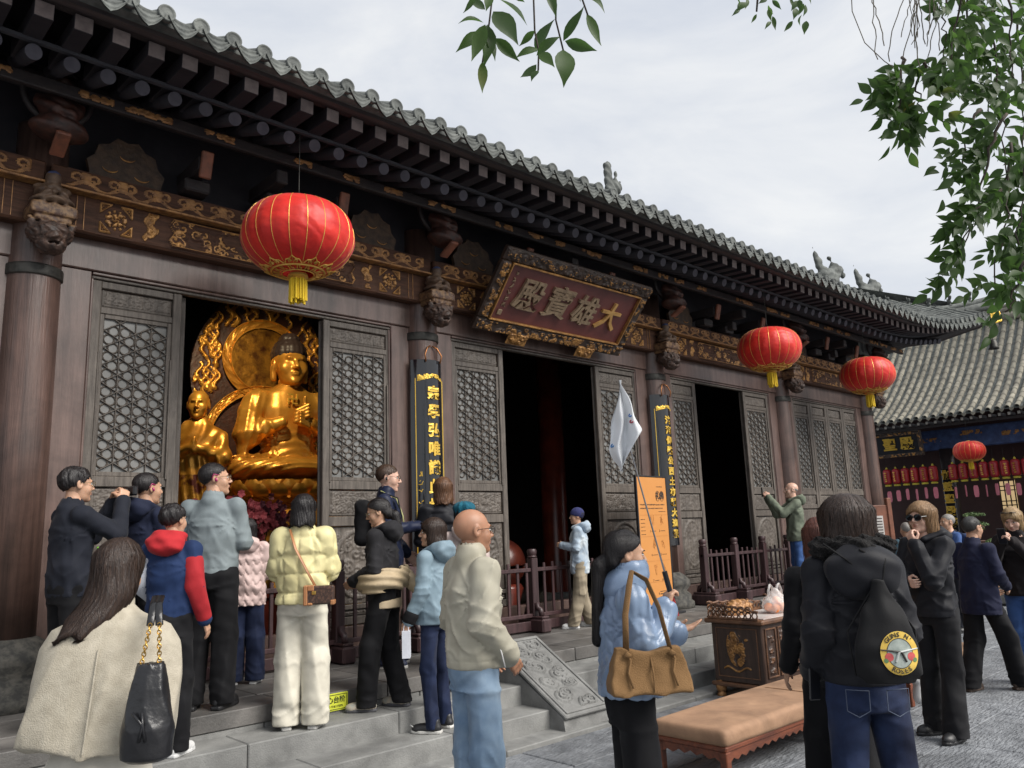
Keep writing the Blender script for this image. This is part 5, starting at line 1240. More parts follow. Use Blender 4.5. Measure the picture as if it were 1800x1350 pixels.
            for i, a in enumerate(A):
                e = a[1]+(a[2]-a[1])*tp['sleeve']
                q = smin(cap(P, a[0]*.55+Vector((0, 0, .628)), a[0], .040+w*.4, .047+w*.8), cap(P, a[0], a[1], .048+w*.8+tp['sl'], .043+w*.8+tp['sl']), .02); q = smin(q, cap(P, a[1], e, .043+w*.8+tp['sl'], .033+w*.8+tp['sl']), .02)
                arm = q if arm is None else np.minimum(arm, q)
            isarm = arm < d-.004; d0 = smin(d, arm, .016)
            wr = tp['wr']*2.0; B = lambda q, e_=2.3: (1-np.abs(np.sin(q)))**e_
            rad0 = np.full_like(z, 9.); el = np.full_like(z, 9.); th = np.arctan2(y_, x)
            for a in A: rad0 = np.minimum(rad0, np.sqrt(((P-V3(*a[0]))**2).sum(-1))); el = np.minimum(el, np.sqrt(((P-V3(*a[1]))**2).sum(-1)))
            ax_ = np.abs(x)-.15; az_ = z-1.25; ra = np.sqrt(ax_**2+az_**2); ph = np.arctan2(az_, -ax_)
            tf = .8*B(2.6*th+1.4*np.sin(4*z+seed)+seed)*np.clip((1.27-z)*2.4, 0, 1)+.55*B(4.3*th-1.1*np.sin(5*z)+seed*2)*np.clip((1.15-z)*3, 0, 1)+.9*B(ph*4.2+seed+z*6)*np.exp(-(ra/.15)**2)+.7*B(z*30+1.8*np.sin(3*th+seed)+seed)*np.exp(-((z-hem-.13)/.07)**2)+.45*B((z+.5*x)*16+2*np.sin(2*th+seed))*np.exp(-((z-1.1)/.12)**2)
            fa = 1.15*B(rad0*46+1.6*np.sin(th*3+seed)+1.2*np.sin(z*20))*np.exp(-(el/.085)**2)+.5*B(rad0*27+2*np.sin(x*16+y_*14+seed))
            d0 = d0-wr*np.where(isarm, fa, tf*np.clip((z-hem)/.05, .12, 1))
            sm = lambda q, w_: np.exp(-(q/w_)**2)
            d0 = d0+.0035*np.where(isarm, sm(rad0-.045, .007), sm(z-hem-.045, .006)+(.8*sm(z-1.305, .006)+.6*sm(x, .005)*(y_ < 0) if not tp['quilt'] else 0.))
            if tp['quilt']:
                per, amp, mode = tp['quilt']; rad = np.full_like(z, 9.)
                for a in A: rad = np.minimum(rad, np.sqrt(((P-V3(*a[0]))**2).sum(-1)))
                qz = np.where(isarm, rad, z)
                if mode == 'band': pf = np.abs(np.sin(np.pi*qz/per+seed))**.55; pf = pf*(.86+.14*np.abs(np.sin(np.pi*np.arctan2(y_, x)*2.2))**.4)
                elif mode == 'box': pf = np.minimum(np.abs(np.sin(np.pi*qz/per+seed)), np.abs(np.sin(np.arctan2(y_, x)*4+.4))*1.6).clip(0, 1)**.5
                elif mode == 'leaf':
                    g1 = (qz+.045*np.abs(np.mod(np.arctan2(y_, x)*2.6+40, 2.)-1))/per; pf = 1-np.exp(-(np.abs(g1-np.round(g1))*per/.0085)**2)*1.-.55*np.exp(-((np.abs(np.mod(np.arctan2(y_, x)*2.6+40, 1.)-.5)-.5)*.06/.009)**2)
                elif mode == 'onion': pf = np.abs(np.sin(np.pi*(qz+.055*np.abs(np.sin(np.arctan2(y_, x)*6)))/per))**.5
                else: pf = (np.abs(np.sin((qz+np.arctan2(y_, x)*.16)*np.pi/per))*np.abs(np.sin((qz-np.arctan2(y_, x)*.16)*np.pi/per)))**.4
                d0 = d0-amp*pf
            if tp['collar'] == 'stand':
                cc = cap(P, (0, -.014, 1.42), (0, -.002, 1.475), .074+w*.3, .070+w*.3); cc = np.maximum(cc, -cap(P, (0, -.01, 1.46), (0, .01, 1.62), .055, .060)); d0 = smin(d0, cc, .015)
            elif tp['collar'] == 'flip':
                cc = cap(P, (0, -.018, 1.415), (0, -.010, 1.448), .080+w*.3, .070+w*.3); cc = np.maximum(cc, -cap(P, (0, -.01, 1.46), (0, .01, 1.62), .054, .062)); d0 = smin(d0, cc, .008)
            return d0
        lo2 = np.minimum(pts[:6].min(0), [-.3, -.22, hem])-.10; hi2 = np.maximum(pts[:6].max(0), [.3, .22, 1.5])+.10; lo2[2] = min(hem, pts[:6, 2].min()-.07)
        if tp['cape']: lo2[:2] = -.45, -.35; hi2[:2] = .45, .35
        sdf_obj('cape' if tp['cape'] else 'jacket', topf, lo2, hi2, res, tp['m'], t, post=W_)
        if tp['collar'] == 'hood':
            hm_ = tp['hoodm'] or tp['m']
            def hoodf(P):
                d = ell(P, (0, -.115, 1.425), (.135, .075, .095)); d = smin(d, cap(P, (-.09, -.06, 1.46), (-.05, .07, 1.425), .038, .026), .04); d = smin(d, cap(P, (.09, -.06, 1.46), (.05, .07, 1.425), .038, .026), .04)
                d = smax(d, -ell(P, (0, -.03, 1.52), (.085, .09, .075)), .02); return d+.004*np.sin(P[..., 0]*40+P[..., 2]*50+seed)+.003*np.sin(P[..., 2]*90+P[..., 1]*40)
            sdf_obj('hood', hoodf, (-.2, -.22, 1.3), (.2, .12, 1.54), res, hm_, t, post=W_)
        if tp['cuff']:
            for a in A:
                def cf(P, a=a): return cap(P, a[2]+(a[1]-a[2])*.16, a[2]+(a[1]-a[2])*.05, .044+w*.9, .041+w*.9)
                l_ = np.minimum(np.array(a[2]), np.array(a[1]))-.06; u_ = np.maximum(np.array(a[2]), np.array(a[1]))+.06; sdf_obj('cuff', cf, l_, u_, .01, tp['cuff'], t, post=W_)
    # trousers
    if trs:
        r0, r1, r2 = trs.get('r', (.088, .066, .058)); wr = trs.get('wr', .006); low = trs.get('low', .055); zc0 = min(g[2].z for g in LG)-.062
        def trf(P):
            x, y_, z = P[..., 0], P[..., 1], P[..., 2]
            d = loft(P, [(.80, 0, -.01, .150*wd, .105), (.90, 0, -.012, .168*wd, .122), (1.03, 0, 0, .150*wd, .105)])
            lg = None
            for g in LG:
                an = g[2]+(g[2]-g[1]).normalized()*low; q = smin(cap(P, g[0]+Vector((0, -.005, 0)), g[1], r0*wd**.5, r1), cap(P, g[1], an, r1, r2), .03); lg = q if lg is None else np.minimum(lg, q)
            d = smin(d, lg, .022)
            sx_ = np.sign(x); lx = x-sx_*.10; th = np.arctan2(y_, lx); B = lambda q, e_=1.6: (1-np.abs(np.sin(q)))**e_
            tf = .75*B(2.2*th+1.2*np.sin(3*z+seed)+seed)*np.clip((.82-z)*3, 0, 1)+.8*B(z*42+1.8*np.sin(2*th+seed))*np.exp(-((z-.13)/.07)**2)+.6*B(z*33+y_*20+1.5*np.sin(th*2))*np.exp(-((z-.50)/.07)**2)*(y_ < .02)+.7*B(np.arctan2(z-.80, np.abs(x)+.02)*5+seed)*np.exp(-((z-.80)/.09)**2)
            return np.maximum(d-wr*1.5*tf, zc0-z)
        lo3 = pts[6:12].min(0)-.14; hi3 = pts[6:12].max(0)+.14; lo3[2] = max(.015, pts[6:12, 2].min()-.09-low); hi3[2] = 1.03; lo3[0] = min(lo3[0], -.19); hi3[0] = max(hi3[0], .19)
        sdf_obj('trousers', trf, lo3, hi3, res, trs['m'], t, post=W_)
    if shoe:
        for g in LG:
            M = Matrix.Translation(g[2]+Vector((0, 0, -.095))) @ Matrix.Rotation(R_(g[3]), 4, 'Z') @ Matrix.Rotation(R_(g[4]), 4, 'X'); Mn = np.array(M, np.float32)
            V = np.concatenate([SHU[0], SHS[0]]); V = (V*(1.0 if sex == 'm' else .92))@Mn[:3, :3].T+Mn[:3, 3]; Q = np.concatenate([SHU[1], SHS[1]+len(SHU[0])]); mi = np.concatenate([np.zeros(len(SHU[1]), int), np.ones(len(SHS[1]), int)])
            put('shoe', np_mesh('shoe', V*s, Q, [shoe, sole or shoe], mi), t)
    if hair:
        hk = dict(hair[2]); wx = hk.pop('wx', 1.); f, lo4, hi4 = hair_fn(hair[0], seed=seed, **hk); V, Q = field(f, lo4, hi4, .0065 if res < .016 else .011); V[:, 0] *= wx
        if swing: kk = np.clip(-.10-V[:, 2], 0, None); V[:, 0] += swing*kk
        ho = put('hair', np_mesh('hair', H_(V), Q, hair[1]), t)
        Ns = 2600 if res < .0103 else (700 if res < .016 else 0)
        if Ns:
            V0, _ = V, Q; f2, l4, h4 = f, lo4, hi4; r5 = np.random.default_rng(int(seed*10)); idx = r5.integers(0, len(V), Ns); U, _q = field(f2, l4, h4, .0105); p = U[r5.integers(0, len(U), Ns)].astype(np.float32)
            crownp = V3(0, -.05, .14); short_ = hair[0] in ('short', 'crop', 'fringe'); steps_ = 5 if short_ else 9; stp = .007 if short_ else (.030 if hair[0] in ('long', 'tail') else .018)
            def grad(p_):
                e = .004; g_ = np.stack([(f2(p_+V3(*[e if k_ == a_ else 0 for k_ in range(3)]))-f2(p_-V3(*[e if k_ == a_ else 0 for k_ in range(3)]))) for a_ in range(3)], -1); return g_/(np.linalg.norm(g_, axis=-1, keepdims=True)+1e-6)
            lift5 = r5.uniform(.0008, .0035 if short_ else .005, Ns).astype(np.float32); P5 = []
            for k5 in range(steps_):
                n5 = grad(p); d5 = f2(p); p = p-n5*(d5-lift5*(.4+.6*k5/steps_))[:, None]; P5.append((p.copy(), n5))
                if hair[0] in ('tail', 'bun'): dirv = np.where((p[:, 1] > -.09)[:, None], V3(0, -.105, -.01)-p, V3(0, 0, -1)[None])
                else: dirv = (p-crownp)*V3(1, 1, 1)*1.+V3(0, 0, -.12)
                dirv = dirv+r5.normal(0, .012, dirv.shape); dirv = dirv-n5*(dirv*n5).sum(-1, keepdims=True); dirv /= np.linalg.norm(dirv, axis=-1, keepdims=True)+1e-6; p = (p+dirv*stp*r5.uniform(.7, 1.2, (Ns, 1))).astype(np.float32)
            SV = []; 
            for k5, (pp, nn) in enumerate(P5):
                tdir = P5[min(k5+1, steps_-1)][0]-P5[max(k5-1, 0)][0]; sdv = np.cross(tdir, nn); sdv /= np.linalg.norm(sdv, axis=-1, keepdims=True)+1e-6; wv = (.0012 if res < .0103 else .0022)*(1-.75*k5/(steps_-1)); SV += [pp-sdv*wv, pp+sdv*wv]
            SV = np.stack(SV, 1); vi = np.arange(Ns)[:, None]*(2*steps_); SQ = np.concatenate([np.concatenate([vi+2*k5, vi+2*k5+1, vi+2*k5+3, vi+2*k5+2], 1) for k5 in range(steps_-1)]); SV = SV.reshape(-1, 3)
            SV[:, 0] *= wx
            if swing: kk = np.clip(-.10-SV[:, 2], 0, None); SV[:, 0] += swing*kk
            tag(put('hair_strands', np_mesh('hair_strands', H_(SV), SQ, hair[1]), t), kind='stuff')
    P_ = dict(t=t, A=A, W=lambda p: Vector(W_(np.array([p]))[0]), H=lambda p: Vector(H_(np.array([p]))[0]), s=s, Hn=H_, Wn=W_)
    if extra: extra(P_)
    return P_
def strap(P_, pts, r, m, name='strap', flat=.3, seg=8):
    b = MB(); b.tube([P_['W'](p) for p in pts], r*P_['s'], seg, flat=flat); return b.build(name, m, P_['t'], smooth=True)
def glasses(m, lens=None, big=False, name='glasses'):
    def ex(P_):
        b = MB(); r = .026 if big else .021
        for sx in (-1, 1):
            ring = [P_['H']((sx*.033+r*math.cos(a)*1.15, .100-.004*abs(math.cos(a)), .002+r*.9*math.sin(a))) for a in np.linspace(0, 6.283, 21)]
            b.tube(ring, .0042 if big else .0018, 5, caps=False)
            if lens: b.add(ring[:-1], [tuple(range(20))], 1)
            b.tube([P_['H']((sx*.060, .098, .006)), P_['H']((sx*.078, .05, .010)), P_['H']((sx*.079, -.005, .006)), P_['H']((sx*.079, -.02, -.012))], .0022 if not big else .0035, 5)
        b.tube([P_['H']((-.010, .104, .006)), P_['H']((.010, .104, .006))], .0022, 5); b.build(name, [m, lens] if lens else m, P_['t'])
    return ex
def earpiece(m):
    def ex(P_):
        b = MB(); b.tube([P_['H']((.084, -.008, .002)), P_['H']((.085, -.004, -.022))], .0085*P_['s'], 8); b.tube([P_['H']((.084, .01, .02)), P_['H']((.087, -.02, .03)), P_['H']((.086, -.035, .0))], .004, 6); b.build('ear_receiver', m, P_['t'], smooth=True)
    return ex
def chain(*fs):
    def ex(P_):
        for f in fs: f(P_)
    return ex
GLM = mat('glasses_metal', (.35, .28, .18), rough=.3, metal=.8); GLB = mat('glasses_black', (.012, .012, .013), rough=.2); LENS = mat('dark_lens', (.006, .006, .008), rough=.05); PINKE = mat('pink_plastic', (.38, .02, .13), rough=.3); BLKP = mat('black_plastic', (.012, .012, .014), rough=.3)
NAVY = cloth('navy', (.011, .015, .036)); BLK = cloth('black', (.0055, .0055, .007)); BLKJ = cloth('black_shell', (.0115, .012, .016), rough=.6); CHAR = cloth('charcoal', (.012, .014, .022)); JEAN = cloth('indigo_denim', (.013, .021, .055), (.007, .011, .03), scale=5); JEANL = cloth('light_denim', (.27, .36, .46), (.15, .23, .34), scale=4); JEANM = cloth('blue_denim', (.060, .13, .33), (.035, .08, .22), scale=5)
CREAM = cloth('cream', (.60, .57, .48), (.52, .49, .41)); WHT = cloth('white', (.70, .70, .70)); SHW = mat('shoe_white', (.66, .66, .65), (.5, .5, .5), rough=.5); SOLE = mat('sole_white', (.58, .57, .54), rough=.6); SHB = mat('shoe_black', (.016, .016, .018), rough=.45); SHBR = mat('shoe_brown', (.09, .06, .045), (.05, .034, .026), rough=.6)
# ---- 1 woman in the wool cape, nearest on the left
CAPE = cloth('oat_wool', (.42, .38, .305), (.34, .305, .24), rough=.95, scale=22, bump=.3, bscale=220, fold=.12)
LEA = mat('black_leather', (.012, .012, .014), (.008, .008, .009), rough=.30, scale=8, bump=.35, bscale=14)
def cape_extra(P_):
    t = P_['t']; s = P_['s']
    def bagf(P):
        d = loft(P, [(.985, .27, -.20, .070, .045), (1.0, .27, -.20, .088, .062), (1.10, .27, -.20, .088, .066), (1.22, .27, -.20, .062, .048), (1.30, .27, -.195, .045, .030)]); return d+.004*np.sin(P[..., 0]*60+P[..., 2]*35)*np.sin(P[..., 2]*48+2)
    pass
cw = person('woman in oat wool cape seen from behind, long dark hair, nearest on the left', (.96, 3.25, 0), 58, 1.68, 'f', arms=(((.15, .02, 1.16), (.09, .14, 1.10), 'relax'), ((.15, .02, 1.16), (.09, .14, 1.10), 'relax')), head=(-12, -12), lean=(.02, .10), top=dict(m=CAPE, hem=.975, cape=True, collar='flip'), trs=dict(m=cloth('ivory', (.55, .52, .45)), r=(.105, .105, .105), wr=.008), shoe=SHW, hair=('long', HTIP, dict(ln=.25, wx=.92)), res=.0095, swing=-.5)
def cape_collar(P): return np.maximum(cap(P, (0, -.014, 1.42), (0, -.004, 1.468), .080, .070), -cap(P, (0, -.01, 1.46), (0, .01, 1.62), .052, .062))
sdf_obj('collar', cape_collar, (-.12, -.12, 1.38), (.12, .12, 1.56), .008, CAPE, cw['t'], post=cw['Wn'])
b = MB(); b.tube([cw['W']((.0, -.150, 1.32)), cw['W']((.0, -.178, 1.15)), cw['W']((.0, -.205, .99))], .0035, 5, flat=.4); b.build('back_seam', CAPE, cw['t'])
hb = thing('shoulder_bag', 'black leather bucket bag hanging from a gold chain on the cape', 'bag', cw['t'].location, cw['t'].rotation_euler.z)
def bagf(P):
    d = loft(P, [(.955, .215, -.255, .058, .045), (.97, .215, -.255, .082, .062), (1.06, .215, -.255, .084, .066), (1.18, .215, -.25, .060, .046), (1.265, .215, -.245, .046, .030)]); return d-.006*(1-np.abs(np.sin(np.arctan2(P[..., 1]+.25, P[..., 0]-.215)*3+2*np.sin(P[..., 2]*12))))**2*np.clip((P[..., 2]-.98)*8, 0, 1)
sdf_obj('bag_body', bagf, (.10, -.35, .93), (.33, -.16, 1.28), .008, LEA, hb, post=lambda V: V)
for k in range(2):
    b = MB(); b.tube([(.18+.03*k, -.315, 1.12), (.215, -.324, 1.08), (.205+.02*k, -.322, 1.03)], .005, 6); b.build('drawstring', LEA, hb, smooth=True)
CHN = mat('gold_chain', (.72, .45, .12), rough=.25, metal=1.)
for k, xo in enumerate((.185, .242)):
    n = 24; top_ = Vector((.185+.018*k, -.12, 1.45)); bot = Vector((xo, -.25, 1.26)); mid = Vector((.195+.03*k, -.195, 1.385))
    b = MB(); b.tube([Vector((.175+.018*k, -.04, 1.475)), top_, mid], .013, 8, flat=.3); b.build('leather_strap', LEA, hb, smooth=True)
    for j in range(12):
        p = mid.lerp(bot, j/11); a = j*1.57
        b = MB(); b.tube([p+Vector((.0065*math.cos(q)*math.cos(a), .0065*math.cos(q)*math.sin(a), .0085*math.sin(q))) for q in np.linspace(0, 6.283, 9)], .0023, 5, caps=False); b.build('chain_link', CHN, hb)
# ---- 2 man taking a picture on the far left
def cam_extra(P_):
    b = MB(); b.box(-.05, -.02, -.035, .05, .02, .035, .01); o = b.build('camera_body', BLKP, None)
    tag(o, 'small black camera held up by the man beside the red column', 'camera'); p = P_['t'].matrix_basis @ P_['W']((.0, .40, 1.55)); o.location = p; o.rotation_euler = (0, 0, P_['t'].rotation_euler.z)
    glasses(GLM)(P_)
    b = MB(); b.box(.0, 0, 0, .012, .008, .06); b.build('green_tag', mat('green_tag', (.25, .75, .05)), P_['t'], loc=P_['W']((.16, .10, 1.10)))
person('man in dark navy jacket raising a camera beside the left red column', (1.55, 6.12, PZ), 8, 1.72, arms=(((.22, .22, 1.24), (.07, .30, 1.47), 'grip'), ((.22, .22, 1.24), (.07, .30, 1.47), 'grip')), top=dict(m=CHAR, hem=.84, w=.032, wr=.007, collar='flip'), trs=dict(m=BLK, r=(.092, .074, .068)), shoe=SHB, hair=('short', HB, {}), extra=cam_extra, res=.014, brow=BROW)
# ---- 3 man in navy hooded top
person('man in navy hooded top with short hair and pink ear receiver', (2.08, 6.28, PZ), 22, 1.71, arms=('front', 'front'), head=(-10, 0), wide=1.10, top=dict(m=NAVY, hem=.86, w=.034, collar='hood'), trs=dict(m=BLK), shoe=SHB, hair=('crop', HB, {}), extra=earpiece(PINKE))
# ---- 4 boy
def boy_ex(P_):
    for i_, m_ in ((0, cloth('red_sleeve', (.36, .02, .026))), (1, cloth('white_sleeve', (.60, .62, .68)))):
        a = P_['A'][i_]; e0 = a[0].lerp(a[1], .35)
        sdf_obj('sleeve', lambda P: smin(cap(P, e0, a[1], .070, .066), cap(P, a[1], a[2].lerp(a[1], .1), .066, .054), .02), np.minimum(np.minimum(np.array(e0), np.array(a[1])), np.array(a[2]))-.09, np.maximum(np.maximum(np.array(e0), np.array(a[1])), np.array(a[2]))+.09, .011, m_, P_['t'], post=P_['Wn'])
person('boy in blue sweatshirt with red hood seen from behind', (2.02, 5.55, .34), 48, 1.60, 'f', arms=('hang', ((.27, -.02, 1.16), (.17, .16, 1.03), 'relax')), head=(-18, 0), wide=1.02, top=dict(m=cloth('royal_navy', (.012, .028, .085)), hem=.90, w=.03, collar='hood', hoodm=cloth('red', (.42, .022, .028))), trs=dict(m=BLK, r=(.09, .075, .07)), shoe=SHW, hair=('short', HB, {}), face=True, extra=boy_ex)
# ---- 5 man in the grey jacket
person('man in pale grey jacket with glasses and pink ear receiver before the Buddha', (2.47, 5.97, PZ), 48, 1.77, arms=('front', 'front'), head=(-62, 4), wide=1.08, top=dict(m=cloth('pale_grey', (.195, .228, .24), (.16, .19, .20)), hem=.90, w=.036, collar='flip', wr=.006), trs=dict(m=BLK, r=(.105, .088, .075), wr=.007), shoe=SHB, hair=('crop', HB, {}), extra=chain(glasses(GLM), earpiece(PINKE)))
# ---- 6 girl in pink puffer
person('girl in pale pink padded jacket standing at the fence', (3.10, 6.74, PZ), 58, 1.37, 'f', arms=('front', 'front'), wide=1.12, top=dict(m=cloth('pale_pink', (.56, .42, .395), rough=.5, scale=4), hem=.80, w=.042, quilt=(.105, .020, 'onion'), collar='hood', wr=.003), trs=dict(m=JEAN, r=(.10, .09, .095)), shoe=SHW, hair=('long', HB, dict(ln=.18)), res=.0105)
# ---- 7 woman in yellow puffer
MONO = mat('monogram_leather', (.10, .05, .032), (.035, .018, .013), rough=.45, scale=70, lo=.48, hi=.60); TANL = mat('tan_leather', (.36, .16, .065), rough=.45)
yw = person('woman in pale yellow quilted jacket and cream trousers seen from behind', (2.98, 5.53, .34), 52, 1.66, 'f', arms=('front', 'front'), head=(0, -8), wide=1.14, top=dict(m=cloth('pale_yellow', (.66, .60, .33), (.58, .52, .27), rough=.42, scale=4), hem=.90, w=.040, quilt=(.135, .022, 'box'), collar='stand', wr=.004), trs=dict(m=CREAM, r=(.102, .096, .098), wr=.008), shoe=SHW, sole=SOLE, hair=('bob', HB, {}), res=.0105)
strap(yw, [(-.08, -.11, 1.44), (-.03, -.165, 1.30), (.06, -.175, 1.13), (.13, -.17, 1.0)], .012, TANL)
xb_ = thing('crossbody_bag', 'small brown monogram box bag with tan corners on the yellow jacket', 'bag', yw['t'].location, yw['t'].rotation_euler.z)
b = MB(); b.box(.05, -.25, .87, .26, -.17, 1.0, .012); b.build('bag_body', MONO, xb_)
for (x0, z0, x1, z1) in ((.045, .865, .075, 1.005), (.075, .965, .12, 1.005), (.235, .865, .265, .90), (.075, .865, .11, .885)):
    b = MB(); b.box(x0, -.256, z0, x1, -.164, z1, .006); b.build('leather_corner', TANL, xb_)
b = MB(); b.box(.105, -.258, .94, .135, -.248, .965, .003); b.build('clasp', CHN, xb_)
# ---- 8 woman with a coat tied round her waist
KH = cloth('khaki', (.42, .33, .215), (.33, .26, .165), rough=.6)
def dk_ex(P_):
    def band(P):
        x, y_, z = P[..., 0], P[..., 1], P[..., 2]; zc = 1.035+.05*x-.06*y_
        d = np.sqrt(((np.sqrt((x/.235)**2+(y_/.185)**2)-1)*.19)**2/(.040**2)+((z-zc)/.085)**2)-1; return d*.035+.006*np.sin((z+x*.25)*95+3*np.sin(x*9))
    sdf_obj('tied_coat', band, (-.30, -.26, .90), (.30, .26, 1.17), .012, KH, P_['t'], post=P_['Wn'])
    sdf_obj('coat_tail', lambda P: cap(P, (.06, -.20, 1.03), (.03, -.30, .93), .07, .075, (.8, .8, 1))+.005*np.sin(P[..., 2]*70+P[..., 0]*40), (-.08, -.42, .82), (.2, -.1, 1.14), .012, KH, P_['t'], post=P_['Wn'])
    sdf_obj('shirt_hem', lambda P: loft(P, [(.80, 0, -.01, .178, .13), (.86, 0, -.01, .182, .134), (.90, 0, 0, .15, .11)]), (-.2, -.17, .78), (.2, .16, .91), .012, cloth('sand', (.50, .40, .27)), P_['t'], post=P_['Wn'])
    glasses(GLM)(P_)
person('woman in black hooded top with khaki coat tied at the waist, facing left', (3.72, 5.56, .34), 128, 1.64, 'f', arms=('waist', 'waist'), head=(14, -14), lean=(0, .06), wide=1.22, legs={'R': dict(ankle=(.11, -.10, .095), knee=(.10, .0, .49)), 'L': dict(ankle=(-.10, .12, .095), knee=(-.10, .09, .50))}, top=dict(m=cloth('black_rib', (.016, .0155, .018)), hem=.86, w=.036, collar='hood', wr=.008), trs=dict(m=BLK, r=(.098, .085, .078), wr=.007), shoe=mat('shoe_sand', (.50, .42, .32), (.35, .36, .32), rough=.6, scale=20), sole=mat('sole_grey', (.09, .09, .10)), hair=('tail', HB, dict(ln=.16)), extra=dk_ex, res=.0105)
# ---- 9 man with lanyard
def guy_ex(P_):
    glasses(GLB)(P_); earpiece(BLKP)(P_)
    for sx in (-1, 1): strap(P_, [(sx*.075, -.05, 1.47), (sx*.07, .085, 1.40), (sx*.03, .135, 1.25), (sx*.008, .15, 1.12)], .0055, mat('lanyard', (.45, .46, .20)), 'lanyard', 1.)
    strap(P_, [(.13, -.11, 1.22), (.135, -.03, 1.455), (.13, .10, 1.40), (.15, .135, 1.24), (.17, .06, 1.05)], .022, BLK, 'backpack_strap', .3)
    sdf_obj('backpack', lambda P: rbox(P, (0, -.205, 1.20), (.13, .07, .20), .06)+.004*np.sin(P[..., 2]*40), (-.16, -.30, .98), (.16, -.12, 1.42), .014, BLK, P_['t'], post=P_['Wn'])
    b = MB(); b.box(-.04, -.006, -.075, .04, .006, .075, .006); o = b.build('smartphone', BLKP, None); tag(o, 'dark phone held by the man wearing a lanyard', 'phone'); o.location = P_['t'].matrix_basis @ P_['W']((.06, .36, 1.17)); o.rotation_euler = (R_(75), 0, P_['t'].rotation_euler.z)
person('tall man in navy jacket with yellow lanyard and glasses facing right', (4.32, 6.40, PZ), -38, 1.85, sk='b', arms=(((.24, .02, 1.13), (.05, .27, 1.16), 'hold'), ((.26, .0, 1.12), (.20, .16, .93), 'relax')), head=(0, -6), top=dict(m=cloth('navy_shell', (.010, .015, .040), rough=.5), hem=.82, w=.026, collar='stand', wr=.007), trs=dict(m=NAVY), shoe=mat('shoe_navy', (.03, .04, .08)), sole=SOLE, hair=('crop', HBR, {}), extra=guy_ex, brow=BROW)
# ---- 10, 11 two women at the fence
person('woman in black padded jacket with brown highlighted bob seen from behind', (4.76, 6.10, PZ), 62, 1.71, 'f', arms=('front', 'front'), wide=1.15, top=dict(m=BLKJ, hem=.82, w=.042, quilt=(.10, .018, 'band'), collar='stand', wr=.003), trs=dict(m=BLK), shoe=SHB, sole=SOLE, hair=('bob', HBL if False else hairm('tips', (.20, .095, .045), (.05, .026, .018)), {}), face=False)
TEAL = cloth('teal_knit', (.012, .115, .17), (.008, .08, .125), scale=30, bump=.5, bscale=90)
def beret(P_): sdf_obj('knit_hat', lambda P: smin(ell(P, (0, -.03, .075), (.108, .115, .066)), ell(P, (0, -.02, .02), (.094, .108, .04)), .03)+.004*np.sin(np.arctan2(P[..., 1], P[..., 0])*13), (-.14, -.17, -.03), (.14, .12, .16), .009, TEAL, P_['t'], post=P_['Hn'])
person('woman in teal knitted hat and pale pink coat behind the bald man', (4.62, 5.62, .34), 60, 1.60, 'f', arms=('front', 'front'), wide=1.05, top=dict(m=cloth('dusty_pink', (.55, .45, .42)), hem=.70, w=.035, collar='hood', wr=.006), trs=dict(m=BLK, r=(.085, .06, .05)), shoe=SHB, sole=SOLE, hair=('long', HB, dict(ln=.16)), face=False, extra=beret)
# ---- 12 woman in light blue jacket
lb = person('woman with dark bob in light blue jacket and navy jeans, facing left', (3.98, 5.24, .18), 112, 1.62, 'f', arms=(((.24, -.01, 1.12), (.25, .05, .90), 'relax'), ((.235, .0, 1.12), (.24, .10, .885), 'relax')), head=(28, 0), wide=1.02, top=dict(m=cloth('light_blue', (.20, .275, .325), (.165, .23, .28), rough=.6), hem=.84, w=.032, flare=.02, collar='hood', wr=.006, cuff=BLK), trs=dict(m=JEAN, r=(.082, .060, .052), wr=.005), shoe=SHB, sole=SOLE, hair=('bob', HTIP, {}), res=.0105)
pb = thing('paper_bag', 'small white paper bag with handles held by the woman in light blue', 'bag', lb['t'].matrix_basis @ lb['W']((-.25, .12, .60)), lb['t'].rotation_euler.z+.5)
b = MB(); b.prism([(-.055, 0), (.055, 0), (.06, .20), (-.06, .20)], -.03, .03); b.build('bag_body', mat('white_paper', (.66, .68, .75), rough=.7), pb)
for s in (-.02, .02):
    b = MB(); b.tube([(-.03, s, .20), (-.02, s*.5, .27), (.02, s*.5, .27), (.03, s, .20)], .003, 5); b.build('handle', mat('white_paper', (.66, .68, .75)), pb)
for g_ in (-1, 1):
    b = MB(); b.tube([(g_*.145, .06, .05), (g_*.15, .09, .035), (g_*.145, .15, .062)], [.003, .011, .002], 6, flat=.4); b.build('shoe_tick', SHW, lb['t'])
# ---- 13 bald man in beige jacket
person('bald man in beige jacket and pale blue jeans wearing glasses', (2.90, 3.47, 0), -10, 1.80, sk='c', arms=(((.225, -.04, 1.13), (.13, .12, .96), 'relax'), ((.22, -.02, 1.13), (.13, .12, .96), 'relax')), head=(-6, 0), wide=.72, legs={'R': dict(ankle=(.09, .02, .095), knee=(.085, .015, .49)), 'L': dict(ankle=(-.09, .0, .095), knee=(-.085, .015, .49))}, top=dict(m=cloth('beige_shell', (.44, .415, .335), (.37, .345, .27), rough=.55, scale=5), hem=.90, w=.050, collar='stand', wr=.0085, sl=.006), trs=dict(m=JEANL, r=(.095, .080, .078), wr=.010), shoe=SHBR, hair=None, extra=chain(glasses(GLB), lambda P_: strap(P_, [(.19, .03, 1.04), (.205, .04, .98), (.20, .06, .91)], .007, SHW, 'pocket_zip')), res=.009, brow=BROWL)
bm = [o for o in bpy.data.objects if o.get('label', '').startswith('bald man')][0]
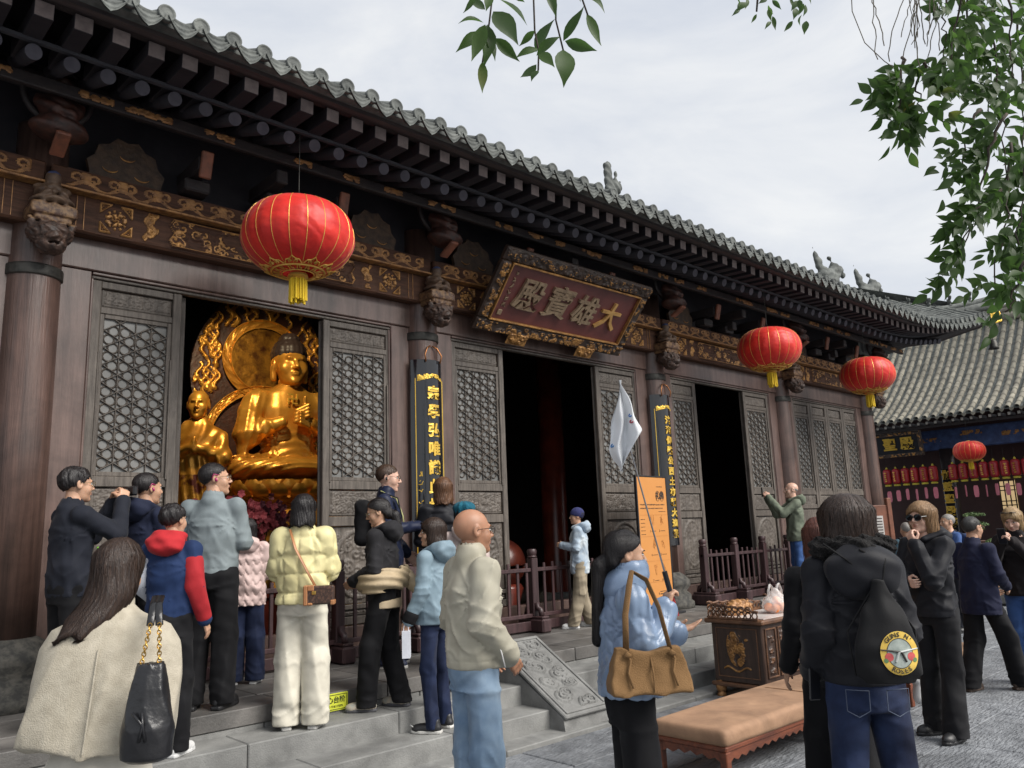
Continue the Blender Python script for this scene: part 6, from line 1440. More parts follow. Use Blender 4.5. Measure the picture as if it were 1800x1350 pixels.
# ---- 14 child in beanie
def beanie(P_): sdf_obj('beanie', lambda P: smax(ell(P, (0, -.012, .035), (.092, .108, .100)), -(P[..., 2]-.30*P[..., 1]+.005), .01)+.002*np.sin(np.arctan2(P[..., 1], P[..., 0])*40), (-.12, -.14, -.07), (.12, .12, .16), .008, cloth('beanie_navy', (.035, .040, .13), bump=.4), P_['t'], post=P_['Hn'])
person('child in navy beanie and pale mottled jacket looking into the hall', (7.46, 6.84, PZ), 128, 1.44, 'f', arms=('front', 'front'), head=(10, 0), wide=1.15, legs={'R': dict(ankle=(.14, -.10, .095)), 'L': dict(ankle=(-.12, .12, .095))}, top=dict(m=cloth('mottled_ice', (.52, .56, .58), (.30, .37, .45), scale=5, lo=.4, hi=.6), hem=.76, w=.04, collar='hood', wr=.008), trs=dict(m=cloth('khaki_trouser', (.28, .235, .17)), r=(.10, .09, .085), wr=.010), shoe=SHW, hair=('short', HB, {}), extra=beanie, res=.011)
# ---- 15 tour guide
BLUEP = cloth('ice_blue', (.215, .295, .42), (.15, .21, .32), rough=.32, scale=5, spec=.6)
def guide_ex(P_):
    def col(P): return np.maximum(cap(P, (0, -.01, 1.42), (0, .03, 1.50), .108, .094), -cap(P, (0, -.0, 1.44), (0, .04, 1.66), .074, .082))-.004*np.abs(np.sin(P[..., 2]*50))
    sdf_obj('puffed_collar', col, (-.14, -.14, 1.34), (.14, .16, 1.58), .009, BLUEP, P_['t'], post=P_['Wn'])
gd = person('tour guide with long ponytail in ice blue padded coat, facing right', (3.06, 2.52, 0), -36, 1.645, 'f', arms=(((.215, .05, 1.11), (.10, .165, 1.315), 'grip'), ((.20, .10, 1.10), (.06, .26, 1.19), 'flat')), head=(4, -4), wide=.85, top=dict(m=BLUEP, hem=.93, w=.044, flare=.02, quilt=(.072, .008, 'leaf'), wr=.006), trs=dict(m=BLK, r=(.098, .090, .085)), shoe=SHB, hair=('tail', HB, dict(ln=.42)), extra=guide_ex, res=.0085, palms=((-.3, .9, .3), (0, .2, 1)), hdir=((-.10, .30, .9), (0, .9, .25)))
SUED = cloth('tan_suede', (.215, .122, .052), (.165, .092, .038), rough=.85, scale=7, bump=.3)
sb = thing('suede_bag', 'big tan suede shoulder bag carried by the guide in ice blue', 'bag', gd['t'].location, gd['t'].rotation_euler.z)
def suede(P):
    x, y_, z = P[..., 0], P[..., 1], P[..., 2]; hw = np.interp(z, [.92, 1.0, 1.14], [.165, .172, .135]).astype(np.float32); th = np.interp(z, [.92, .96, 1.14], [.045, .055, .012]).astype(np.float32)
    yc = .015; sag = .02*np.cos((y_-yc)*14)
    d = np.maximum(np.maximum(np.abs(y_-yc)-hw, np.abs(x-.255)-th), np.maximum(0.955-z, z-(1.125-sag*.8+.0)))
    return d-.012+.004*np.sin(y_*38+z*26)*np.sin(z*30+2)
sdf_obj('bag_body', suede, (.19, -.25, .92), (.38, .31, 1.23), .010, SUED, sb)
b = MB(); b.tube([(.275, -.085, 1.125), (.262, -.075, 1.28), (.225, -.04, 1.40), (.155, -.005, 1.462), (.16, .06, 1.42), (.23, .09, 1.30), (.275, .115, 1.125)], .015, 8, flat=.35); b.build('shoulder_strap', SUED, sb, smooth=True)
for yy in (-.085, .115):
    b = MB(); b.tube([(.29, yy, 1.115), (.305, yy+.01, 1.09), (.315, yy-.005, 1.04), (.33, yy+.01, .98)], .006, 6); b.build('leather_tie', SUED, sb, smooth=True); b = MB(); b.lathe([(0, -.015), (.016, -.008), (.018, .004), (.0, .015)], 10, c=(.295, yy, 1.112)); b.build('knot', SUED, sb, smooth=True)
b = MB(); b.tube([(.285, .02, 1.10), (.318, .02, 1.04), (.328, .02, .96)], .0045, 6); b.build('centre_seam', SUED, sb)
hp = gd['t'].matrix_basis @ gd['W']((.085, .205, 1.385))
fl = thing('guide_flag', 'white guide flag drooping from a thin pole held by the guide', 'flag', hp); tip = ray_pt(1108, 790, 3.80)-hp; tip2 = ray_pt(1088, 668, 3.80)-hp
GRIPR = mat('grip_red', (.35, .02, .02), rough=.4)
b = MB(); b.tube([Vector((0, 0, 0))-tip*.14, tip*.02], .012, 10); b.build('grip', GRIPR, fl); b = MB(); b.tube([tip*.02, tip*.16], .013, 10); b.build('grip_sleeve', BLKP, fl)
b = MB(); b.tube([tip*.1, tip, tip2], [.0045, .0035, .003], 6); b.build('pole', mat('pole_metal', (.35, .35, .36), rough=.3, metal=.9), fl)
FLG = cloth('flag_white', (.74, .75, .76), (.68, .70, .73), rough=.7, scale=4, bump=.1)
def flagpt(u, v):
    # cloth hangs from the pole top; u across, v down
    d0 = ray_pt(1090, 668, 3.80)-hp; L1 = ray_pt(1070, 790, 3.78)-hp; R1 = ray_pt(1127, 755, 3.74)-hp; L2 = ray_pt(1092, 828, 3.76)-hp; R2 = ray_pt(1112, 790, 3.80)-hp
    if v < .62: w = (v/.62)**.85; p = d0.lerp(L1, w).lerp(d0.lerp(R1, w), u)
    else: w = (v-.62)/.38; p = L1.lerp(L2, w).lerp(R1.lerp(L2, w**1.2), u)
    return p+fw*(.028*math.sin(u*11+v*2.5)*min(1, v*3))+rt*(.006*math.sin(v*14+u*5))
b = MB(); b.sheet(26, 30, flagpt); b2 = MB(); b2.sheet(26, 30, lambda u, v: flagpt(1-u, v)+fw*.004); b.add(b2.v, b2.f); b.build('flag_cloth', FLG, fl, smooth=True)
for k, (u0, v0, c_) in enumerate(((.80, .38, (.02, .18, .55)), (.82, .46, (.45, .02, .05)), (.10, .60, (.05, .25, .6)))):
    b = MB(); b.tube([flagpt(u0+.05*math.cos(a), v0+.016*math.sin(a))-fw*.006 for a in np.linspace(.5, 4.5, 9)], .003, 5); b.build('printed_mark', mat('flag_mark_%d' % k, c_), fl)
# ---- 16 woman in black parka with drawstring bag
FUR = cloth('black_fur', (.020, .018, .018), (.008, .008, .008), rough=.95, scale=60, bump=1., bscale=90)
def hood_ex(P_):
    def fur(P):
        x, y_, z = P[..., 0], P[..., 1], P[..., 2]; d = cap(P, (-.13, -.045, 1.475), (0, -.155, 1.475), .048); d = smin(d, cap(P, (.13, -.045, 1.475), (0, -.155, 1.475), .048), .02); d = smin(d, cap(P, (-.13, -.045, 1.475), (-.07, .07, 1.44), .046, .036), .02); d = smin(d, cap(P, (.13, -.045, 1.475), (.07, .07, 1.44), .046, .036), .02)
        return d+.010*np.sin(x*95+3*np.sin(z*60))*np.sin(y_*88+z*40)+.006*np.sin(z*150+x*70)
    sdf_obj('fur_trim', fur, (-.2, -.23, 1.40), (.2, .13, 1.55), .008, FUR, P_['t'], post=P_['Wn'])
    sdf_obj('hood', lambda P: ell(P, (0, -.15, 1.38), (.16, .085, .12))+.005*np.sin(P[..., 2]*50+P[..., 0]*20), (-.2, -.26, 1.24), (.2, -.04, 1.52), .012, BLKJ, P_['t'], post=P_['Wn'])
    for sx in (-1, 1):
        V = [(sx*.035, -.158, .90), (sx*.125, -.148, .905), (sx*.125, -.142, .82), (sx*.08, -.146, .795), (sx*.035, -.15, .82), (sx*.035, -.158, .90)]
        strap(P_, V, .0022, mat('stitch', (.07, .09, .14)), 'pocket_stitch', 1., 5)
hd = person('woman in black fur-hooded parka and dark jeans seen from behind, carrying a drawstring bag', (3.68, 1.69, 0), 42, 1.765, 'f', arms=(((.23, -.03, 1.13), (.18, .12, .96), 'relax'), ((.235, -.05, 1.13), (.18, .10, .95), 'relax')), head=(8, -4), wide=.88, legs={'R': dict(ankle=(.13, .0, .095), knee=(.115, .015, .49)), 'L': dict(ankle=(-.12, .0, .095))}, top=dict(m=BLKJ, hem=.91, w=.052, wr=.009), trs=dict(m=cloth('blue_black_denim', (.020, .034, .085), (.006, .009, .026), scale=3.5), r=(.098, .070, .062), wr=.005), shoe=SHB, hair=('long', HTIP, dict(ln=.16, wx=1.28)), extra=hood_ex, res=.0088)
ds = thing('drawstring_bag', 'black drawstring bag with round yellow band emblem on the black parka', 'bag', hd['t'].location+Matrix.Rotation(hd['t'].rotation_euler.z, 3, 'Z') @ Vector((-.085, .01, .085)), hd['t'].rotation_euler.z)
def dsf(P):
    x, y_, z = P[..., 0]-.115, P[..., 1]+.255, P[..., 2]; hw = np.interp(z, [.90, .93, 1.05, 1.18, 1.30], [.10, .135, .130, .085, .030]).astype(np.float32); th = np.interp(z, [.90, .96, 1.1, 1.30], [.03, .05, .045, .02]).astype(np.float32)
    k = (np.sqrt((x/hw)**2+(y_/th)**2)-1)*th; k = np.maximum(k, np.maximum(.895-z, z-1.315)); return k+.004*np.sin(x*70+z*9)*np.clip((z-1.08)*6, 0, 1)
BGM = cloth('bag_black', (.009, .009, .010), rough=.75)
sdf_obj('bag_body', dsf, (-.05, -.34, .88), (.28, -.18, 1.33), .008, BGM, ds)
for sx in (-1, 1):
    b = MB(); b.tube([(.115+sx*.015, -.25, 1.30), (.08+sx*.08, -.235, 1.40), (.06+sx*.12, -.12, 1.47)], .005, 6); b.build('cord', BGM, ds); b = MB(); b.tube([(.115+sx*.02, -.25, 1.29), (.115+sx*.14, -.21, 1.10), (.115+sx*.13, -.23, .92)], .005, 6); b.build('cord', BGM, ds)
def dsurf(x, z):
    hw = np.interp(z, [.90, .93, 1.05, 1.18, 1.30], [.10, .135, .130, .085, .030]); th = np.interp(z, [.90, .96, 1.1, 1.30], [.03, .05, .045, .02]); return -.255-th*math.sqrt(max(0.02, 1-(x/hw)**2))-.0035
EMY = mat('emblem_yellow', (.66, .46, .09), (.58, .38, .06), rough=.6, scale=20); EMG = mat('emblem_grey', (.42, .46, .42), (.20, .24, .22), rough=.6, scale=16); EMR = mat('emblem_red', (.55, .09, .09), (.35, .05, .05), rough=.6, scale=30); EMK = mat('emblem_ink', (.03, .025, .02)); EMGR = mat('emblem_leaf', (.10, .20, .08))
ec, ez = .035, 1.02
def em(name, pts_fn, m, nr, na, r0, r1, lift_=.0, a0=0, a1=6.2832):
    b = MB(); b.sheet(na, nr, lambda u, v: (lambda a, r: (.115+ec+r*.90*math.cos(a), dsurf(ec+r*.90*math.cos(a), ez+r*math.sin(a))-lift_, ez+r*math.sin(a)))(a0+(a1-a0)*u, r0+(r1-r0)*v)); b.build(name, m, ds, smooth=True)
em('emblem_ring', None, EMY, 3, 40, .060, .088); em('emblem_centre', None, EMG, 4, 40, .0, .059, .0004); em('emblem_outline', None, EMK, 1, 40, .0575, .0605, .001); 
def epatch(name, cx, cz, r, m, l_=.0016):
    b = MB(); b.sheet(14, 3, lambda u, v: (.115+ec+cx+r*v*math.cos(6.2832*u), dsurf(ec+cx+r*v*math.cos(6.2832*u), ez+cz+r*v*math.sin(6.2832*u))-l_, ez+cz+r*v*math.sin(6.2832*u))); b.build(name, m, ds, smooth=True)
for sx in (-1, 1):
    epatch('emblem_rose', sx*.046, -.014, .017, EMR); epatch('emblem_leaf', sx*.060, -.028, .009, EMGR)
    b = MB(); b.tube([(.115+ec+x, dsurf(ec+x, ez+z)-.003, ez+z) for x, z in ((-sx*.078, .016), (-sx*.03, .010), (sx*.006, .004), (sx*.022, -.034))], [.0022, .004, .0055, .0045], 6); b.build('emblem_pistol', EMK if sx > 0 else mat('emblem_steel', (.5, .52, .5)), ds)
for word, rad, c0, sgn in (("GUNS N'", .0735, 1.5708, -1), ('ROSES', .0735, -1.5708, 1)):
    for k, ch in enumerate(word):
        if ch == ' ': continue
        a = c0+sgn*(k-(len(word)-1)/2)*.27; tm = text_mb(ch, .026, .001, .0005); rot = a-1.5708 if sgn < 0 else a+1.5708
        tm.xf(Matrix.Rotation(-rot, 4, 'Y')); px_, pz_ = ec+rad*.9*math.cos(a), ez+rad*math.sin(a); ds_ = dsurf(px_, pz_)
        e1 = (dsurf(px_+.008, pz_)-dsurf(px_-.008, pz_))/.016; tm.v = [(v[0], v[1]+e1*v[0], v[2]) for v in tm.v]; tm.build('emblem_letter', EMK, ds, loc=(.115+px_, ds_-.0018, pz_))
b = MB(); b.box(-.035, -.005, -.07, .035, .005, .07, .006); o = b.build('smartphone', BLKP, None); tag(o, 'dark phone sticking out beside the black parka hem', 'phone'); o.location = hd['t'].matrix_basis @ hd['W']((-.205, .02, .90)); o.rotation_euler = (0, .1, hd['t'].rotation_euler.z+.6)
# ---- 17 people half hidden behind her
person('woman with wavy auburn hair mostly hidden behind the black parka', (4.36, 2.165, 0), 30, 1.67, 'f', arms=('hang', 'hang'), head=(0, -5), legs={'R': dict(ankle=(.10, -.20, .095), knee=(.10, .02, .49)), 'L': dict(ankle=(-.10, .24, .095), knee=(-.10, .14, .50))}, top=dict(m=BLK, hem=.80, w=.03, wr=.007), trs=dict(m=BLK, r=(.09, .085, .11)), shoe=SHB, sole=SOLE, hair=('long', HRD, dict(ln=.36)), res=.014, swing=-.18)
# ---- 18 woman with sunglasses
def sung_ex(P_):
    glasses(GLB, LENS, True, 'sunglasses')(P_)
    strap(P_, [(.19, .07, .93), (.195, .09, .90)], .004, SHW, 'jacket_logo')
person('woman in sunglasses and black jacket with long honey hair, hand at her chin', (6.80, 2.50, 0), 160, 1.78, 'f', 'b', arms=('cross', 'chin'), head=(8, 0), wide=1.16, legs={'R': dict(ankle=(.12, -.02, .095)), 'L': dict(ankle=(-.10, .06, .095))}, top=dict(m=BLKJ, hem=.86, w=.040, collar='hood', wr=.007), trs=dict(m=cloth('washed_black', (.010, .010, .012)), r=(.100, .072, .088), wr=.005), shoe=SHB, hair=('long', HBL, dict(ln=.24, wx=1.12)), extra=sung_ex, res=.0105, brow=BROWL, palms=(None, (0, -.6, .3)), hdir=(None, (.35, .1, .9)))
# ---- 19 older man in navy blazer
person('older man in navy blazer and black trousers striding to the right', (8.80, 2.80, 0), -22, 1.65, sk='a', arms=(((.255, .02, 1.12), (.14, .22, 1.0), 'relax'), ((.25, .02, 1.12), (.10, .24, .98), 'relax')), head=(0, 0), wide=1.06, lean=(0, .04), legs={'R': dict(ankle=(.10, .28, .095), knee=(.11, .18, .50)), 'L': dict(ankle=(-.10, -.16, .095), knee=(-.10, -.02, .49))}, top=dict(m=cloth('navy_wool', (.010, .012, .034)), hem=.74, w=.034, flare=.02, collar='flip', wr=.006), trs=dict(m=BLK, r=(.096, .088, .088), wr=.008), shoe=SHBR, hair=('crop', hairm('salt', (.06, .058, .055), (.018, .017, .017)), {}), extra=glasses(GLM), res=.0105)
# ---- 20 blonde woman with phone
def bl_ex(P_):
    b = MB(); b.box(-.04, -.005, -.08, .04, .005, .08, .008); o = b.build('smartphone', BLKP, None); tag(o, 'black phone held up by the blonde woman at the right edge', 'phone'); o.location = P_['t'].matrix_basis @ P_['W']((.02, .35, 1.43)); o.rotation_euler = (R_(-15), 0, P_['t'].rotation_euler.z)
    b = MB()
    for sx in (-1, 1):
        ring = [P_['H']((sx*.036+.027*math.cos(a), .080+.02*math.sin(a), .112+.012*math.sin(a)-.004*abs(math.cos(a)))) for a in np.linspace(0, 6.283, 17)]; b.tube(ring, .003, 5, caps=False); b.add(ring[:-1], [tuple(range(16))])
    b.tube([P_['H']((-.07, .075, .108)), P_['H']((.07, .075, .108))], .004, 5); b.build('sunglasses', GLB, P_['t'])
person('blonde woman in dark jacket looking at her phone at the right edge', (9.42, 2.58, 0), 180, 1.72, 'f', 'b', arms=(((.22, .14, 1.16), (.05, .29, 1.38), 'grip'), ((.22, .14, 1.16), (.05, .29, 1.38), 'grip')), head=(0, -22), wide=1.12, top=dict(m=cloth('dark_brown', (.014, .011, .012)), hem=.84, w=.03, wr=.007, collar='flip'), trs=dict(m=JEANM, r=(.095, .07, .06)), shoe=SHB, hair=('bob', hairm('blonde', (.50, .34, .17), (.22, .14, .07)), {}), extra=bl_ex, brow=BROWL)
# ---- 21 man in green jacket photographing
def gr_ex(P_):
    b = MB(); b.box(-.04, -.005, -.08, .04, .005, .08, .008); o = b.build('smartphone', BLKP, None); tag(o, 'phone raised by the man in the green jacket', 'phone'); o.location = P_['t'].matrix_basis @ P_['W']((.0, .46, 1.57)); o.rotation_euler = (0, 0, P_['t'].rotation_euler.z)
person('man with shaved grey hair in sage green jacket photographing by the fence', (12.62, 6.66, PZ), 132, 1.83, sk='b', arms=(((.21, .22, 1.22), (.06, .38, 1.48), 'grip'), ((.21, .22, 1.22), (.06, .38, 1.48), 'grip')), wide=1.15, top=dict(m=cloth('sage', (.15, .172, .13), (.115, .135, .10)), hem=.80, w=.036, collar='hood', wr=.008), trs=dict(m=JEANM, r=(.092, .074, .066)), shoe=SHB, hair=('fringe', HGR, {}), extra=gr_ex, res=.018)
# ---- 22, 23 visitors further off
def bp(m):
    def ex(P_): sdf_obj('backpack', lambda P: rbox(P, (0, -.21, 1.20), (.14, .08, .21), .06), (-.18, -.32, .96), (.18, -.1, 1.44), .02, m, P_['t'], post=P_['Wn']); [strap(P_, [(sx*.12, -.13, 1.40), (sx*.12, -.01, 1.46), (sx*.13, .11, 1.36), (sx*.16, .08, 1.12)], .022, m, 'backpack_strap', .3) for sx in (-1, 1)]
    return ex
person('grey haired man in blue jacket with backpack in the courtyard distance', (13.0, 4.42, 0), 140, 1.70, sk='a', arms=('front', 'front'), top=dict(m=cloth('mid_blue', (.05, .10, .26)), hem=.86, w=.03), trs=dict(m=CHAR), shoe=SHB, hair=('crop', HGR, {}), extra=bp(cloth('pack_blue', (.03, .05, .12))), res=.02)
person('person in teal top with dark backpack beyond the notice board', (12.9, 5.0, 0), 45, 1.60, sk='a', arms=('hang', 'hang'), top=dict(m=cloth('dull_teal', (.07, .13, .17)), hem=.86, w=.03), trs=dict(m=cloth('taupe', (.20, .15, .12))), shoe=SHB, hair=('crop', HGR, {}), extra=bp(cloth('pack_black', (.02, .025, .025))), res=.02, face=False)
# visitor kneeling on the nearer bench, hidden but for the white sneakers
person('visitor kneeling on the nearer bench, only the white sneakers in view', (7.20, 3.17, -.10), 128, 1.55, 'f', arms=('front', 'front'), legs={'R': dict(knee=(.10, .03, .545), ankle=(.08, -.40, .47), pitch=-78), 'L': dict(knee=(-.10, .03, .545), ankle=(-.08, -.37, .49), pitch=-70)}, top=dict(m=BLK, hem=.80, w=.03), trs=dict(m=BLK), shoe=SHW, hair=('short', HB, {}), res=.02, face=False)
# ================================================================== side hall across the courtyard (faces -x)
h2 = thing('side_hall', 'side hall with pale weathered tile roof and blue painted beam at the right', 'building', (26, 10.5, 0), R_(-90))
BLUEB = mat('painted_blue', (.045, .085, .21), (.016, .030, .09), rough=.55, scale=5, lo=.35, hi=.7, bump=.1); DKW = mat('side_hall_wood', (.020, .012, .012), (.010, .007, .008), rough=.5)
X0, X1 = -3.5, 11.0
def z2(d): return 4.70+.50*d+.075*d*d
b = MB(); b.sheet(4, 14, lambda u, v: (X0+(X1-X0)*u, v*4.3, z2(v*4.3)-.02)); r2 = b.build('roof', TILE, h2)  # bed darker than the tile rows, painting in the shade between them
def row2():
    b = MB(); n = 16; seg = 7; vs = []; fs = []
    for i in range(n):
        for e in (0, 1):
            d = (i+e)*4.3/n; r = .085 if e == 0 else .072
            for k in range(seg+1):
                a = math.pi*k/seg; vs.append((-r*math.cos(a), d, z2(d)+r*math.sin(a)))
        o_ = i*2*(seg+1)
        for k in range(seg): fs.append((o_+k, o_+k+1, o_+seg+1+k+1, o_+seg+1+k))
    return b.add(vs, fs).mesh('tile_row', TILE2, True)
rm2 = row2(); b = MB(); b.prism([(-.06, 0), (.06, 0), (.055, -.05), (0, -.10), (-.055, -.05)], -.02, 0); dm2 = b.mesh('drip_tile', TILE2); b = MB(); b.box(-.04, 0, -.045, .04, .5, .045, .004); b.m = [0]*len(b.f)
for k, f in enumerate(b.f):
    if all(b.v[i][1] < 1e-6 for i in f): b.m[k] = 1
qm2 = b.mesh('rafter', [DKW, mat('white_rafter_end', (.42, .40, .36), rough=.8)])
x = X0+.1
while x < X1-.1:
    put('tile_row', rm2, r2, (x, 0, 0)); put('drip_tile', dm2, r2, (x+.126, -.02, 4.70)); put('rafter', qm2, h2, (x, .16, 4.56)); x += .252
for z, r in ((z2(4.3)+.05, .16), (z2(4.3)+.28, .10), (z2(4.3)+.42, .07)):
    b = MB(); b.tube([(X0, 4.25, z), (X1, 4.25, z)], r, 10); b.build('ridge', TILE2, h2, smooth=True)
b = MB(); b.box(X0, .30, 4.42, X1, .36, 4.50); b.build('eave_board', DKW, h2)
b = MB(); b.box(X0, 1.2, 3.78, X1, 1.45, 4.42, .03); bb = b.build('painted_beam', BLUEB, h2)
for k in range(12):
    x = X0+.6+k*1.2; V, Q, H = relief(.7, .16, 60, 14, lambda u, v: curls(u, v, 800+k, 16, .04, .08, .7, .16), .02); kp = H.reshape(-1)[Q].mean(1) > .45
    put('gilt_scroll', np_mesh('gilt_scroll', V, Q[kp], GOLDP), bb, (x, 1.19, 4.02 if k % 2 else 4.15))
for k in range(6):
    x = -2.0+2.9*k if k else -1.5
    cpos = 1.45+2.9*(k-1); b = MB(); b.lathe([(.21, 0), (.20, 3.8)], 24); b.build('column', DKW, h2, loc=(cpos, 1.3, 0), smooth=True)
b = MB(); b.box(X0, 2.9, 0, X1, 3.0, 5.2); b.build('wall', mat('side_hall_wall', (.055, .022, .020), rough=.6), h2)
b = MB(); b.box(X0, 1.0, 3.0, X1, 2.9, 3.02); 
LITW = mat('lit_window', (.55, .42, .22), (.30, .18, .08), rough=.6, scale=3, emit=(1., .72, .38), estr=.22)
for k in range(6):
    x = 2.35+k*.80; b = MB(); b.box(x, 2.86, 1.75, x+.46, 2.89, 2.75); wn = b.build('window', LITW, h2); b = MB()
    for q in range(4): b.box(x+.14*q-.0, 2.83, 1.75, x+.14*q+.03, 2.86, 2.75)
    for z in (1.75, 1.95, 2.08, 2.42, 2.55, 2.72): b.box(x, 2.82, z, x+.46, 2.855, z+.03)
    b.build('lattice', DKW, wn)
b = MB(); b.box(X0, .7, 0, X1, 3.0, .25, .02); b.build('plinth', STONEC, h2)
q2 = thing('side_hall_plaque', 'black plaque with one visible gold character under the far roof', 'plaque', (26.55, 10.05, 4.02), rot=(R_(10), 0, R_(-90)))
b = MB(); b.box(-.95, -.02, -.36, .55, .03, .36, .01); b.build('board', mat('plaque_black', (.010, .012, .018), rough=.4), q2)
for (a0, z0, a1, z1, w_, h_) in ((-.95, .28, .60, .40, 1.55, .12), (-.95, -.40, .60, -.28, 1.55, .12), (.48, -.28, .60, .28, .12, .56)):
    b = MB(); b.box(a0, -.05, z0, a1, .04, z1, .01); fr = b.build('frame', mat('plaque_frame_dark', (.05, .035, .025)), q2); V, Q, H = relief(w_, h_, int(w_*60), int(h_*60), lambda u, v: curls(u, v, 820, int(w_*h_*260), .03, .06, w_, h_), .03); put('gilt_carving', np_mesh('gilt_carving', V, Q, [FRB, GOLDP], (H.reshape(-1)[Q].mean(1) > .55).astype(int)), fr, (a0, -.052, z0))
text_mb('殿', .42, .03, .012).build('character', GOLDT, q2, loc=(.14, -.04, 0)); text_mb('聖', .42, .03, .012).build('character', GOLDT, q2, loc=(-.40, -.04, 0))
c2_ = thing('side_hall_couplet', 'dark couplet board with gold characters on the far hall column', 'couplet board', (26+1.08, 10.5-1.45, 0), R_(-90))
b = MB(); b.box(-.15, -.03, .9, .15, .02, 3.15, .02); b.build('board', BLACKL, c2_)
for k, ch in enumerate('伽藍聖殿護法'): text_mb(ch, .30, .02, .01).build('character', GOLDT, c2_, loc=(0, -.045, 2.95-.37*k))
# rows of small red lanterns with gold writing, each with its hanging tag
PINKT = mat('pink_tag', (.66, .22, .27), (.55, .15, .2), rough=.6); REDS = mat('small_lantern_red', (.36, .015, .022), (.26, .01, .016), rough=.4); LYE = mat('lantern_yellow', (.50, .42, .04), rough=.6)
def small_lantern():
    t = thing('small_lantern', 'x', 'lantern'); b = MB(); b.lathe([(.06, 0), (.12, .04), (.13, .10), (.13, .40), (.12, .46), (.06, .50)], 14); b.build('body', REDS, t, smooth=50)
    b = MB(); b.lathe([(.04, .50), (.03, .55), (0, .58)], 10); b.lathe([(.10, -.06), (.105, -.01), (.06, 0)], 12); b.build('trim', LYE, t)
    b = MB(); r_ = random.Random(5)
    for q in range(5):
        for w in range(3): b.box(r_.uniform(-.04, .0), -.137, .09+.065*q+.015*w, r_.uniform(.01, .05), -.128, .10+.065*q+.015*w)
    tag(b.build('gold_marks', GOLDT, t), kind='stuff')
    b = MB(); b.prism([(-.035, 0), (.035, 0), (.05, -.05), (.05, -.20), (.035, -.26), (-.035, -.26), (-.05, -.20), (-.05, -.05)], -.004, .004); b.xf(Matrix.Scale(1.35, 4)); b.build('pink_tag', PINKT, t, loc=(0, 0, -.16)); b = MB(); b.tube([(0, 0, -.06), (0, 0, -.17)], .003, 4); b.tube([(0, 0, .56), (0, 0, .85)], .003, 4); b.build('string', IRON, t)
    return t
sl0 = small_lantern(); k = 0
WORDS = ('first', 'second', 'third', 'fourth', 'fifth', 'sixth', 'seventh', 'eighth', 'ninth', 'tenth', 'eleventh', 'twelfth', 'thirteenth', 'fourteenth', 'fifteenth', 'sixteenth', 'seventeenth')
lx = -.30
for k in range(17):
    if k == 6: lx += .30
    o = sl0 if k == 0 else copy_tree(sl0); o.location = (26.9, 10.5-lx, 2.78); o.rotation_euler = (0, 0, R_(-90)+random.uniform(-.3, .3)); tag(o, 'small red lantern with pink tag under the far eave, %s from the left' % WORDS[k], 'lantern', 'small red lanterns under the side hall eave'); lx += .285
    for c in o.children:
        if c.name.startswith('pink_tag'): c.rotation_euler = (0, 0, random.uniform(-1.2, 1.2)); c.location.z = -.16-random.uniform(0, .06)
bl = lantern('silk_lantern', (25.9, 7.95, 3.55), .44, 'faded red round lantern hanging before the small lantern row of the far hall', .7)
# ------------------------------------------------------------------ bonsai in a pot
BON = mat('bonsai_green', (.13, .20, .07), (.05, .09, .03), rough=.8, scale=20, var=.1)
for k, (px, py, d, hh, lb_) in enumerate(((1712, 905, 16.2, .52, 'pale green bonsai with flat cloud-like pads beyond the older man'), (1755, 950, 15.6, .36, 'lower potted bonsai showing just right of the older man'))):
    p = ray_pt(px, py, d); t = thing('bonsai', lb_, 'bonsai', (p.x, p.y, 0), group='potted bonsai in the courtyard')
    b = MB(); b.box(-.5, -.3, 0, .5, .3, p.z-hh-.22, .03); b.build('stone_stand', STONEC, t); b = MB(); b.lathe([(.26, p.z-hh-.22), (.30, p.z-hh-.05), (.32, p.z-hh), (.28, p.z-hh)], 20); b.build('pot', mat('clay_pot', (.12, .06, .04)), t, smooth=40)
    b = MB(); b.tube([(0, 0, p.z-hh), (.08, 0, p.z-hh*.7), (-.06, .02, p.z-hh*.4), (.02, 0, p.z-.05)], [.05, .045, .03, .015], 8); b.build('trunk', mat('bark', (.07, .05, .04), bump=.4), t, smooth=True)
    b = MB(); r_ = random.Random(k)
    for (cx, cz, rx) in ((0, -.02, .26), (-.22, -.16, .20), (.20, -.22, .22), (-.02, -.3, .2)):
        for q in range(170):
            a = r_.uniform(0, 6.28); rr = rx*math.sqrt(r_.random()); c_ = Vector((cx+rr*math.cos(a), rr*math.sin(a)*.8, p.z+cz+.07*math.sqrt(max(0, 1-(rr/rx)**2))*r_.uniform(.2, 1.))); u_ = Vector((r_.gauss(0, 1), r_.gauss(0, 1), r_.gauss(0, 1))).normalized()*.035; w_ = Vector((r_.gauss(0, 1), r_.gauss(0, 1), 1)).normalized()*.035
            b.add([c_-u_, c_+w_*.5, c_+u_, c_-w_*.5], [(0, 1, 2, 3)])
    b.build('foliage', BON, t)
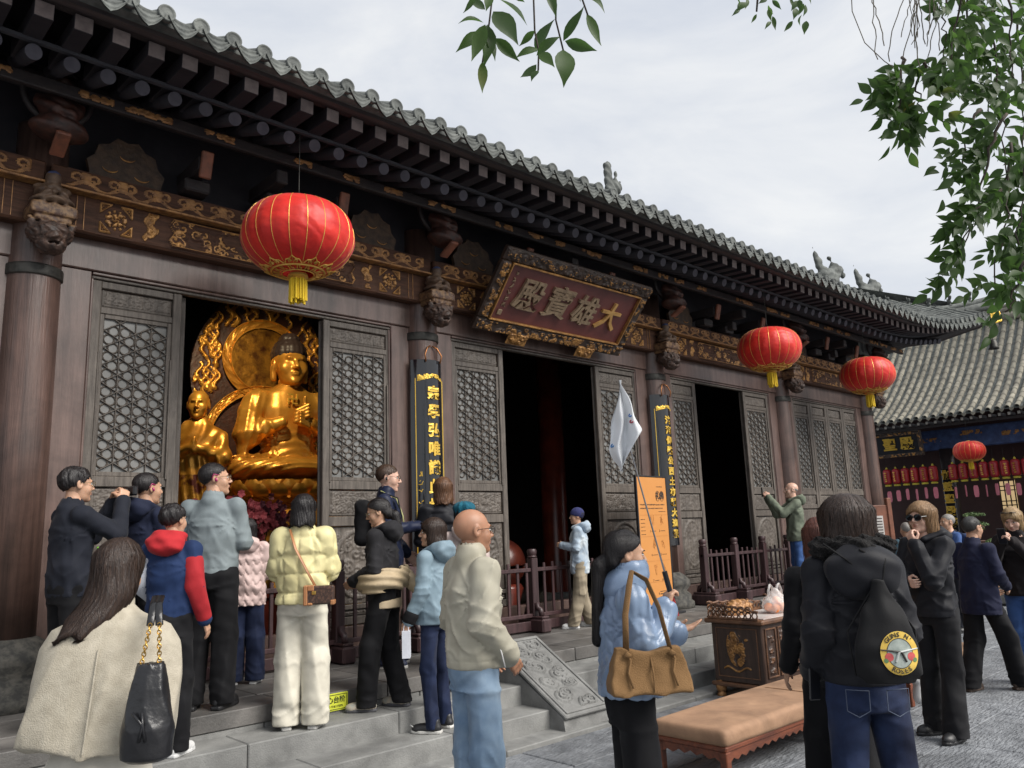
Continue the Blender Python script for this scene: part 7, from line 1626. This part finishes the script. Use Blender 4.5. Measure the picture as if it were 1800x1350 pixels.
# ================================================================== tree whose branches hang into the picture
LEAFM = bpy.data.materials.new('leaf'); LEAFM.use_nodes = True; n_ = LEAFM.node_tree.nodes; l_ = LEAFM.node_tree.links; pb_ = n_['Principled BSDF']
oi = n_.new('ShaderNodeObjectInfo'); rp = n_.new('ShaderNodeValToRGB'); rp.color_ramp.elements[0].color = (.018, .045, .012, 1); rp.color_ramp.elements[1].color = (.075, .12, .022, 1); rp.color_ramp.elements.new(.8).color = (.050, .098, .020, 1); rp.color_ramp.elements[-1].color = (.17, .16, .035, 1)
gm = n_.new('ShaderNodeNewGeometry'); nz = n_.new('ShaderNodeTexNoise'); nz.inputs['Scale'].default_value = 6; l_.new(gm.outputs['Position'], nz.inputs['Vector']); mt = n_.new('ShaderNodeMath'); mt.operation = 'ADD'; mt2 = n_.new('ShaderNodeMath'); mt2.operation = 'MULTIPLY'; mt2.inputs[1].default_value = .45; l_.new(oi.outputs['Random'], mt2.inputs[0]); mt3 = n_.new('ShaderNodeMath'); mt3.operation = 'MULTIPLY'; mt3.inputs[1].default_value = .75; l_.new(nz.outputs[0], mt3.inputs[0]); l_.new(mt2.outputs[0], mt.inputs[0]); l_.new(mt3.outputs[0], mt.inputs[1]); l_.new(mt.outputs[0], rp.inputs[0])
l_.new(rp.outputs[0], pb_.inputs['Base Color']); pb_.inputs['Roughness'].default_value = .5
tl = n_.new('ShaderNodeBsdfTranslucent'); hs = n_.new('ShaderNodeHueSaturation'); hs.inputs['Value'].default_value = 2.0; l_.new(rp.outputs[0], hs.inputs['Color']); l_.new(hs.outputs[0], tl.inputs['Color']); ms_ = n_.new('ShaderNodeMixShader'); ms_.inputs[0].default_value = .5; l_.new(pb_.outputs[0], ms_.inputs[1]); l_.new(tl.outputs[0], ms_.inputs[2]); l_.new(ms_.outputs[0], n_['Material Output'].inputs[0])
def leaf_geo(wd=.44, bend=.10, fold=.12):
    b = MB(); n = 7; pr_ = [0, .62, .95, 1., .86, .55, .22, 0]; vs = []
    for i in range(n+1):
        y_ = i/n; w = wd/2*pr_[i]; z = bend*math.sin(y_*2.4)
        vs += [(-w, y_, z+fold*w*2), (0, y_, z), (w, y_, z+fold*w*2)]
    return b.add(vs, [(i*3+k, i*3+k+1, i*3+4+k, i*3+3+k) for i in range(n) for k in (0, 1)])
LEAVES = [leaf_geo(.46, .10, .14), leaf_geo(.36, -.12, .25), leaf_geo(.50, .22, .1), leaf_geo(.34, .2, .3)]
leaf_me = [b.mesh('leaf', LEAFM, True) for b in LEAVES]
trp = ray_pt(2350, 1000, 4.2); TRX, TRY = trp.x, trp.y
tree = thing('overhanging_tree', 'leafy tree whose branches hang into the sky at the top right', 'tree', (TRX, TRY, 0)); T0 = Vector((TRX, TRY, 0))
BARK = mat('tree_bark', (.075, .055, .042), (.03, .024, .02), rough=.9, scale=10, stretch=(3, 3, .6), bump=.6, bscale=18)
b = MB(); b.tube([(0, 0, 0), (.05, 0, 1.2), (-.02, .1, 2.6), (-.1, .25, 4.0)], [.20, .16, .14, .10], 12); b.build('trunk', BARK, tree, smooth=True)
def limb(pts, rs, name='branch'):
    b = MB(); b.tube([Vector(p)-T0 for p in pts], rs, 7); return b.build(name, BARK, tree, smooth=True)
crown = T0+Vector((-.1, .25, 4.0))
limb([crown, ray_pt(1950, -420, 3.4), ray_pt(1740, -200, 3.2)], [.09, .05, .03]); limb([ray_pt(1740, -200, 3.2), ray_pt(1400, -330, 2.8), ray_pt(1000, -220, 2.1), ray_pt(860, -160, 1.9)], [.03, .022, .014, .008])
limb([ray_pt(1400, -330, 2.8), ray_pt(1340, -100, 2.6), ray_pt(1330, 20, 2.55)], [.012, .006, .003])
leafcount = [0]; stuffmb = MB(); tr_ = random.Random(11)
def add_leaf(base, tipp, nrm=None, single=True, k=None):
    base = Vector(base); d = Vector(tipp)-base; L_ = d.length; y_ = d.normalized(); nrm = Vector(nrm) if nrm else (-fw+Vector((tr_.gauss(0, .5), tr_.gauss(0, .5), tr_.gauss(0, .5)))); z = (nrm-y_*nrm.dot(y_)).normalized(); x_ = y_.cross(z); M = Matrix((x_, y_, z)).transposed().to_4x4(); M.translation = base-T0
    k = tr_.randrange(4) if k is None else k
    if single and leafcount[0] < 290:
        o = put('leaf', leaf_me[k], tree); o.matrix_local = M @ Matrix.Scale(L_, 4); leafcount[0] += 1
    else:
        Ms = M @ Matrix.Scale(L_, 4); stuffmb.add([Ms @ Vector(v) for v in LEAVES[k].v], LEAVES[k].f)
TOP = [((848, 108), (850, 163)), ((845, 57), (800, 95)), ((850, 40), (805, 49)), ((853, 17), (822, 0)), ((853, 43), (829, 106)), ((857, 43), (846, 124)), ((870, 67), (914, 107)), ((867, 20), (911, 84)), ((877, -2), (924, 50)), ((940, 54), (911, 81)), ((942, 92), (978, 36)), ((947, 87), (906, 107)), ((943, 98), (986, 68)), ((947, 93), (975, 122)), ((943, 113), (914, 134)), ((946, 124), (935, 147)), ((990, 87), (988, 159)), ((993, 72), (1050, 90)), ((990, 72), (1023, 8)), ((962, -10), (977, 36)), ((1031, 24), (1060, 79)), ((1026, -6), (1060, 30)), ((862, -8), (854, 22)), ((1000, -20), (1018, 6)), ((905, -14), (924, 4)), ((838, -6), (812, 22)), ((862, 66), (832, 58)), ((852, 60), (868, 110))]
for k, (p, q) in enumerate(TOP):
    d = 1.85+tr_.uniform(-.07, .07); add_leaf(ray_pt(*p, d), ray_pt(*q, d+tr_.uniform(-.015, .015)))
for pth in ([(938, -120), (938, 0), (940, 55), (947, 90), (946, 124)], [(978, -100), (977, 35), (990, 88)], [(1010, -100), (1024, 0), (1033, 26)], [(870, -120), (866, -10), (860, 40), (848, 110)]):
    limb([ray_pt(*p, 1.86) for p in pth], .0022, 'twig')
for k in range(26):
    p = (tr_.uniform(1290, 1420), tr_.uniform(-25, 38)); 
    if 1360 < p[0] < 1385 and p[1] > 10: continue
    d = 2.55+tr_.uniform(-.1, .1); a = tr_.gauss(1.57, .7); L_ = tr_.uniform(18, 27); add_leaf(ray_pt(*p, d), ray_pt(p[0]+L_*math.cos(a), p[1]+L_*math.sin(a), d))
def strand(pth, d, n, L0, dens=7, side=0, wob=.06):
    pts = [ray_pt(*p, d+tr_.uniform(-.04, .04)) for p in pth]; fine = []
    for i in range(len(pts)-1):
        for j in range(6): fine.append(pts[i].lerp(pts[i+1], j/6))
    fine.append(pts[-1]); fine = [p+Vector((tr_.gauss(0, .006), tr_.gauss(0, .006), 0)) for p in fine]
    limb(fine, [max(.0025, .006*(1-i/len(fine))) for i in range(len(fine))], 'twig')
    for k in range(n):
        t = (k+tr_.random())/n; i = min(len(fine)-2, int(t*(len(fine)-1))); b0 = fine[i].lerp(fine[i+1], t*(len(fine)-1)-i)
        s = side if side else tr_.choice((-1, 1)); dr = (rt*s*tr_.uniform(.5, 1)+fw*tr_.uniform(-.8, .8)-up*tr_.uniform(-.1, .75)).normalized(); Lr = tr_.uniform(.07, .14)
        for q in range(dens):
            f_ = (q//2+1)/(dens//2+1); b1 = b0+dr*Lr*f_-Vector((0, 0, .05*f_*f_)); sd3 = dr.cross(fw if q % 2 else -fw).normalized(); dl = (dr*.7+sd3*tr_.uniform(.5, 1.)+Vector((0, 0, -.35))+Vector((tr_.gauss(0, .25), tr_.gauss(0, .25), tr_.gauss(0, .25)))).normalized()
            if q == dens-1: dl = (dr+Vector((0, 0, -.4))).normalized()
            add_leaf(b1, b1+dl*L0*tr_.uniform(.75, 1.15))
strand([(1585, 100), (1580, 160), (1575, 225)], 2.9, 15, .064, 7); strand([(1625, 110), (1612, 160), (1620, 205)], 2.9, 12, .064, 7); strand([(1560, 160), (1552, 200)], 2.9, 4, .055, 5)
strand([(1680, -120), (1665, 0), (1655, 60), (1660, 150)], 3.0, 13, .066, 7); strand([(1740, -120), (1745, 60), (1760, 200), (1765, 330)], 3.0, 20, .066, 7); strand([(1800, -120), (1790, 60), (1800, 200), (1795, 330)], 3.1, 19, .066, 7); strand([(1700, -100), (1700, 60), (1710, 170)], 3.1, 16, .066, 7); strand([(1840, -100), (1840, 120), (1850, 420)], 3.2, 24, .066, 7)
strand([(1765, 200), (1735, 290), (1705, 400), (1680, 495)], 2.8, 13, .066, 9, -1); strand([(1780, 250), (1770, 380), (1745, 500)], 2.9, 13, .066, 9); strand([(1820, 300), (1805, 420), (1785, 540)], 3.0, 13, .066, 9); strand([(1765, 330), (1715, 370), (1680, 440)], 2.8, 8, .060, 7, -1); strand([(1720, 190), (1700, 250), (1690, 300)], 2.9, 7, .060, 5, -1); strand([(1800, 460), (1780, 520), (1772, 548)], 2.7, 8, .070, 5)
strand([(1770, -100), (1775, 40), (1785, 150)], 2.8, 12, .056, 7); strand([(1720, -100), (1728, 40), (1735, 130), (1740, 240)], 3.2, 13, .056, 7); strand([(1815, 180), (1800, 300), (1790, 430)], 2.75, 13, .056, 7); strand([(1690, -80), (1680, 40), (1672, 110)], 2.7, 8, .060, 7)
if stuffmb.v: tag(stuffmb.build('foliage', LEAFM, tree, smooth=True), kind='stuff')
VINE = mat('vine', (.10, .085, .06), rough=.8)
for k in range(16):
    x0 = tr_.uniform(1540, 1645); b = MB(); sw = tr_.uniform(-18, 18); d = tr_.uniform(2.7, 3.1); n_e = tr_.uniform(60, 125)
    b.tube([ray_pt(x0+sw*math.sin(t*3+k)+tr_.gauss(0, 1.5), -40+(n_e+40)*t, d)-T0 for t in np.linspace(0, 1, 12)], .0018, 4); b.build('vine', VINE, tree)
b = MB(); b.tube([ray_pt(x, y_, 2.9)-T0 for x, y_ in ((1495, -40), (1498, 20), (1520, 75), (1555, 108), (1570, 118))], .0018, 4); b.build('vine', VINE, tree)
